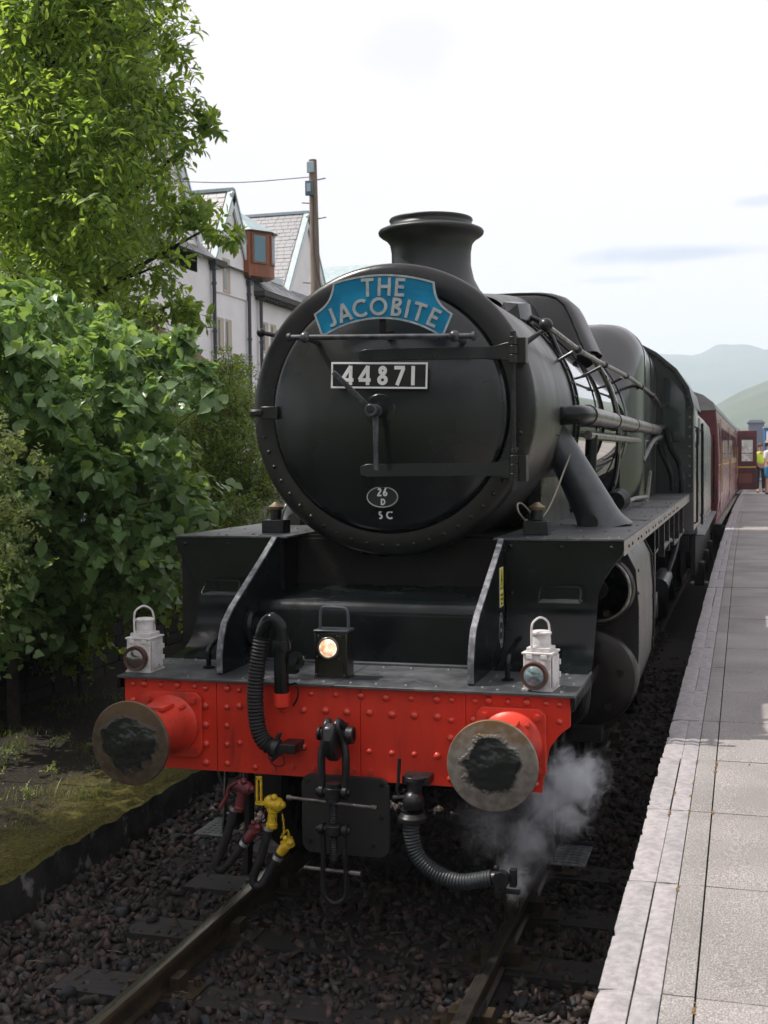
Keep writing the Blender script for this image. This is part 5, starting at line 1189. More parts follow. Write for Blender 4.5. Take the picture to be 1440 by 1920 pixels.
def fast_mesh(name, V, F, m, tint=None, smooth_=False):
    """V (n,3), F (m,k)"""
    me = bpy.data.meshes.new(name); k = F.shape[1]
    me.vertices.add(len(V)); me.vertices.foreach_set('co', V.astype(np.float32).ravel())
    me.loops.add(F.size); me.loops.foreach_set('vertex_index', F.astype(np.int32).ravel())
    me.polygons.add(len(F)); me.polygons.foreach_set('loop_start', np.arange(0, F.size, k, dtype=np.int32))
    me.update(calc_edges=True); me.validate()
    if tint is not None:
        a = me.attributes.new('tint', 'FLOAT', 'FACE'); a.data.foreach_set('value', tint.astype(np.float32))
    if smooth_: me.shade_smooth()
    me.materials.append(m); return me
def zsurf(x): return np.where(np.abs(x) < .7, -.160, -.178)
def sleepery(y): return np.abs(((y-.33+.36) % .72)-.36) < .125
r = np.random.default_rng(3); n = 24000
X = r.uniform(-2.05, 1.55, n); Y = np.where(r.random(n) < .8, r.uniform(-2.6, 4.2, n), r.uniform(4, 10, n)); S = r.uniform(.015, .038, n)*(1+.45*(r.random(n) < .10))
keep = ~((np.abs(np.abs(X)-.753) < .09) & (S > .02)); Z = zsurf(X)+r.uniform(-.012, .018, n)
slp = sleepery(Y) & (np.abs(X) < 1.32); keep &= ~(slp & (r.random(n) < np.where(Y > 2, .1, np.where(X > .85, .35, .58)))); Z = np.where(slp, Z+.012, Z)
Z = np.where((X < -1.7), Z+.02, Z)+.036*np.clip((Y-1.6)/1.2, 0, 1)*np.clip((np.abs(X)-.82)/.1, 0, 1)
X, Y, Z, S = X[keep], Y[keep], Z[keep], S[keep]; n = len(X); RM = rotm(n, r); allV = []; allF = []; tt = []; off = 0
front = (Y < .9) & (Y > -1.4) & (X < -.3)
order = np.argsort(-(S*(front*1.0))); single = set(order[:300].tolist())
sme = []
for k, (v, f) in enumerate(SH): sme.append(fast_mesh('stone', v, f, STN, np.zeros(len(f))))
for i in order[:300]:
    o = bpy.data.objects.new('stone', sme[i % 8]); o.parent = bal; o.location = (X[i], Y[i], Z[i]+.004); o.scale = (S[i]*1.05,)*3
    o.rotation_euler = (random.uniform(0, 6), random.uniform(0, 6), random.uniform(0, 6)); C.objects.link(o)
for k in range(8):
    idx = np.array([i for i in range(k, n, 8) if i not in single]); v, f = SH[k]
    P = np.einsum('nij,vj->nvi', RM[idx], v)*S[idx][:, None, None]+np.stack([X[idx], Y[idx], Z[idx]], 1)[:, None, :]
    allV.append(P.reshape(-1, 3)); allF.append((f[None]+(np.arange(len(idx))*len(v))[:, None, None]).reshape(-1, 3)+off); off += len(idx)*len(v)
    tt.append(np.repeat(r.random(len(idx)), len(f)))
me = fast_mesh('small_stones', np.concatenate(allV), np.concatenate(allF), STN, np.concatenate(tt))
o = bpy.data.objects.new('loose_stones', me); o['kind'] = 'stuff'; o.parent = bal; C.objects.link(o)
# pale litter: twigs, chips
lit = MB()
for i in range(160):
    x, y = random.uniform(-1.95, 1.5), random.uniform(-1.6, 5); a = random.uniform(0, 6.3); l = random.uniform(.02, .11)
    p = Vector((x, y, -.125+random.uniform(0, .012))); d = Vector((math.cos(a), math.sin(a), .1))*l
    lit.tube([p, p+d*.5+Vector((0, 0, .004)), p+d], random.uniform(.0012, .003), 4)
tag(obj('twig_litter', lit, mat('dry_twig', (.16, .12, .085), .8, col2=(.08, .05, .03), scale=30), bal), kind='stuff')

# the low mossy ledge on the left
def moss_mat():
    m = bpy.data.materials.new('mossy_ledge'); m.use_nodes = True; nt = m.node_tree; b = nt.nodes['Principled BSDF']; N = nt.nodes.new; L = nt.links.new
    b.inputs['Roughness'].default_value = .9; b.inputs['Specular IOR Level'].default_value = .2
    tc = N('ShaderNodeTexCoord'); sx = N('ShaderNodeSeparateXYZ'); L(tc.outputs['Object'], sx.inputs[0])
    n1 = N('ShaderNodeTexNoise'); n1.inputs['Scale'].default_value = 2.2; n1.inputs['Detail'].default_value = 8; n1.inputs['Roughness'].default_value = .7; L(tc.outputs['Object'], n1.inputs['Vector'])
    n2 = N('ShaderNodeTexNoise'); n2.inputs['Scale'].default_value = 38; n2.inputs['Detail'].default_value = 8; n2.inputs['Roughness'].default_value = .75; L(tc.outputs['Object'], n2.inputs['Vector'])
    r1 = N('ShaderNodeValToRGB'); e = r1.color_ramp.elements; e[0].position = .36; e[0].color = (.028, .028, .008, 1); e[1].position = .66; e[1].color = (.17, .15, .030, 1); L(n2.outputs['Fac'], r1.inputs[0])
    r2_ = N('ShaderNodeValToRGB'); e = r2_.color_ramp.elements; e[0].position = .38; e[0].color = (.014, .011, .008, 1); e[1].position = .66; e[1].color = (.055, .045, .036, 1); L(n2.outputs['Fac'], r2_.inputs[0])
    ad = N('ShaderNodeMath'); ad.operation = 'MULTIPLY_ADD'; L(n1.outputs['Fac'], ad.inputs[0]); ad.inputs[1].default_value = 1.9; L(sx.outputs[0], ad.inputs[2])
    mr = N('ShaderNodeMapRange'); mr.interpolation_type = 'SMOOTHSTEP'; L(ad.outputs[0], mr.inputs[0]); mr.inputs[1].default_value = -2.0; mr.inputs[2].default_value = -1.25
    mi = N('ShaderNodeMixRGB'); L(mr.outputs[0], mi.inputs[0]); L(r2_.outputs[0], mi.inputs[1]); L(r1.outputs[0], mi.inputs[2]); L(mi.outputs[0], b.inputs['Base Color'])
    bp = N('ShaderNodeBump'); bp.inputs['Strength'].default_value = 1; bp.inputs['Distance'].default_value = .03; L(n2.outputs['Fac'], bp.inputs['Height']); L(bp.outputs[0], b.inputs['Normal'])
    return m
MOSS = moss_mat()
def edge_x(y): return -1.995+.028*nz3(y*1.7, 4)+.022*nz3(y*6, 9)+.012*nz3(y*19, 2)
def ledge_z(x, y): return .10+.018*nz3(x*2, y*2)+.010*nz3(x*9, y*9)+.006*nz3(x*30, y*30)-(.02+.02*nz3(x*7, y*7, 5) if x > -2.06 else 0)
ys_ = np.linspace(-3, 14, 300); u = np.concatenate([np.linspace(-4.75, -2.4, 40), np.linspace(-2.35, -2.0, 18)])
V = []; n = len(u)
for y in ys_:
    ex = edge_x(y)
    for x in u: X_ = x if x < -2.4 else -2.4+(x+2.4)*(ex+2.4)/.4; V.append((X_, y, ledge_z(X_, y)))
F = [(j*n+i, j*n+i+1, (j+1)*n+i+1, (j+1)*n+i) for j in range(len(ys_)-1) for i in range(n-1)]
me = bpy.data.meshes.new('mossy_ledge'); me.from_pydata(V, [], F); me.shade_smooth(); me.materials.append(MOSS); led = bpy.data.objects.new('mossy_ledge_ground', me); led['kind'] = 'structure'; C.objects.link(led)
EDG = mat('crumbling_concrete', (.014, .013, .011), .85, col2=(.035, .033, .028), scale=6, bump=1.0, bscale=30, col3=(.21, .20, .20), scale3=7, ramp3=(.58, .66), detail=10)
V = []; zs = np.linspace(0, 1, 10); F = []
for y in ys_:
    ex = edge_x(y); zt = ledge_z(ex, y)+.001
    for q in zs: V.append((ex+.004+.05*q*.3+.016*nz3(y*9, q*3, 1)+.010*nz3(y*30, q*9, 7), y, zt*(1-q)-.24*q))
n = len(zs); F = [(j*n+i, j*n+i+1, (j+1)*n+i+1, (j+1)*n+i) for j in range(len(ys_)-1) for i in range(n-1)]
me = bpy.data.meshes.new('ledge_face'); me.from_pydata(V, [], F); me.shade_smooth(); me.materials.append(EDG); o = bpy.data.objects.new('ledge_face', me); o.parent = led; o['kind'] = 'structure'; C.objects.link(o)
# dark stone wall at the back of the ledge
wallt = thing('boundary_wall', (-4.85, 5, .05), 'low dark stone wall behind the bushes along the mossy ledge', 'wall')
WST = tint_material('wall_stone', [(.030, .027, .022), (.022, .019, .016), (.042, .034, .028), (.028, .026, .020), (.018, .017, .014)])
wb = []
for k in range(5):
    rr_ = random.Random(k); m = MB().box(-.16, .16, -.5, .5, -.5, .5); wb.append(mesh_of('stone', m, WST))
zc = .05
for row in range(8):
    h = random.choice((.13, .15, .17)); y = -1.5-random.uniform(0, .3)
    while y < 13:
        l = random.uniform(.28, .50)
        o = inst('stone', wb[row % 5], wallt, (-4.85+random.uniform(-.012, .012), y+l/2, zc+h/2), scale=(1, l-.012, h-.012)); y += l
        b = o.modifiers.new('bevel', 'BEVEL'); b.width = .02; b.segments = 1
    zc += h
obj('wall_core', MB().box(-4.97, -4.73, -1.6, 13.2, 0, zc-.01), DRK, wallt)
grid('garden_ground', [-60, -30, -12, -4.98], [-9, 0, 20, 60, 100], lambda x, y: .75 if x > -10 else 1.4, mat('garden_soil', (.03, .03, .018), .95, col2=(.05, .06, .025), scale=1.2))

# ---------------------------------------------------------------- vegetation
def leaf_mat(name, c1, c2, trans, rough=.42, tw=.45):
    m = bpy.data.materials.new(name); m.use_nodes = True; nt = m.node_tree; nt.nodes.clear(); N = nt.nodes.new; L = nt.links.new
    out = N('ShaderNodeOutputMaterial'); p = N('ShaderNodeBsdfPrincipled'); t = N('ShaderNodeBsdfTranslucent'); mx = N('ShaderNodeMixShader')
    at = N('ShaderNodeAttribute'); at.attribute_name = 'tint'; oi = N('ShaderNodeObjectInfo'); ad = N('ShaderNodeMath'); ad.operation = 'ADD'; L(at.outputs['Fac'], ad.inputs[0])
    ml = N('ShaderNodeMath'); ml.operation = 'MULTIPLY'; L(oi.outputs['Random'], ml.inputs[0]); ml.inputs[1].default_value = .35; L(ml.outputs[0], ad.inputs[1])
    r = N('ShaderNodeMixRGB'); r.inputs[1].default_value = (*c1, 1); r.inputs[2].default_value = (*c2, 1); L(ad.outputs[0], r.inputs[0]); L(r.outputs[0], p.inputs['Base Color'])
    p.inputs['Roughness'].default_value = rough; p.inputs['Specular IOR Level'].default_value = .4
    r2_ = N('ShaderNodeMixRGB'); r2_.inputs[1].default_value = (*trans, 1); r2_.inputs[2].default_value = (trans[0]*1.5, trans[1]*1.25, trans[2]*1.3, 1); L(at.outputs['Fac'], r2_.inputs[0]); L(r2_.outputs[0], t.inputs['Color'])
    mx.inputs[0].default_value = tw; L(p.outputs[0], mx.inputs[1]); L(t.outputs[0], mx.inputs[2]); L(mx.outputs[0], out.inputs['Surface']); return m
ELL = (np.array([(0, 0, 0), (.28, .17, .04), (.62, .19, .03), (1, 0, -.10), (.62, -.19, .03), (.28, -.17, .04), (.34, 0, -.015), (.66, 0, -.03)]), np.array([(0, 6, 1), (1, 6, 7), (1, 7, 2), (2, 7, 3), (3, 7, 4), (4, 7, 5), (5, 7, 6), (5, 6, 0)]))
HRT = (np.array([(0, 0, 0), (-.10, .22, .02), (.08, .42, .05), (.36, .43, .06), (.68, .24, .0), (1, 0, -.14), (.68, -.24, .0), (.36, -.43, .06), (.08, -.42, .05), (-.10, -.22, .02), (.30, 0, -.02), (.64, 0, -.06)]),
       np.array([(0, 10, 1), (1, 10, 2), (2, 10, 3), (3, 10, 11), (3, 11, 4), (4, 11, 5), (5, 11, 6), (6, 11, 7), (7, 11, 10), (7, 10, 8), (8, 10, 9), (9, 10, 0)]))
LOB = (np.array([(0, 0, 0), (.35, .30, .04), (.42, .12, 0), (.75, .28, .02), (.72, .08, 0), (1, 0, -.05), (.72, -.08, 0), (.75, -.28, .02), (.42, -.12, 0), (.35, -.30, .04), (.5, 0, -.02)]),
       np.array([(0, 10, 1), (1, 10, 2), (2, 10, 3), (3, 10, 4), (4, 10, 5), (5, 10, 6), (6, 10, 7), (7, 10, 8), (8, 10, 9), (9, 10, 0)]))
def norm(a): return a/np.maximum(1e-9, np.linalg.norm(a, axis=-1, keepdims=True))
def sprays(clumps, per, nl, ll, lsize, seed, upbias=.25, droop=.25, outb=.9):
    """leafy twigs growing out of each clump: returns leaf frames and twig polylines"""
    r = np.random.default_rng(seed); c = np.array(clumps); cnt = np.maximum(11, (per*(c[:, 3]/c[:, 3].mean())**2)).astype(int)
    idx = np.repeat(np.arange(len(c)), cnt); n = len(idx); rad = c[idx, 3]
    o = norm(r.normal(size=(n, 3))); st = c[idx, :3]+o*(rad*r.uniform(.15, .8, n))[:, None]*np.array([1, 1, .85])
    d = norm(o*outb+r.normal(size=(n, 3))*.55+np.array([0, 0, upbias])); Ln = rad*r.uniform(*ll, n)
    t = (np.arange(nl)+.6)/nl; T = t[None, :, None]
    P = st[:, None, :]+d[:, None, :]*Ln[:, None, None]*T+np.array([0, 0, -1])*(droop*Ln)[:, None, None]*T**2
    side = norm(np.cross(d, r.normal(size=(n, 3)))); alt = np.where(np.arange(nl) % 2 == 0, 1, -1)
    tan = norm(d[:, None, :]+np.array([0, 0, -2*1.0])*droop*T*.6)
    ax = norm(tan*r.uniform(.3, .8, (n, nl, 1))+side[:, None, :]*alt[None, :, None]+r.normal(size=(n, nl, 3))*.30+np.array([0, 0, -.22]))
    nr = norm(np.array([0, 0, 1.0])*.9+np.array([.35, -.25, 0])+r.normal(size=(n, nl, 3))*.45); nr = norm(nr-ax*np.sum(nr*ax, -1, keepdims=True))
    sz = lsize*r.uniform(.6, 1.25, (n, nl))*(1-.25*T[..., 0])
    return P.reshape(-1, 3), ax.reshape(-1, 3), nr.reshape(-1, 3), sz.ravel(), (st, d, Ln, droop)
def leaf_mesh(name, P, A, Nn, S, shape, m, seed):
    V0, F0 = shape; B = np.cross(Nn, A); r = np.random.default_rng(seed)
    V = P[:, None, :]+S[:, None, None]*(V0[None, :, 0:1]*A[:, None, :]+V0[None, :, 1:2]*B[:, None, :]+V0[None, :, 2:3]*Nn[:, None, :])
    F = (F0[None]+(np.arange(len(P))*len(V0))[:, None, None]).reshape(-1, 3)
    return fast_mesh(name, V.reshape(-1, 3), F, m, np.repeat(r.random(len(P)), len(F0)))
def twig_mesh(name, data, rad, m):
    st, d, Ln, dr = data; n = len(st); T = np.array([0, .5, 1.0]); rr = np.array([rad, rad*.7, rad*.3])
    P = st[:, None, :]+d[:, None, :]*Ln[:, None, None]*T[None, :, None]+np.array([0, 0, -1])*(dr*Ln)[:, None, None]*(T**2)[None, :, None]
    s1 = norm(np.cross(d, np.array([.3, .5, .8]))); s2 = np.cross(d, s1); a = np.arange(3)*2*math.pi/3
    ring = s1[:, None, None, :]*np.cos(a)[None, None, :, None]+s2[:, None, None, :]*np.sin(a)[None, None, :, None]
    V = P[:, :, None, :]+ring*rr[None, :, None, None]; F = []
    for j in range(2):
        for k in range(3): F.append((j*3+k, j*3+(k+1) % 3, (j+1)*3+(k+1) % 3, (j+1)*3+k))
    F = (np.array(F)[None]+(np.arange(n)*9)[:, None, None]).reshape(-1, 4)
    return fast_mesh(name, V.reshape(-1, 3), F, m)
BARK = mat('bark', (.025, .020, .016), .85, col2=(.055, .046, .038), scale=14, bump=.8, bscale=30, stretch=(1, 1, .3))
TW = mat('twig_bark', (.05, .042, .028), .8)
def limbs(root, top, targets, r0, m, parent, name, seed):
    """tapered trunk with boughs that curve towards the clumps"""
    r = random.Random(seed); mb = MB(); root, top = Vector(root), Vector(top)
    mid = root.lerp(top, .5)+Vector((r.uniform(-.2, .2), r.uniform(-.2, .2), 0)); P = smooth([root, mid, top], 8)
    mb.tube(P, [r0*(1-.65*i/(len(P)-1)) for i in range(len(P))], 10)
    for tg in targets:
        tg = Vector(tg[:3]); k = min(len(P)-1, max(2, int(len(P)*min(.98, max(.25, (tg.z-root.z)/(top.z-root.z)*.75))))); a = P[k]; b = a.lerp(tg, .5)+Vector((r.uniform(-.2, .2), r.uniform(-.2, .2), r.uniform(.05, .3)))
        Q = smooth([a, b, tg], 5); ra = r0*.32*(1-.4*k/len(P)); mb.tube(Q, [ra*(1-.85*i/(len(Q)-1)) for i in range(len(Q))], 6)
    return obj(name, mb, m, parent, ang=60)
def plant(name, label, cat, base, clumps, per, nl, ll, ls, shape, m, seed, trunk=None, twr=.004, group=None, **kw):
    t = thing(name, base, label, cat, group); P, A, Nn, S, tw = sprays(clumps, per, nl, ll, ls, seed, **kw); off = -Vector(base)
    me = leaf_mesh('crown', P-np.array(base), A, Nn, S, shape, m, seed+1); o = bpy.data.objects.new('crown', me); o.parent = t; o['kind'] = 'stuff'; C.objects.link(o)
    st, d, Ln, dr = tw; me = twig_mesh('twigs', (st-np.array(base), d, Ln, dr), twr, TW); o = bpy.data.objects.new('twigs', me); o.parent = t; o['kind'] = 'stuff'; C.objects.link(o)
    if trunk: limbs(trunk[0], trunk[1], clumps if len(clumps) < 60 else random.Random(seed).sample(list(clumps), 60), trunk[2], BARK, t, 'trunk', seed)
    return t, (P, A, Nn, S)
LT = leaf_mat('tree_leaf', (.065, .115, .018), (.12, .17, .035), (.42, .64, .08), tw=.48)
LD = leaf_mat('dark_tree_leaf', (.022, .042, .012), (.045, .070, .018), (.06, .12, .02), tw=.35)  # kept dark so the unseen trees mirror dark in the engine
LL = leaf_mat('lilac_leaf', (.085, .165, .060), (.16, .24, .100), (.34, .56, .10), rough=.33, tw=.32)
LS = leaf_mat('shrub_leaf', (.060, .11, .018), (.12, .17, .035), (.36, .54, .06), rough=.4, tw=.36)
LH = leaf_mat('hawthorn_leaf', (.13, .17, .06), (.20, .24, .10), (.34, .46, .10), rough=.5, tw=.45)
TREE = [ (-4.60, 6.19, 4.57, 0.44), (-5.78, 5.92, 6.52, 0.39), (-4.71, 5.99, 7.09, 0.57), (-5.58, 6.59, 6.18, 0.39), (-5.54, 7.10, 7.38, 0.39), (-4.42, 5.47, 4.18, 0.56), (-4.65, 5.41, 6.03, 0.44), (-4.05, 5.27, 6.43, 0.52), (-5.49, 6.17, 4.65, 0.48), (-6.23, 7.23, 8.77, 0.40), (-5.90, 6.59, 5.02, 0.52), (-5.08, 6.63, 7.94, 0.51), (-4.90, 5.39, 4.50, 0.46), (-5.35, 7.25, 5.74, 0.58), (-5.68, 7.30, 6.43, 0.44), (-5.93, 7.24, 5.68, 0.56), (-5.78, 7.05, 8.35, 0.55), (-5.39, 5.55, 5.74, 0.48), (-5.74, 5.75, 7.30, 0.57), (-4.33, 6.04, 5.98, 0.51), (-4.83, 6.88, 6.92, 0.46), (-4.07, 4.91, 4.79, 0.39), (-5.25, 5.41, 7.04, 0.39), (-4.39, 5.01, 7.46, 0.49), (-4.76, 5.52, 5.31, 0.49), (-5.48, 5.52, 7.95, 0.55), (-5.35, 5.52, 5.03, 0.39), (-4.55, 4.90, 6.94, 0.39), (-5.84, 6.01, 5.83, 0.39), (-5.20, 5.23, 3.98, 0.45), (-6.29, 6.61, 4.13, 0.43), (-5.41, 6.16, 3.97, 0.49), (-6.15, 7.12, 7.23, 0.48), (-4.39, 6.19, 7.58, 0.43), (-4.86, 6.39, 3.76, 0.40), (-4.54, 6.12, 5.19, 0.51), (-6.40, 7.39, 5.41, 0.56), (-6.67, 7.37, 7.89, 0.44), (-4.64, 5.62, 7.79, 0.43), (-4.03, 5.50, 5.86, 0.56), (-3.98, 5.43, 7.26, 0.51), (-3.91, 4.95, 3.72, 0.42), (-6.40, 7.39, 6.26, 0.41), (-5.37, 6.72, 3.82, 0.47), (-4.50, 4.92, 4.11, 0.42), (-3.88, 5.00, 5.46, 0.49), (-6.22, 6.61, 8.09, 0.56), (-5.22, 5.91, 7.51, 0.46), (-5.09, 6.02, 6.19, 0.44), (-4.72, 6.12, 8.10, 0.47), (-5.20, 6.81, 4.64, 0.38), (-5.18, 6.12, 5.29, 0.40), (-4.88, 6.85, 6.04, 0.55), (-5.63, 6.45, 7.83, 0.44), (-6.13, 6.76, 6.69, 0.53), (-5.10, 4.97, 4.99, 0.48), (-5.27, 6.03, 8.09, 0.39), (-6.48, 6.80, 5.19, 0.38), (-5.55, 7.25, 4.90, 0.57), (-5.49, 6.57, 6.83, 0.48), (-6.57, 7.34, 4.38, 0.47), (-4.28, 5.51, 3.63, 0.39), (-5.41, 5.35, 6.28, 0.51), (-5.80, 7.31, 4.09, 0.38), (-4.86, 7.04, 5.14, 0.54), (-5.13, 4.93, 5.59, 0.41), (-5.80, 6.54, 5.66, 0.41), (-4.45, 4.94, 5.74, 0.45), (-5.00, 5.09, 7.72, 0.46), (-4.42, 6.41, 6.79, 0.47), (-6.21, 6.49, 6.06, 0.49), (-5.13, 7.19, 8.52, 0.46), (-5.85, 6.38, 7.23, 0.41), (-4.95, 5.09, 6.57, 0.38), (-6.77, 7.34, 8.90, 0.53), (-5.63, 6.44, 8.39, 0.45), (-4.29, 5.40, 5.01, 0.39), (-5.10, 6.49, 7.37, 0.46), (-4.58, 6.71, 7.70, 0.51), (-5.29, 6.73, 5.46, 0.42) ]
TREE_TIPS = [ (-3.79, 6.00, 6.03, 0.26), (-3.61, 6.00, 5.94, 0.22), (-3.46, 6.05, 5.89, 0.17), (-3.31, 6.05, 5.85, 0.12), (-3.49, 5.80, 5.58, 0.14), (-3.64, 5.80, 5.70, 0.18), (-3.72, 6.00, 6.48, 0.22), (-3.66, 6.00, 6.72, 0.22), (-3.74, 6.00, 7.03, 0.20), (-4.26, 6.00, 7.14, 0.14), (-4.79, 6.00, 7.25, 0.14), (-3.50, 5.20, 4.82, 0.28), (-3.31, 5.20, 4.82, 0.26), (-3.11, 5.20, 4.75, 0.24), (-2.95, 5.20, 4.65, 0.20), (-2.83, 5.20, 4.54, 0.14), (-3.79, 5.50, 4.03, 0.26), (-3.56, 5.50, 3.94, 0.20), (-3.37, 5.50, 3.88, 0.15), (-3.24, 5.50, 3.80, 0.10), (-3.72, 5.50, 4.34, 0.25), (-3.80, 5.80, 5.31, 0.16) ]
TREE_BACK = [ (-5.84, 8.54, 7.89, 0.59), (-7.35, 8.53, 9.16, 0.61), (-6.95, 8.53, 8.41, 0.52), (-6.51, 7.88, 8.64, 0.58), (-7.25, 8.18, 7.01, 0.56), (-6.80, 8.42, 4.06, 0.58), (-6.23, 8.78, 6.51, 0.51), (-6.22, 7.81, 4.85, 0.56), (-7.37, 8.41, 5.84, 0.52), (-6.77, 8.71, 7.70, 0.52), (-6.91, 8.82, 6.68, 0.53), (-6.24, 8.84, 9.02, 0.61), (-6.99, 8.20, 5.12, 0.53), (-6.66, 7.88, 6.45, 0.52), (-6.96, 8.97, 5.71, 0.59), (-7.33, 8.92, 4.25, 0.61), (-7.17, 7.97, 7.99, 0.52), (-5.86, 7.86, 8.21, 0.58), (-5.63, 8.02, 7.45, 0.56), (-6.25, 8.45, 7.15, 0.57), (-7.57, 8.80, 5.16, 0.54), (-6.46, 7.80, 7.69, 0.56), (-6.28, 8.37, 5.61, 0.52), (-5.91, 8.06, 4.23, 0.57), (-7.75, 8.79, 6.50, 0.61), (-6.33, 8.64, 4.92, 0.51), (-7.37, 8.87, 7.35, 0.58), (-5.73, 7.82, 6.25, 0.56), (-7.68, 8.93, 8.21, 0.51), (-6.89, 7.86, 4.50, 0.52), (-6.37, 8.95, 8.26, 0.57), (-5.85, 8.22, 8.87, 0.54), (-7.77, 8.94, 9.54, 0.59), (-6.36, 8.95, 4.24, 0.59) ]
LILAC = [ (-3.06, 3.70, 2.31, 0.29), (-4.10, 3.92, 3.01, 0.22), (-3.17, 2.72, 2.75, 0.24), (-3.11, 4.05, 3.19, 0.29), (-3.68, 3.63, 2.43, 0.29), (-4.01, 4.87, 2.43, 0.24), (-2.78, 3.22, 2.80, 0.26), (-5.08, 4.56, 1.10, 0.20), (-3.74, 2.54, 1.29, 0.35), (-3.46, 2.53, 2.11, 0.32), (-4.24, 3.28, 2.04, 0.36), (-4.77, 4.22, 3.34, 0.34), (-3.76, 2.35, 2.68, 0.24), (-4.83, 4.14, 1.20, 0.34), (-4.79, 3.87, 2.17, 0.28), (-3.41, 3.69, 2.77, 0.29), (-3.82, 4.47, 2.92, 0.20), (-3.76, 5.17, 3.38, 0.26), (-4.62, 4.82, 2.28, 0.36), (-4.83, 3.96, 1.52, 0.29), (-3.86, 2.76, 2.77, 0.29), (-4.99, 4.56, 3.20, 0.23), (-3.83, 4.37, 3.46, 0.33), (-3.44, 2.62, 3.13, 0.32), (-3.44, 2.79, 2.39, 0.29), (-2.77, 3.88, 2.06, 0.32), (-3.15, 3.34, 2.22, 0.24), (-4.41, 3.54, 1.72, 0.32), (-4.22, 3.32, 2.89, 0.28), (-3.98, 2.75, 2.45, 0.36), (-3.90, 3.63, 3.29, 0.23), (-3.44, 4.36, 1.99, 0.30), (-2.88, 3.09, 2.23, 0.18), (-3.54, 5.41, 3.15, 0.24), (-4.14, 3.05, 2.23, 0.23), (-2.87, 3.13, 1.67, 0.36), (-3.57, 3.11, 2.20, 0.33), (-3.68, 3.35, 2.76, 0.23), (-4.89, 4.85, 3.31, 0.19), (-4.09, 3.51, 2.69, 0.29), (-3.00, 3.28, 3.21, 0.33), (-4.57, 4.73, 1.83, 0.28), (-3.49, 2.65, 1.52, 0.22), (-3.64, 2.53, 3.35, 0.30), (-4.44, 3.97, 2.47, 0.34), (-4.22, 5.04, 3.47, 0.34), (-3.83, 4.24, 1.08, 0.28), (-3.41, 3.40, 1.59, 0.32), (-3.23, 4.34, 2.26, 0.28), (-3.87, 3.68, 1.13, 0.27), (-4.35, 5.04, 2.70, 0.25), (-2.96, 2.79, 2.37, 0.21), (-3.62, 5.43, 2.41, 0.23), (-3.02, 3.54, 1.44, 0.35), (-3.59, 2.33, 2.34, 0.32), (-3.62, 4.97, 1.41, 0.27), (-3.99, 2.87, 1.63, 0.28), (-4.97, 4.35, 1.80, 0.27), (-2.54, 3.13, 2.46, 0.18), (-4.81, 3.98, 3.67, 0.18), (-3.21, 3.88, 2.59, 0.26), (-4.86, 4.33, 3.60, 0.25), (-3.54, 4.70, 2.36, 0.28), (-3.37, 4.03, 1.35, 0.33), (-3.66, 4.58, 1.68, 0.33), (-4.40, 4.11, 1.04, 0.34), (-4.67, 4.76, 3.48, 0.18), (-4.98, 4.68, 1.88, 0.18), (-3.34, 3.56, 1.98, 0.26), (-4.32, 3.54, 1.15, 0.34), (-4.07, 3.94, 2.71, 0.28), (-4.24, 4.16, 1.89, 0.32), (-3.97, 2.73, 3.17, 0.29), (-3.94, 3.36, 2.17, 0.22), (-5.24, 4.62, 1.55, 0.35), (-3.61, 3.73, 1.64, 0.18), (-3.90, 4.65, 2.14, 0.24), (-3.67, 4.78, 1.96, 0.25), (-3.03, 3.74, 3.00, 0.21), (-3.34, 2.97, 3.08, 0.28), (-4.52, 4.20, 3.90, 0.16), (-4.12, 4.00, 3.93, 0.14), (-3.85, 4.00, 3.80, 0.13), (-3.50, 3.80, 3.62, 0.14), (-3.25, 3.80, 3.43, 0.15), (-2.63, 3.70, 3.35, 0.15), (-2.51, 3.60, 3.38, 0.10), (-2.39, 3.60, 3.12, 0.13), (-2.32, 3.50, 2.85, 0.12), (-3.05, 3.80, 3.35, 0.12), (-2.43, 3.40, 2.12, 0.14), (-2.51, 3.40, 1.81, 0.12), (-3.92, 3.60, 3.66, 0.20), (-2.85, 3.70, 3.32, 0.10) ]
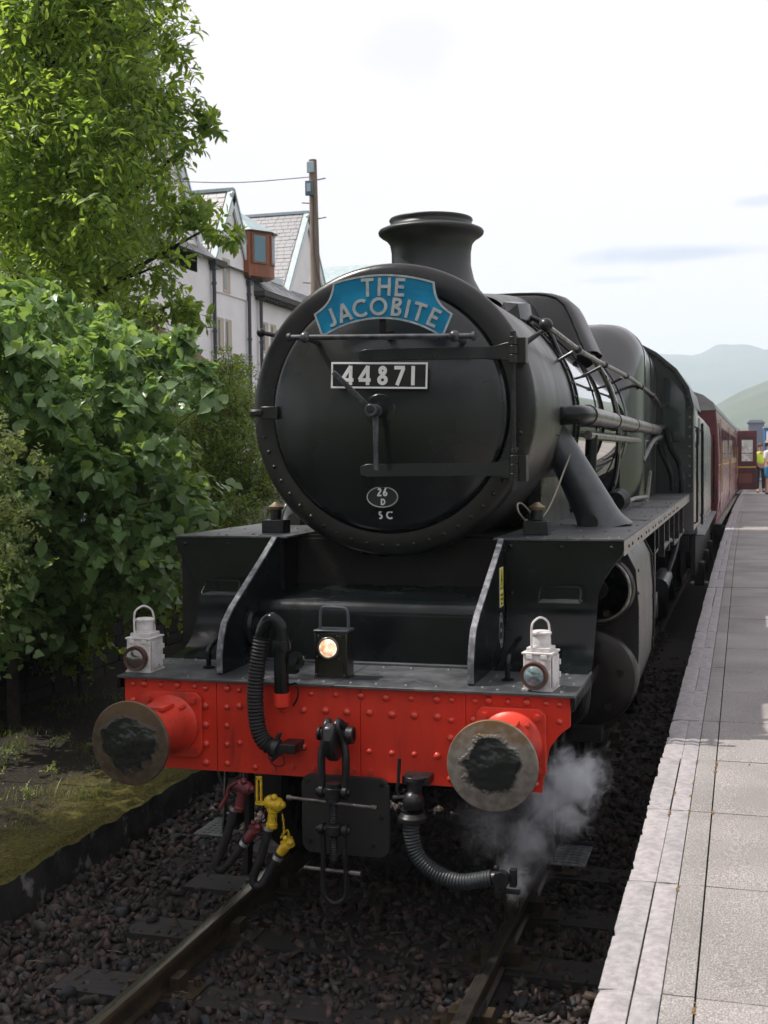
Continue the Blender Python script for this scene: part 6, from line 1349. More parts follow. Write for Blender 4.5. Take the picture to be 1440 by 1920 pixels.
SHRUB = [ (-4.09, 7.65, 2.84, 0.26), (-3.85, 7.51, 2.44, 0.23), (-4.28, 7.85, 2.34, 0.29), (-4.45, 8.99, 3.58, 0.29), (-3.69, 7.95, 2.13, 0.25), (-3.75, 7.69, 2.67, 0.28), (-4.12, 7.32, 2.72, 0.30), (-3.77, 7.36, 1.87, 0.29), (-4.35, 9.00, 2.95, 0.35), (-4.24, 8.24, 3.02, 0.36), (-4.43, 7.51, 2.19, 0.28), (-4.45, 7.67, 1.51, 0.36), (-3.53, 7.66, 2.03, 0.33), (-4.75, 8.55, 2.64, 0.31), (-3.73, 7.19, 3.37, 0.23), (-3.77, 8.17, 2.35, 0.33), (-4.53, 8.73, 2.45, 0.24), (-4.84, 9.05, 1.95, 0.35), (-4.28, 7.64, 2.62, 0.24), (-4.89, 8.91, 2.89, 0.32), (-4.17, 7.62, 2.06, 0.27), (-3.58, 7.06, 1.75, 0.25), (-4.52, 9.21, 3.00, 0.30), (-4.10, 7.18, 2.24, 0.33), (-4.04, 7.77, 3.20, 0.30), (-4.85, 9.35, 2.07, 0.23), (-4.81, 9.42, 2.52, 0.22), (-4.64, 9.29, 3.32, 0.30), (-4.29, 8.68, 3.01, 0.34), (-4.65, 9.19, 1.65, 0.27), (-4.46, 8.37, 3.04, 0.23), (-5.20, 9.44, 1.94, 0.33), (-4.08, 8.70, 2.11, 0.26), (-3.96, 8.04, 3.10, 0.24), (-4.52, 9.31, 2.28, 0.29), (-4.58, 8.85, 2.68, 0.29), (-4.77, 9.06, 2.59, 0.24), (-4.98, 9.18, 2.80, 0.32), (-3.90, 8.12, 2.10, 0.27), (-4.48, 8.59, 3.18, 0.34), (-4.71, 8.21, 2.38, 0.24), (-4.64, 8.68, 1.53, 0.24) ]
HAWTHORN = [ (-3.23, 1.95, 1.74, 0.14), (-3.00, 1.69, 1.75, 0.11), (-3.27, 1.96, 2.24, 0.17), (-3.18, 1.66, 1.95, 0.11), (-2.97, 1.82, 2.47, 0.12), (-3.14, 1.68, 1.49, 0.14), (-2.93, 1.77, 2.02, 0.15), (-3.15, 1.66, 2.41, 0.14), (-3.05, 1.81, 2.60, 0.11), (-3.34, 1.91, 2.61, 0.13), (-3.12, 1.85, 2.14, 0.13), (-3.13, 1.85, 1.97, 0.16), (-3.23, 1.65, 1.77, 0.12), (-3.36, 2.06, 2.43, 0.14), (-2.77, 1.68, 2.38, 0.11), (-3.20, 1.87, 2.51, 0.12) ]
LOW = [ (-3.53, 4.30, 1.44, 0.22), (-4.21, 4.70, 0.99, 0.29), (-5.29, 5.85, 0.54, 0.23), (-5.30, 4.98, 0.63, 0.22), (-4.22, 4.92, 0.91, 0.23), (-5.13, 5.22, 0.80, 0.29), (-4.54, 4.49, 0.79, 0.30), (-3.20, 4.73, 1.34, 0.30), (-4.70, 4.27, 0.79, 0.22), (-5.25, 5.81, 1.12, 0.23), (-4.90, 5.73, 1.05, 0.25), (-3.32, 4.73, 1.15, 0.30), (-3.96, 5.02, 1.07, 0.25), (-4.64, 4.88, 1.27, 0.25), (-3.36, 4.57, 1.48, 0.22), (-5.09, 4.82, 0.94, 0.29), (-4.85, 4.99, 0.81, 0.21), (-5.63, 5.45, 0.90, 0.26), (-4.59, 5.72, 1.25, 0.24), (-5.42, 5.52, 0.77, 0.29), (-3.43, 5.12, 1.15, 0.24), (-5.01, 5.46, 1.16, 0.25), (-4.46, 5.02, 0.70, 0.20), (-3.99, 5.06, 1.31, 0.27), (-5.55, 5.58, 0.57, 0.27), (-4.36, 4.37, 0.69, 0.26), (-4.31, 4.66, 0.78, 0.26), (-4.48, 5.38, 0.55, 0.21), (-4.56, 5.17, 1.26, 0.26), (-4.88, 4.43, 1.11, 0.27) ]

tree_cl = TREE+TREE_TIPS+TREE_BACK
plant('broadleaf_tree', 'tall leafy green tree rising above the lilac bush on the left', 'tree', (-6.0, 7.0, .7), tree_cl, 58, 9, (.55, 1.1), .128, ELL, LT, 21, trunk=((-6.0, 7.0, .7), (-5.6, 6.4, 6.8), .20))
r = random.Random(4); sh = []
while len(sh) < 75:
    a, e, q = r.uniform(0, 6.28), r.uniform(-1, 1), r.random()**.33
    p = (-4.85+1.6*q*math.cos(a)*math.sqrt(1-e*e), -.4+1.7*q*math.sin(a)*math.sqrt(1-e*e), 5.8+1.55*q*e)
    if p[0] < -1.95-.68*max(0, p[1])-.55 and p[0] < -2.6: sh.append((*p, r.uniform(.34, .5)))
syc, _ = plant('sycamore_tree', 'leafy tree on the left bank just outside the picture', 'tree', (-5.3, -.5, .7), sh, 60, 9, (.7, 1.3), .105, ELL, LD, 31, trunk=((-5.3, -.5, .7), (-4.8, -.4, 6.6), .17))
for k, (x, y, s_, rz) in enumerate(((-6.2, -5.2, 1.05, 1.1), (-6.8, -9.5, 1.2, 2.3), (-5.6, -14, 1.25, 3.9), (-3.4, -18.5, 1.3, .6), (2.2, -23, 1.45, 1.9), (6.5, -21, 1.3, 4.4), (11.5, -18, 1.3, 5.4), (-1.0, -27, 1.6, 2.9))):
    c = copy_tree(syc); c.location = (x, y, .3 if y > -12 else -.3); c.scale = (s_,)*3; c.rotation_euler.z = rz  # unseen trees added to block low sky and darken the engine's reflections
    c['label'] = ('unseen added tree on the left bank behind the photographer', 'second unseen added tree along the left bank behind the photographer', 'third unseen added tree along the left bank before the bend', 'unseen added tree closing the line on the left where the track bends', 'tall unseen added tree straight behind the photographer at the platform end', 'unseen added tree right of the tallest one beyond the platform ramp', 'unseen added tree furthest right beyond the platform ramp', 'largest unseen added tree far behind the photographer over the track')[k]
    c['group'] = 'unseen trees added for dark reflections'
lt, (P, A, Nn, S) = plant('lilac_bush', 'broad bush with large heart shaped leaves beside the locomotive', 'bush', (-4.2, 3.6, .1), LILAC, 30, 7, (.6, 1.25), .115, HRT, LL, 41, trunk=((-4.2, 3.6, .08), (-3.7, 3.3, 1.9), .06), twr=.0035)
# the leaves that show largest hang on the outside as single parts
cc = np.array(LILAC); lm = fast_mesh('leaf', HRT[0], HRT[1], LL, np.full(len(HRT[1]), .25)); lm2 = fast_mesh('leaf', HRT[0]*np.array([1, .9, 1.6]), HRT[1], LL, np.full(len(HRT[1]), .6))
cpos = np.array([1.909, -5.607, 2.394]); r = np.random.default_rng(9); k = 0
for i in r.permutation(len(cc)):
    c = cc[i]; dv = cpos-c[:3]; dv /= np.linalg.norm(dv)
    for q in range(4):
        if k >= 300: break
        o_ = norm(dv+r.normal(size=3)*.55)*c[3]*r.uniform(1.1, 1.45); ax = norm(np.array([r.normal(0, .5), r.normal(0, .5), -.55])); nr = norm(np.array([.5, -.45, .6])+r.normal(size=3)*.3); nr = norm(nr-ax*np.dot(nr, ax)); b_ = np.cross(nr, ax); s_ = r.uniform(.095, .14)
        Mx = Matrix(((ax[0], b_[0], nr[0], 0), (ax[1], b_[1], nr[1], 0), (ax[2], b_[2], nr[2], 0), (0, 0, 0, 1)))
        o = bpy.data.objects.new('leaf', lm if k % 2 else lm2); o.parent = lt; o.rotation_euler = Mx.to_euler(); o.location = Vector(c[:3]+o_)-lt.location; o.scale = (s_, s_, s_); C.objects.link(o); k += 1
# brown seed heads of the lilac
sd = MB(); r = random.Random(8)
for i in range(46):
    c = LILAC[r.randrange(len(LILAC))]; p = Vector(c[:3])+Vector((.6, -.7, .45)).normalized()*c[3]*1.15+Vector((r.gauss(0, .08), r.gauss(0, .08), r.gauss(0, .06)))
    ax_ = Vector((r.gauss(0, .35), r.gauss(0, .35), 1)).normalized()
    for q in range(22):
        h = r.random(); w = (1-h)*.045+.006; sd.ball(p+ax_*h*.15+Vector((r.gauss(0, w), r.gauss(0, w), r.gauss(0, w*.6))), r.uniform(.003, .006), 4)
obj('seed_heads', sd, mat('seed_head', (.10, .075, .035), .8, col2=(.07, .08, .03), scale=20), lt, sm=False, kind='stuff')
plant('dense_shrub', 'dark green fine leaved shrub between the lilac and the smokebox', 'shrub', (-4.6, 8.2, .3), SHRUB, 70, 9, (.6, 1.2), .075, ELL, LS, 51, trunk=((-4.6, 8.2, .1), (-4.3, 8.0, 2.4), .06))
plant('hawthorn_shrub', 'pale hawthorn sprays at the left edge before the lilac', 'shrub', (-3.4, 1.9, .1), HAWTHORN, 15, 8, (.8, 1.8), .058, LOB, LH, 61, trunk=((-3.55, 1.9, .1), (-3.35, 1.85, 1.9), .014), twr=.0014)
plant('bramble', 'dark low bramble under the lilac bush near the wall', 'bush', (-4.3, 4.9, .1), LOW, 26, 7, (.7, 1.3), .085, HRT, LS, 71, trunk=((-4.3, 4.9, .08), (-4.2, 4.8, 1.0), .03))
# ferns hanging between bush and buffer beam
fm = MB(); r = random.Random(3)
def frond(p0, d, L_):
    d = Vector(d).normalized(); side = d.cross(Vector((0, 0, 1))).normalized(); P = [Vector(p0)+d*L_*t+Vector((0, 0, -.35*L_*t*t)) for t in np.linspace(0, 1, 16)]
    fm.tube(P, .0025, 4)
    for i in range(1, 16):
        w = L_*.26*math.sin(math.pi*min(1, (i/16)**.6))*(1-.25*i/16)+.006; t = (P[i]-P[i-1]).normalized(); up_ = side.cross(t)
        for s in (-1, 1):
            e = P[i]+side*s*w+t*w*.35-Vector((0, 0, .15*w)); q = w*.14; fm.add([P[i]-t*q, P[i]+t*q, e+t*q*.2, P[i].lerp(e, .5)-t*q*1.1+up_*.004], [(0, 1, 2, 3)])
for (p, d, L_) in (((-3.35, 4.4, 1.75), (1, -.3, .15), .62), ((-3.4, 4.5, 1.45), (1, -.35, .12), .60), ((-3.35, 4.6, 1.60), (1, -.1, .5), .5), ((-3.5, 4.2, 1.3), (.8, -.7, .3), .45), ((-3.2, 4.9, 1.9), (.9, -.6, .3), .4)): frond(p, d, L_)
ft = thing('fern', (-3.4, 4.5, .12), 'green fern fronds reaching out beside the left oil lamp', 'fern')
obj('frond', fm, LS, ft, sm=False); obj('stem', MB().tube(smooth([(-3.5, 4.5, .1), (-3.45, 4.5, 1.0), (-3.35, 4.45, 1.75)], 4), .012, 6), TW, ft)
# grass blades and weeds on the ledge
r = np.random.default_rng(12); n = 5200
cx_ = r.uniform(-4.4, -2.3, 110); cy = r.uniform(-.6, 7.5, 110); ci = r.integers(0, 110, n); bx = cx_[ci]+r.normal(0, .085, n); by = cy[ci]+r.normal(0, .10, n); hh = r.uniform(.02, .085, n)*(.5+.9*r.random(110)[ci]); az = r.uniform(0, 6.28, n); ln_ = r.uniform(.2, .9, n)
k = bx < -2.06; bx, by, hh, az, ln_ = bx[k], by[k], hh[k], az[k], ln_[k]; n = len(bx); z0 = np.array([ledge_z(a, b) for a, b in zip(bx, by)])-.004
b0 = np.stack([bx, by, z0], 1); d = np.stack([np.cos(az)*ln_, np.sin(az)*ln_, np.ones(n)], 1); s_ = np.stack([-np.sin(az), np.cos(az), np.zeros(n)], 1)*.0026
V = np.stack([b0-s_, b0+s_, b0+s_*.8+d*hh[:, None]*.55, b0-s_*.8+d*hh[:, None]*.55, b0+d*hh[:, None]+np.stack([np.cos(az), np.sin(az), -.3*np.ones(n)], 1)*(hh*.25)[:, None]], 1)
F = np.array([(0, 1, 2), (0, 2, 3), (3, 2, 4)]); F = (F[None]+(np.arange(n)*5)[:, None, None]).reshape(-1, 3)
q = 9000; mx_ = r.uniform(-3.2, -2.03, q); my_ = r.uniform(-.8, 7, q); k2 = np.array([nz3(a*2.3, b*2.3, 8) for a, b in zip(mx_, my_)]) > -.12; mx_, my_ = mx_[k2], my_[k2]; q = len(mx_)
mz = np.array([ledge_z(a, b) for a, b in zip(mx_, my_)])-.003; ma_ = r.uniform(0, 6.28, q); mh = r.uniform(.006, .020, q); B0 = np.stack([mx_, my_, mz], 1)
sd2 = np.stack([-np.sin(ma_), np.cos(ma_), 0*ma_], 1)*.0035; tp2 = B0+np.stack([np.cos(ma_)*mh*.8, np.sin(ma_)*mh*.8, mh], 1)
V2 = np.stack([B0-sd2, B0+sd2, tp2], 1).reshape(-1, 3); F2 = np.arange(3*q).reshape(-1, 3)
MG = leaf_mat('moss_tuft', (.09, .085, .015), (.20, .18, .035), (.18, .17, .03), rough=.8, tw=.3)
o = bpy.data.objects.new('moss_tufts', fast_mesh('moss_tufts', V2, F2, MG, r.random(q))); o['kind'] = 'stuff'; o.parent = led; C.objects.link(o)
GB = leaf_mat('grass_blade', (.07, .095, .02), (.12, .14, .03), (.15, .22, .03), tw=.35)
o = bpy.data.objects.new('grass', fast_mesh('grass', V.reshape(-1, 3), F, GB, np.repeat(r.random(n), 3))); tag(o, 'short grass and weeds growing on the mossy ledge', 'grass', kind='stuff'); C.objects.link(o)
wc = [(x, y, .12+z, .06) for x, y, z in zip(r.uniform(-3.6, -2.5, 34), r.uniform(.0, 3.4, 34), r.uniform(0, .05, 34))]
P, A, Nn, S, tw = sprays(wc, 9, 5, (.7, 1.5), .030, 77)
o = bpy.data.objects.new('weeds', leaf_mesh('weeds', P, A, Nn, S, LOB, LH, 5)); tag(o, 'small leafy weeds growing through the moss of the ledge', 'weeds', kind='stuff'); C.objects.link(o)

# ---------------------------------------------------------------- white houses
HAR = mat('white_harling', (.86, .84, .87), .85, col2=(.80, .78, .81), scale=1.2, bump=.5, bscale=26)
STO = mat('window_stone', (.50, .44, .36), .8); SLT = tint_material('roof_slate', [(.20, .20, .215), (.16, .165, .18), (.25, .25, .26), (.18, .18, .195), (.22, .225, .24)], rough=.5, bump=.2)
LEAD = mat('verdigris_flashing', (.26, .34, .36), .5, col2=(.34, .41, .43), scale=6); PIPEM = mat('cast_downpipe', (.025, .027, .04), .4); WOOD = mat('varnished_wood', (.26, .075, .02), .4, col2=(.18, .05, .015), scale=6, stretch=(1, 1, .2))
WG = mat('house_glass', (.06, .09, .11), .05, spec=1); WG2 = mat('teal_glass', (.03, .14, .20), .08, spec=1); DKW = mat('dark_eaves', (.05, .045, .04), .7)
slate_me = [mesh_of('slate', MB().box(0, 1, 0, 1, -.5, .5), SLT) for _ in range(1)]
scount = [0]
def slates(parent, o, ux, uy, w, h, inside=None, sw=.26, shh=.17, budget=300):
    """rows of overlapping slates over the rectangle o + ux*w + uy*h (uy runs up the slope)"""
    o, ux, uy = Vector(o), Vector(ux).normalized(), Vector(uy).normalized(); nn = ux.cross(uy).normalized(); rest = MB(); r = random.Random(int(w*100)); bud = budget
    rows = int(h/shh)
    for j in range(rows+1):
        x = -(sw/2 if j % 2 else 0)
        while x < w:
            a, b = max(0, x), min(w, x+sw*r.uniform(.9, 1.1)); x = b
            if b-a < .04 or (inside and not inside((a+b)/2, (j+.5)*shh)): continue
            y = j*shh; c = o+ux*(a+.004)+uy*(y-.02+r.uniform(-.006, .006))+nn*(.018+r.uniform(0, .006))
            X, Yv = ux*(b-a-.010), uy*(shh+.035)-nn*.012
            if bud > 0:
                bud -= 1; ob = bpy.data.objects.new('slate', slate_me[0]); ob.parent = parent
                R3 = Matrix((X.normalized(), Yv.normalized(), X.cross(Yv).normalized())).transposed()
                ob.location = c-wloc(parent); ob.rotation_euler = R3.to_euler(); ob.scale = (X.length, Yv.length, .012); C.objects.link(ob)
            else:
                q = X.cross(Yv).normalized()*.006; rest.add([c-q, c+X-q, c+X+Yv-q, c+Yv-q, c+q, c+X+q, c+X+Yv+q, c+Yv+q], [(0, 3, 2, 1), (4, 5, 6, 7), (0, 1, 5, 4), (1, 2, 6, 5), (2, 3, 7, 6), (3, 0, 4, 7)])
    if rest.v:
        ob = obj('slates_beyond', rest, SLT, parent, sm=False); ob['kind'] = 'stuff'
def gable(parent, yc, half, zb, zp, xf, xb, slate_south=True, bud=0):
    """cross gable facing the line, ridge running back from xf to xb"""
    g = obj('gable_wall', MB().prism([(yc-half, zb-1.2), (yc-half, zb), (yc, zp), (yc+half, zb), (yc+half, zb-1.2)], 'x', xf-.25, xf), HAR, parent)
    obj('gable_body', MB().prism([(yc-half+.03, zb-.5), (yc-half+.03, zb-.05), (yc, zp-.08), (yc+half-.03, zb-.05), (yc+half-.03, zb-.5)], 'x', xb, xf-.25), DKW, parent)
    sl = math.hypot(half, zp-zb); u = Vector((0, half, zp-zb)).normalized()
    for s in (-1, 1):
        a = Vector((xf+.10, yc+s*(half+.22), zb-.22*(zp-zb)/half)); b = Vector((xf+.10, yc, zp+.02))
        d = (b-a); nn = Vector((0, s*(zp-zb), half)).normalized()
        bo = MB().add([a, b, b-nn*.26*1.0, a-nn*.26, a+Vector((-.05, 0, 0)), b+Vector((-.05, 0, 0)), b-nn*.26+Vector((-.05, 0, 0)), a-nn*.26+Vector((-.05, 0, 0))], [(0, 1, 2, 3), (4, 7, 6, 5), (0, 4, 5, 1), (3, 2, 6, 7), (0, 3, 7, 4), (1, 5, 6, 2)])
        obj('barge_board', bo, mat('barge_white', (.70, .74, .78), .6), parent)
        c = MB().add([a+nn*.03+Vector((.03, 0, 0)), b+nn*.03+Vector((.03, 0, 0)), b-nn*.03+Vector((.03, 0, 0)), a-nn*.03+Vector((.03, 0, 0)), a+nn*.03-Vector((.16, 0, 0)), b+nn*.03-Vector((.16, 0, 0)), b-nn*.03-Vector((.16, 0, 0)), a-nn*.03-Vector((.16, 0, 0))], [(0, 1, 2, 3), (4, 7, 6, 5), (0, 4, 5, 1), (3, 2, 6, 7), (0, 3, 7, 4), (1, 5, 6, 2)])
        obj('verge_flashing', c, LEAD, parent)
    rf = MB()
    for s in (-1, 1):
        a = Vector((0, yc+s*(half+.2), zb-.2*(zp-zb)/half)); b = Vector((0, yc, zp)); nn = Vector((0, s*(zp-zb), half)).normalized()*.02
        rf.add([(xf, a.y, a.z), (xf, b.y, b.z), (xb, b.y, b.z), (xb, a.y, a.z), (xf, a.y-nn.y*3, a.z-nn.z*3), (xf, b.y, b.z-.07), (xb, b.y, b.z-.07), (xb, a.y-nn.y*3, a.z-nn.z*3)], [(0, 1, 2, 3), (4, 7, 6, 5), (0, 4, 5, 1), (3, 2, 6, 7), (0, 3, 7, 4), (1, 5, 6, 2)])
    ro = obj('roof', rf, SLT, parent)
    if slate_south: slates(ro, (xb, yc-half-.2, zb-.2*(zp-zb)/half), (1, 0, 0), (0, half, zp-zb), xf-xb-.1, sl+.2, budget=bud)
    obj('ridge_tile', MB().box(xb, xf+.1, yc-.08, yc+.08, zp-.02, zp+.07), LEAD, ro)
def downpipe(parent, y, zt, zb=1.0):
    m = MB().cyl((-11.90, y, zb), (-11.90, y, zt), .055, n=8); m.box(-11.98, -11.82, y-.09, y+.09, zt, zt+.14)
    for k in range(5): m.cyl((-11.90, y, zb+1+k*1.3), (-11.90, y, zb+1.06+k*1.3), .075, n=8)
    obj('downpipe', m, PIPEM, parent)
def window(parent, y0, y1, z0, z1, x=-12):
    f = obj('window', MB().box(x-.02, x+.012, y0-.04, y1+.04, z0-.06, z0).box(x-.02, x+.012, y0-.04, y0, z0, z1).box(x-.02, x+.012, y1, y1+.04, z0, z1).box(x-.02, x+.012, y0-.04, y1+.04, z1, z1+.04), STO, parent)
    obj('reveal', MB().box(x-.03, x+.006, y0, y1, z0, z1), STO, f)
    obj('pane', MB().box(x+.0065, x+.010, y0+.03, y0+(y1-y0)*.42, z0+.03, z1-.03), WG, f)
# near house (mostly behind the tree)
h1 = thing('house', (-12, 21, 1.2), 'white house with a tall steep gable seen behind the tree top', 'house', 'white houses beyond the railway')
obj('wall', MB().box(-19, -12, 15.5, 24.95, 1.0, 7.9), HAR, h1); gable(h1, 20.9, 3.35, 8.6, 13.6, -12.0, -17, False)
window(h1, 22.9, 23.3, 5.6, 6.4); window(h1, 18.0, 18.8, 5.2, 6.5); downpipe(h1, 15.9, 7.6)
obj('main_roof', MB().prism([(-11.75, 7.85), (-15.6, 11.6), (-19.5, 7.85)], 'y', 15.4, 24.95), SLT, h1)
# middle house with the wooden bay dormer
h2 = thing('house', (-12, 27, 1.2), 'white house with a small gable and an orange wooden dormer window', 'house', 'white houses beyond the railway')
obj('wall', MB().box(-19, -12, 24.952, 28.15, 1.0, 7.85), HAR, h2); obj('main_roof', MB().prism([(-11.8, 7.82), (-16.0, 9.6), (-19.5, 7.82)], 'y', 24.952, 28.15), SLT, h2)
gable(h2, 26.45, 1.12, 8.25, 10.0, -11.96, -15.6, True, 150)
pieces('eaves_gutter', MB().box(-12.0, -11.78, 24.96, 25.75, 7.72, 7.88).box(-12.0, -11.78, 27.35, 28.3, 7.68, 7.84), DKW, h2)
window(h2, 25.85, 26.25, 7.15, 8.0, -11.955); window(h2, 25.50, 25.86, 5.45, 6.33); window(h2, 26.05, 26.41, 5.45, 6.33)
downpipe(h2, 25.1, 7.6); downpipe(h2, 27.55, 7.5)
# far house
h3 = thing('house', (-12, 33, 1.2), 'white house with a long slate gable roof seen behind the telegraph pole', 'house', 'white houses beyond the railway')
obj('wall', MB().box(-19, -12.02, 28.152, 39, 1.0, 7.45), HAR, h3)
lowr = obj('main_roof', MB().prism([(-11.7, 7.42), (-13.6, 9.0), (-19.5, 9.0), (-19.5, 7.42)], 'y', 28.152, 39), SLT, h3)
slates(lowr, (-11.7, 28.2, 7.44), (0, 1, 0), (-1.9, 0, 1.58), 5.5, 2.2, budget=120)
gable(h3, 33.6, 2.3, 7.55, 10.75, -12.3, -16.8, True, 150)
obj('eaves_gutter', MB().box(-12.02, -11.66, 28.16, 36, 7.28, 7.42), DKW, h3)
for k in range(18): obj('rafter_end', MB().box(-12.02, -11.70, 28.3+k*.24, 28.38+k*.24, 7.19, 7.27), DKW, h3)
window(h3, 28.85, 29.25, 5.7, 6.55, -12.02); window(h3, 29.5, 29.9, 5.7, 6.55, -12.02); downpipe(h3, 28.45, 7.25)
obj('porch_soffit', MB().box(-13.4, -12.3, 30.3, 31.3, 8.0, 8.2), mat('white_soffit', (.6, .66, .7), .6), h3)
# canted wooden dormer on the middle house
def dormer(par, y0, y1, z0, z1, x):
    d = .55; pts = [(x-.8, y0-.05), (x+.15, y0-.05), (x+d, y0+.55), (x+d, y1-.45), (x+.15, y1), (x-.8, y1)]
    b = obj('dormer', MB().prism(pts, 'z', z0, z1), WOOD, par)
    roof_ = MB(); P = [(a+(.12 if a > x else 0), b_+(-.08 if b_ < (y0+y1)/2 else .08), z1) for a, b_ in pts]; n = len(P); ap = [(x-.7, (y0+y1)/2, z1+.85)]
    roof_.add(P+ap, [tuple(range(n))[::-1]]+[(i, (i+1) % n, n) for i in range(n)])
    obj('hipped_roof', roof_, LEAD, b, sm=False)
    for (a, c) in zip(pts[1:], pts[2:]):
        A_, B_ = Vector((*a, 0)), Vector((*c, 0)); L_ = (B_-A_).length
        if L_ < .35: continue
        t = (B_-A_).normalized(); nn = Vector((t.y, -t.x, 0)); mm = (A_+B_)/2
        f = obj('window_frame', MB().obox((mm.x+nn.x*.02, mm.y+nn.y*.02, (z0+z1)/2+.14), t*(L_*.36), nn*.025, (0, 0, (z1-z0)*.33)), WOOD, b, bev=.01)
        obj('pane', MB().obox((mm.x+nn.x*.048, mm.y+nn.y*.048, (z0+z1)/2+.14), t*(L_*.27), nn*.006, (0, 0, (z1-z0)*.29)), WG2 if nn.y < -.5 else WG, f)
dormer(h2, 27.35, 28.75, 7.75, 9.05, -11.95)
# roofs further back beyond the far house
h4 = thing('house', (-12, 42, 1.2), 'low teal roofed house end just showing behind the smokebox rim', 'house', 'white houses beyond the railway')
obj('wall', MB().box(-18, -11.6, 39.1, 46, 1.0, 7.8), HAR, h4); obj('roof', MB().prism([(39.0, 7.75), (42, 10.3), (46.2, 7.75)], 'x', -18.2, -11.4), LEAD, h4)

# old shed roof in front of the houses
sd_ = thing('shed', (-8.4, 13.5, .8), 'old shed with a brown roof half hidden by the tree', 'shed')
obj('shed_wall', MB().box(-9.4, -7.75, 12.6, 15.2, .8, 4.35), mat('shed_boards', (.10, .13, .19), .7, col2=(.18, .21, .26), scale=20, stretch=(1, 3, .1)), sd_)
obj('shed_roof', MB().prism([(12.4, 4.75), (15.4, 4.10), (15.4, 4.22), (12.4, 4.88)], 'x', -9.6, -7.6), mat('shed_roof_brown', (.22, .13, .07), .9, col2=(.34, .24, .17), scale=9, bump=.8, bscale=25), sd_)

# telegraph pole with fittings and wire
pt_ = thing('telegraph_pole', (-7.2, 20, .8), 'weathered wooden telegraph pole standing before the slate roof', 'pole')
POLE = mat('pole_wood', (.15, .11, .085), .8, col2=(.24, .19, .155), scale=10, stretch=(1, 1, .12), bump=.3, bscale=20)
obj('shaft', MB().tube([(-7.12, 20, .8), (-7.16, 20, 5), (-7.205, 20, 9.0)], [.135, .115, .088], 14), POLE, pt_)
bxm = mat('junction_box_grey', (.30, .38, .44), .5)
obj('junction_box', MB().box(-7.30, -7.14, 19.86, 19.92, 8.70, 8.94), bxm, pt_, bev=.01); obj('junction_box', MB().box(-7.33, -7.16, 19.82, 19.90, 8.20, 8.52), mat('box_dark', (.06, .10, .13), .5), pt_, bev=.01)
obj('box_panel', MB().box(-7.29, -7.20, 19.812, 19.819, 8.28, 8.46), bxm, pt_)
sp_ = MB()
for k, z in enumerate((8.55, 8.05, 7.7, 6.3, 5.9, 5.5, 5.1)): sp_.cyl((-7.19, 20, z), (-7.19+(.28 if k % 2 == 0 else -.28), 20, z+.03), .012, n=6)
pieces('pole_step', sp_, PIPEM, pt_); obj('cable', MB().tube(smooth([(-7.16, 19.9, 8.2), (-7.17, 19.88, 7.2), (-7.10, 19.87, 6.6), (-7.02, 19.9, 6.0), (-7.05, 19.9, 4)], 5), .012, 6), PIPEM, pt_)
obj('wire', MB().tube(smooth([(-7.23, 19.95, 8.62), (-9.4, 20.9, 8.86), (-11.75, 22.0, 9.30)], 8), .010, 5), PIPEM, pt_)

# ---------------------------------------------------------------- far end of the platform: van, container, people
van = thing('blue_cabin', (3.6, 58, 1.0), 'blue cabin with a white notice beyond the people on the platform', 'cabin')
obj('cabin_body', MB().box(2.9, 5.4, 57, 60, 1.15, 3.75), mat('cabin_blue', (.01, .13, .35), .4), van); obj('cabin_roof', MB().box(2.85, 5.45, 56.95, 60.05, 3.75, 3.82), mat('roof_pale', (.4, .42, .45), .5), van)
obj('notice', MB().box(2.98, 3.4, 56.97, 56.995, 3.15, 3.6), WHITE, van)
gb_ = thing('grey_hut', (2.5, 63, 1.1), 'small grey hut showing above the open maroon coach door', 'hut')
obj('hut_wall', MB().box(2.15, 2.95, 62, 64, 1.1, 4.15), mat('hut_grey', (.20, .22, .28), .6), gb_); obj('hut_roof', MB().prism([(2.08, 4.15), (3.02, 4.15), (2.85, 4.3), (2.25, 4.3)], 'y', 61.9, 64.1), mat('hut_roof_grey', (.25, .27, .32), .6), gb_)
SKIN = mat('skin', (.45, .25, .17), .5)
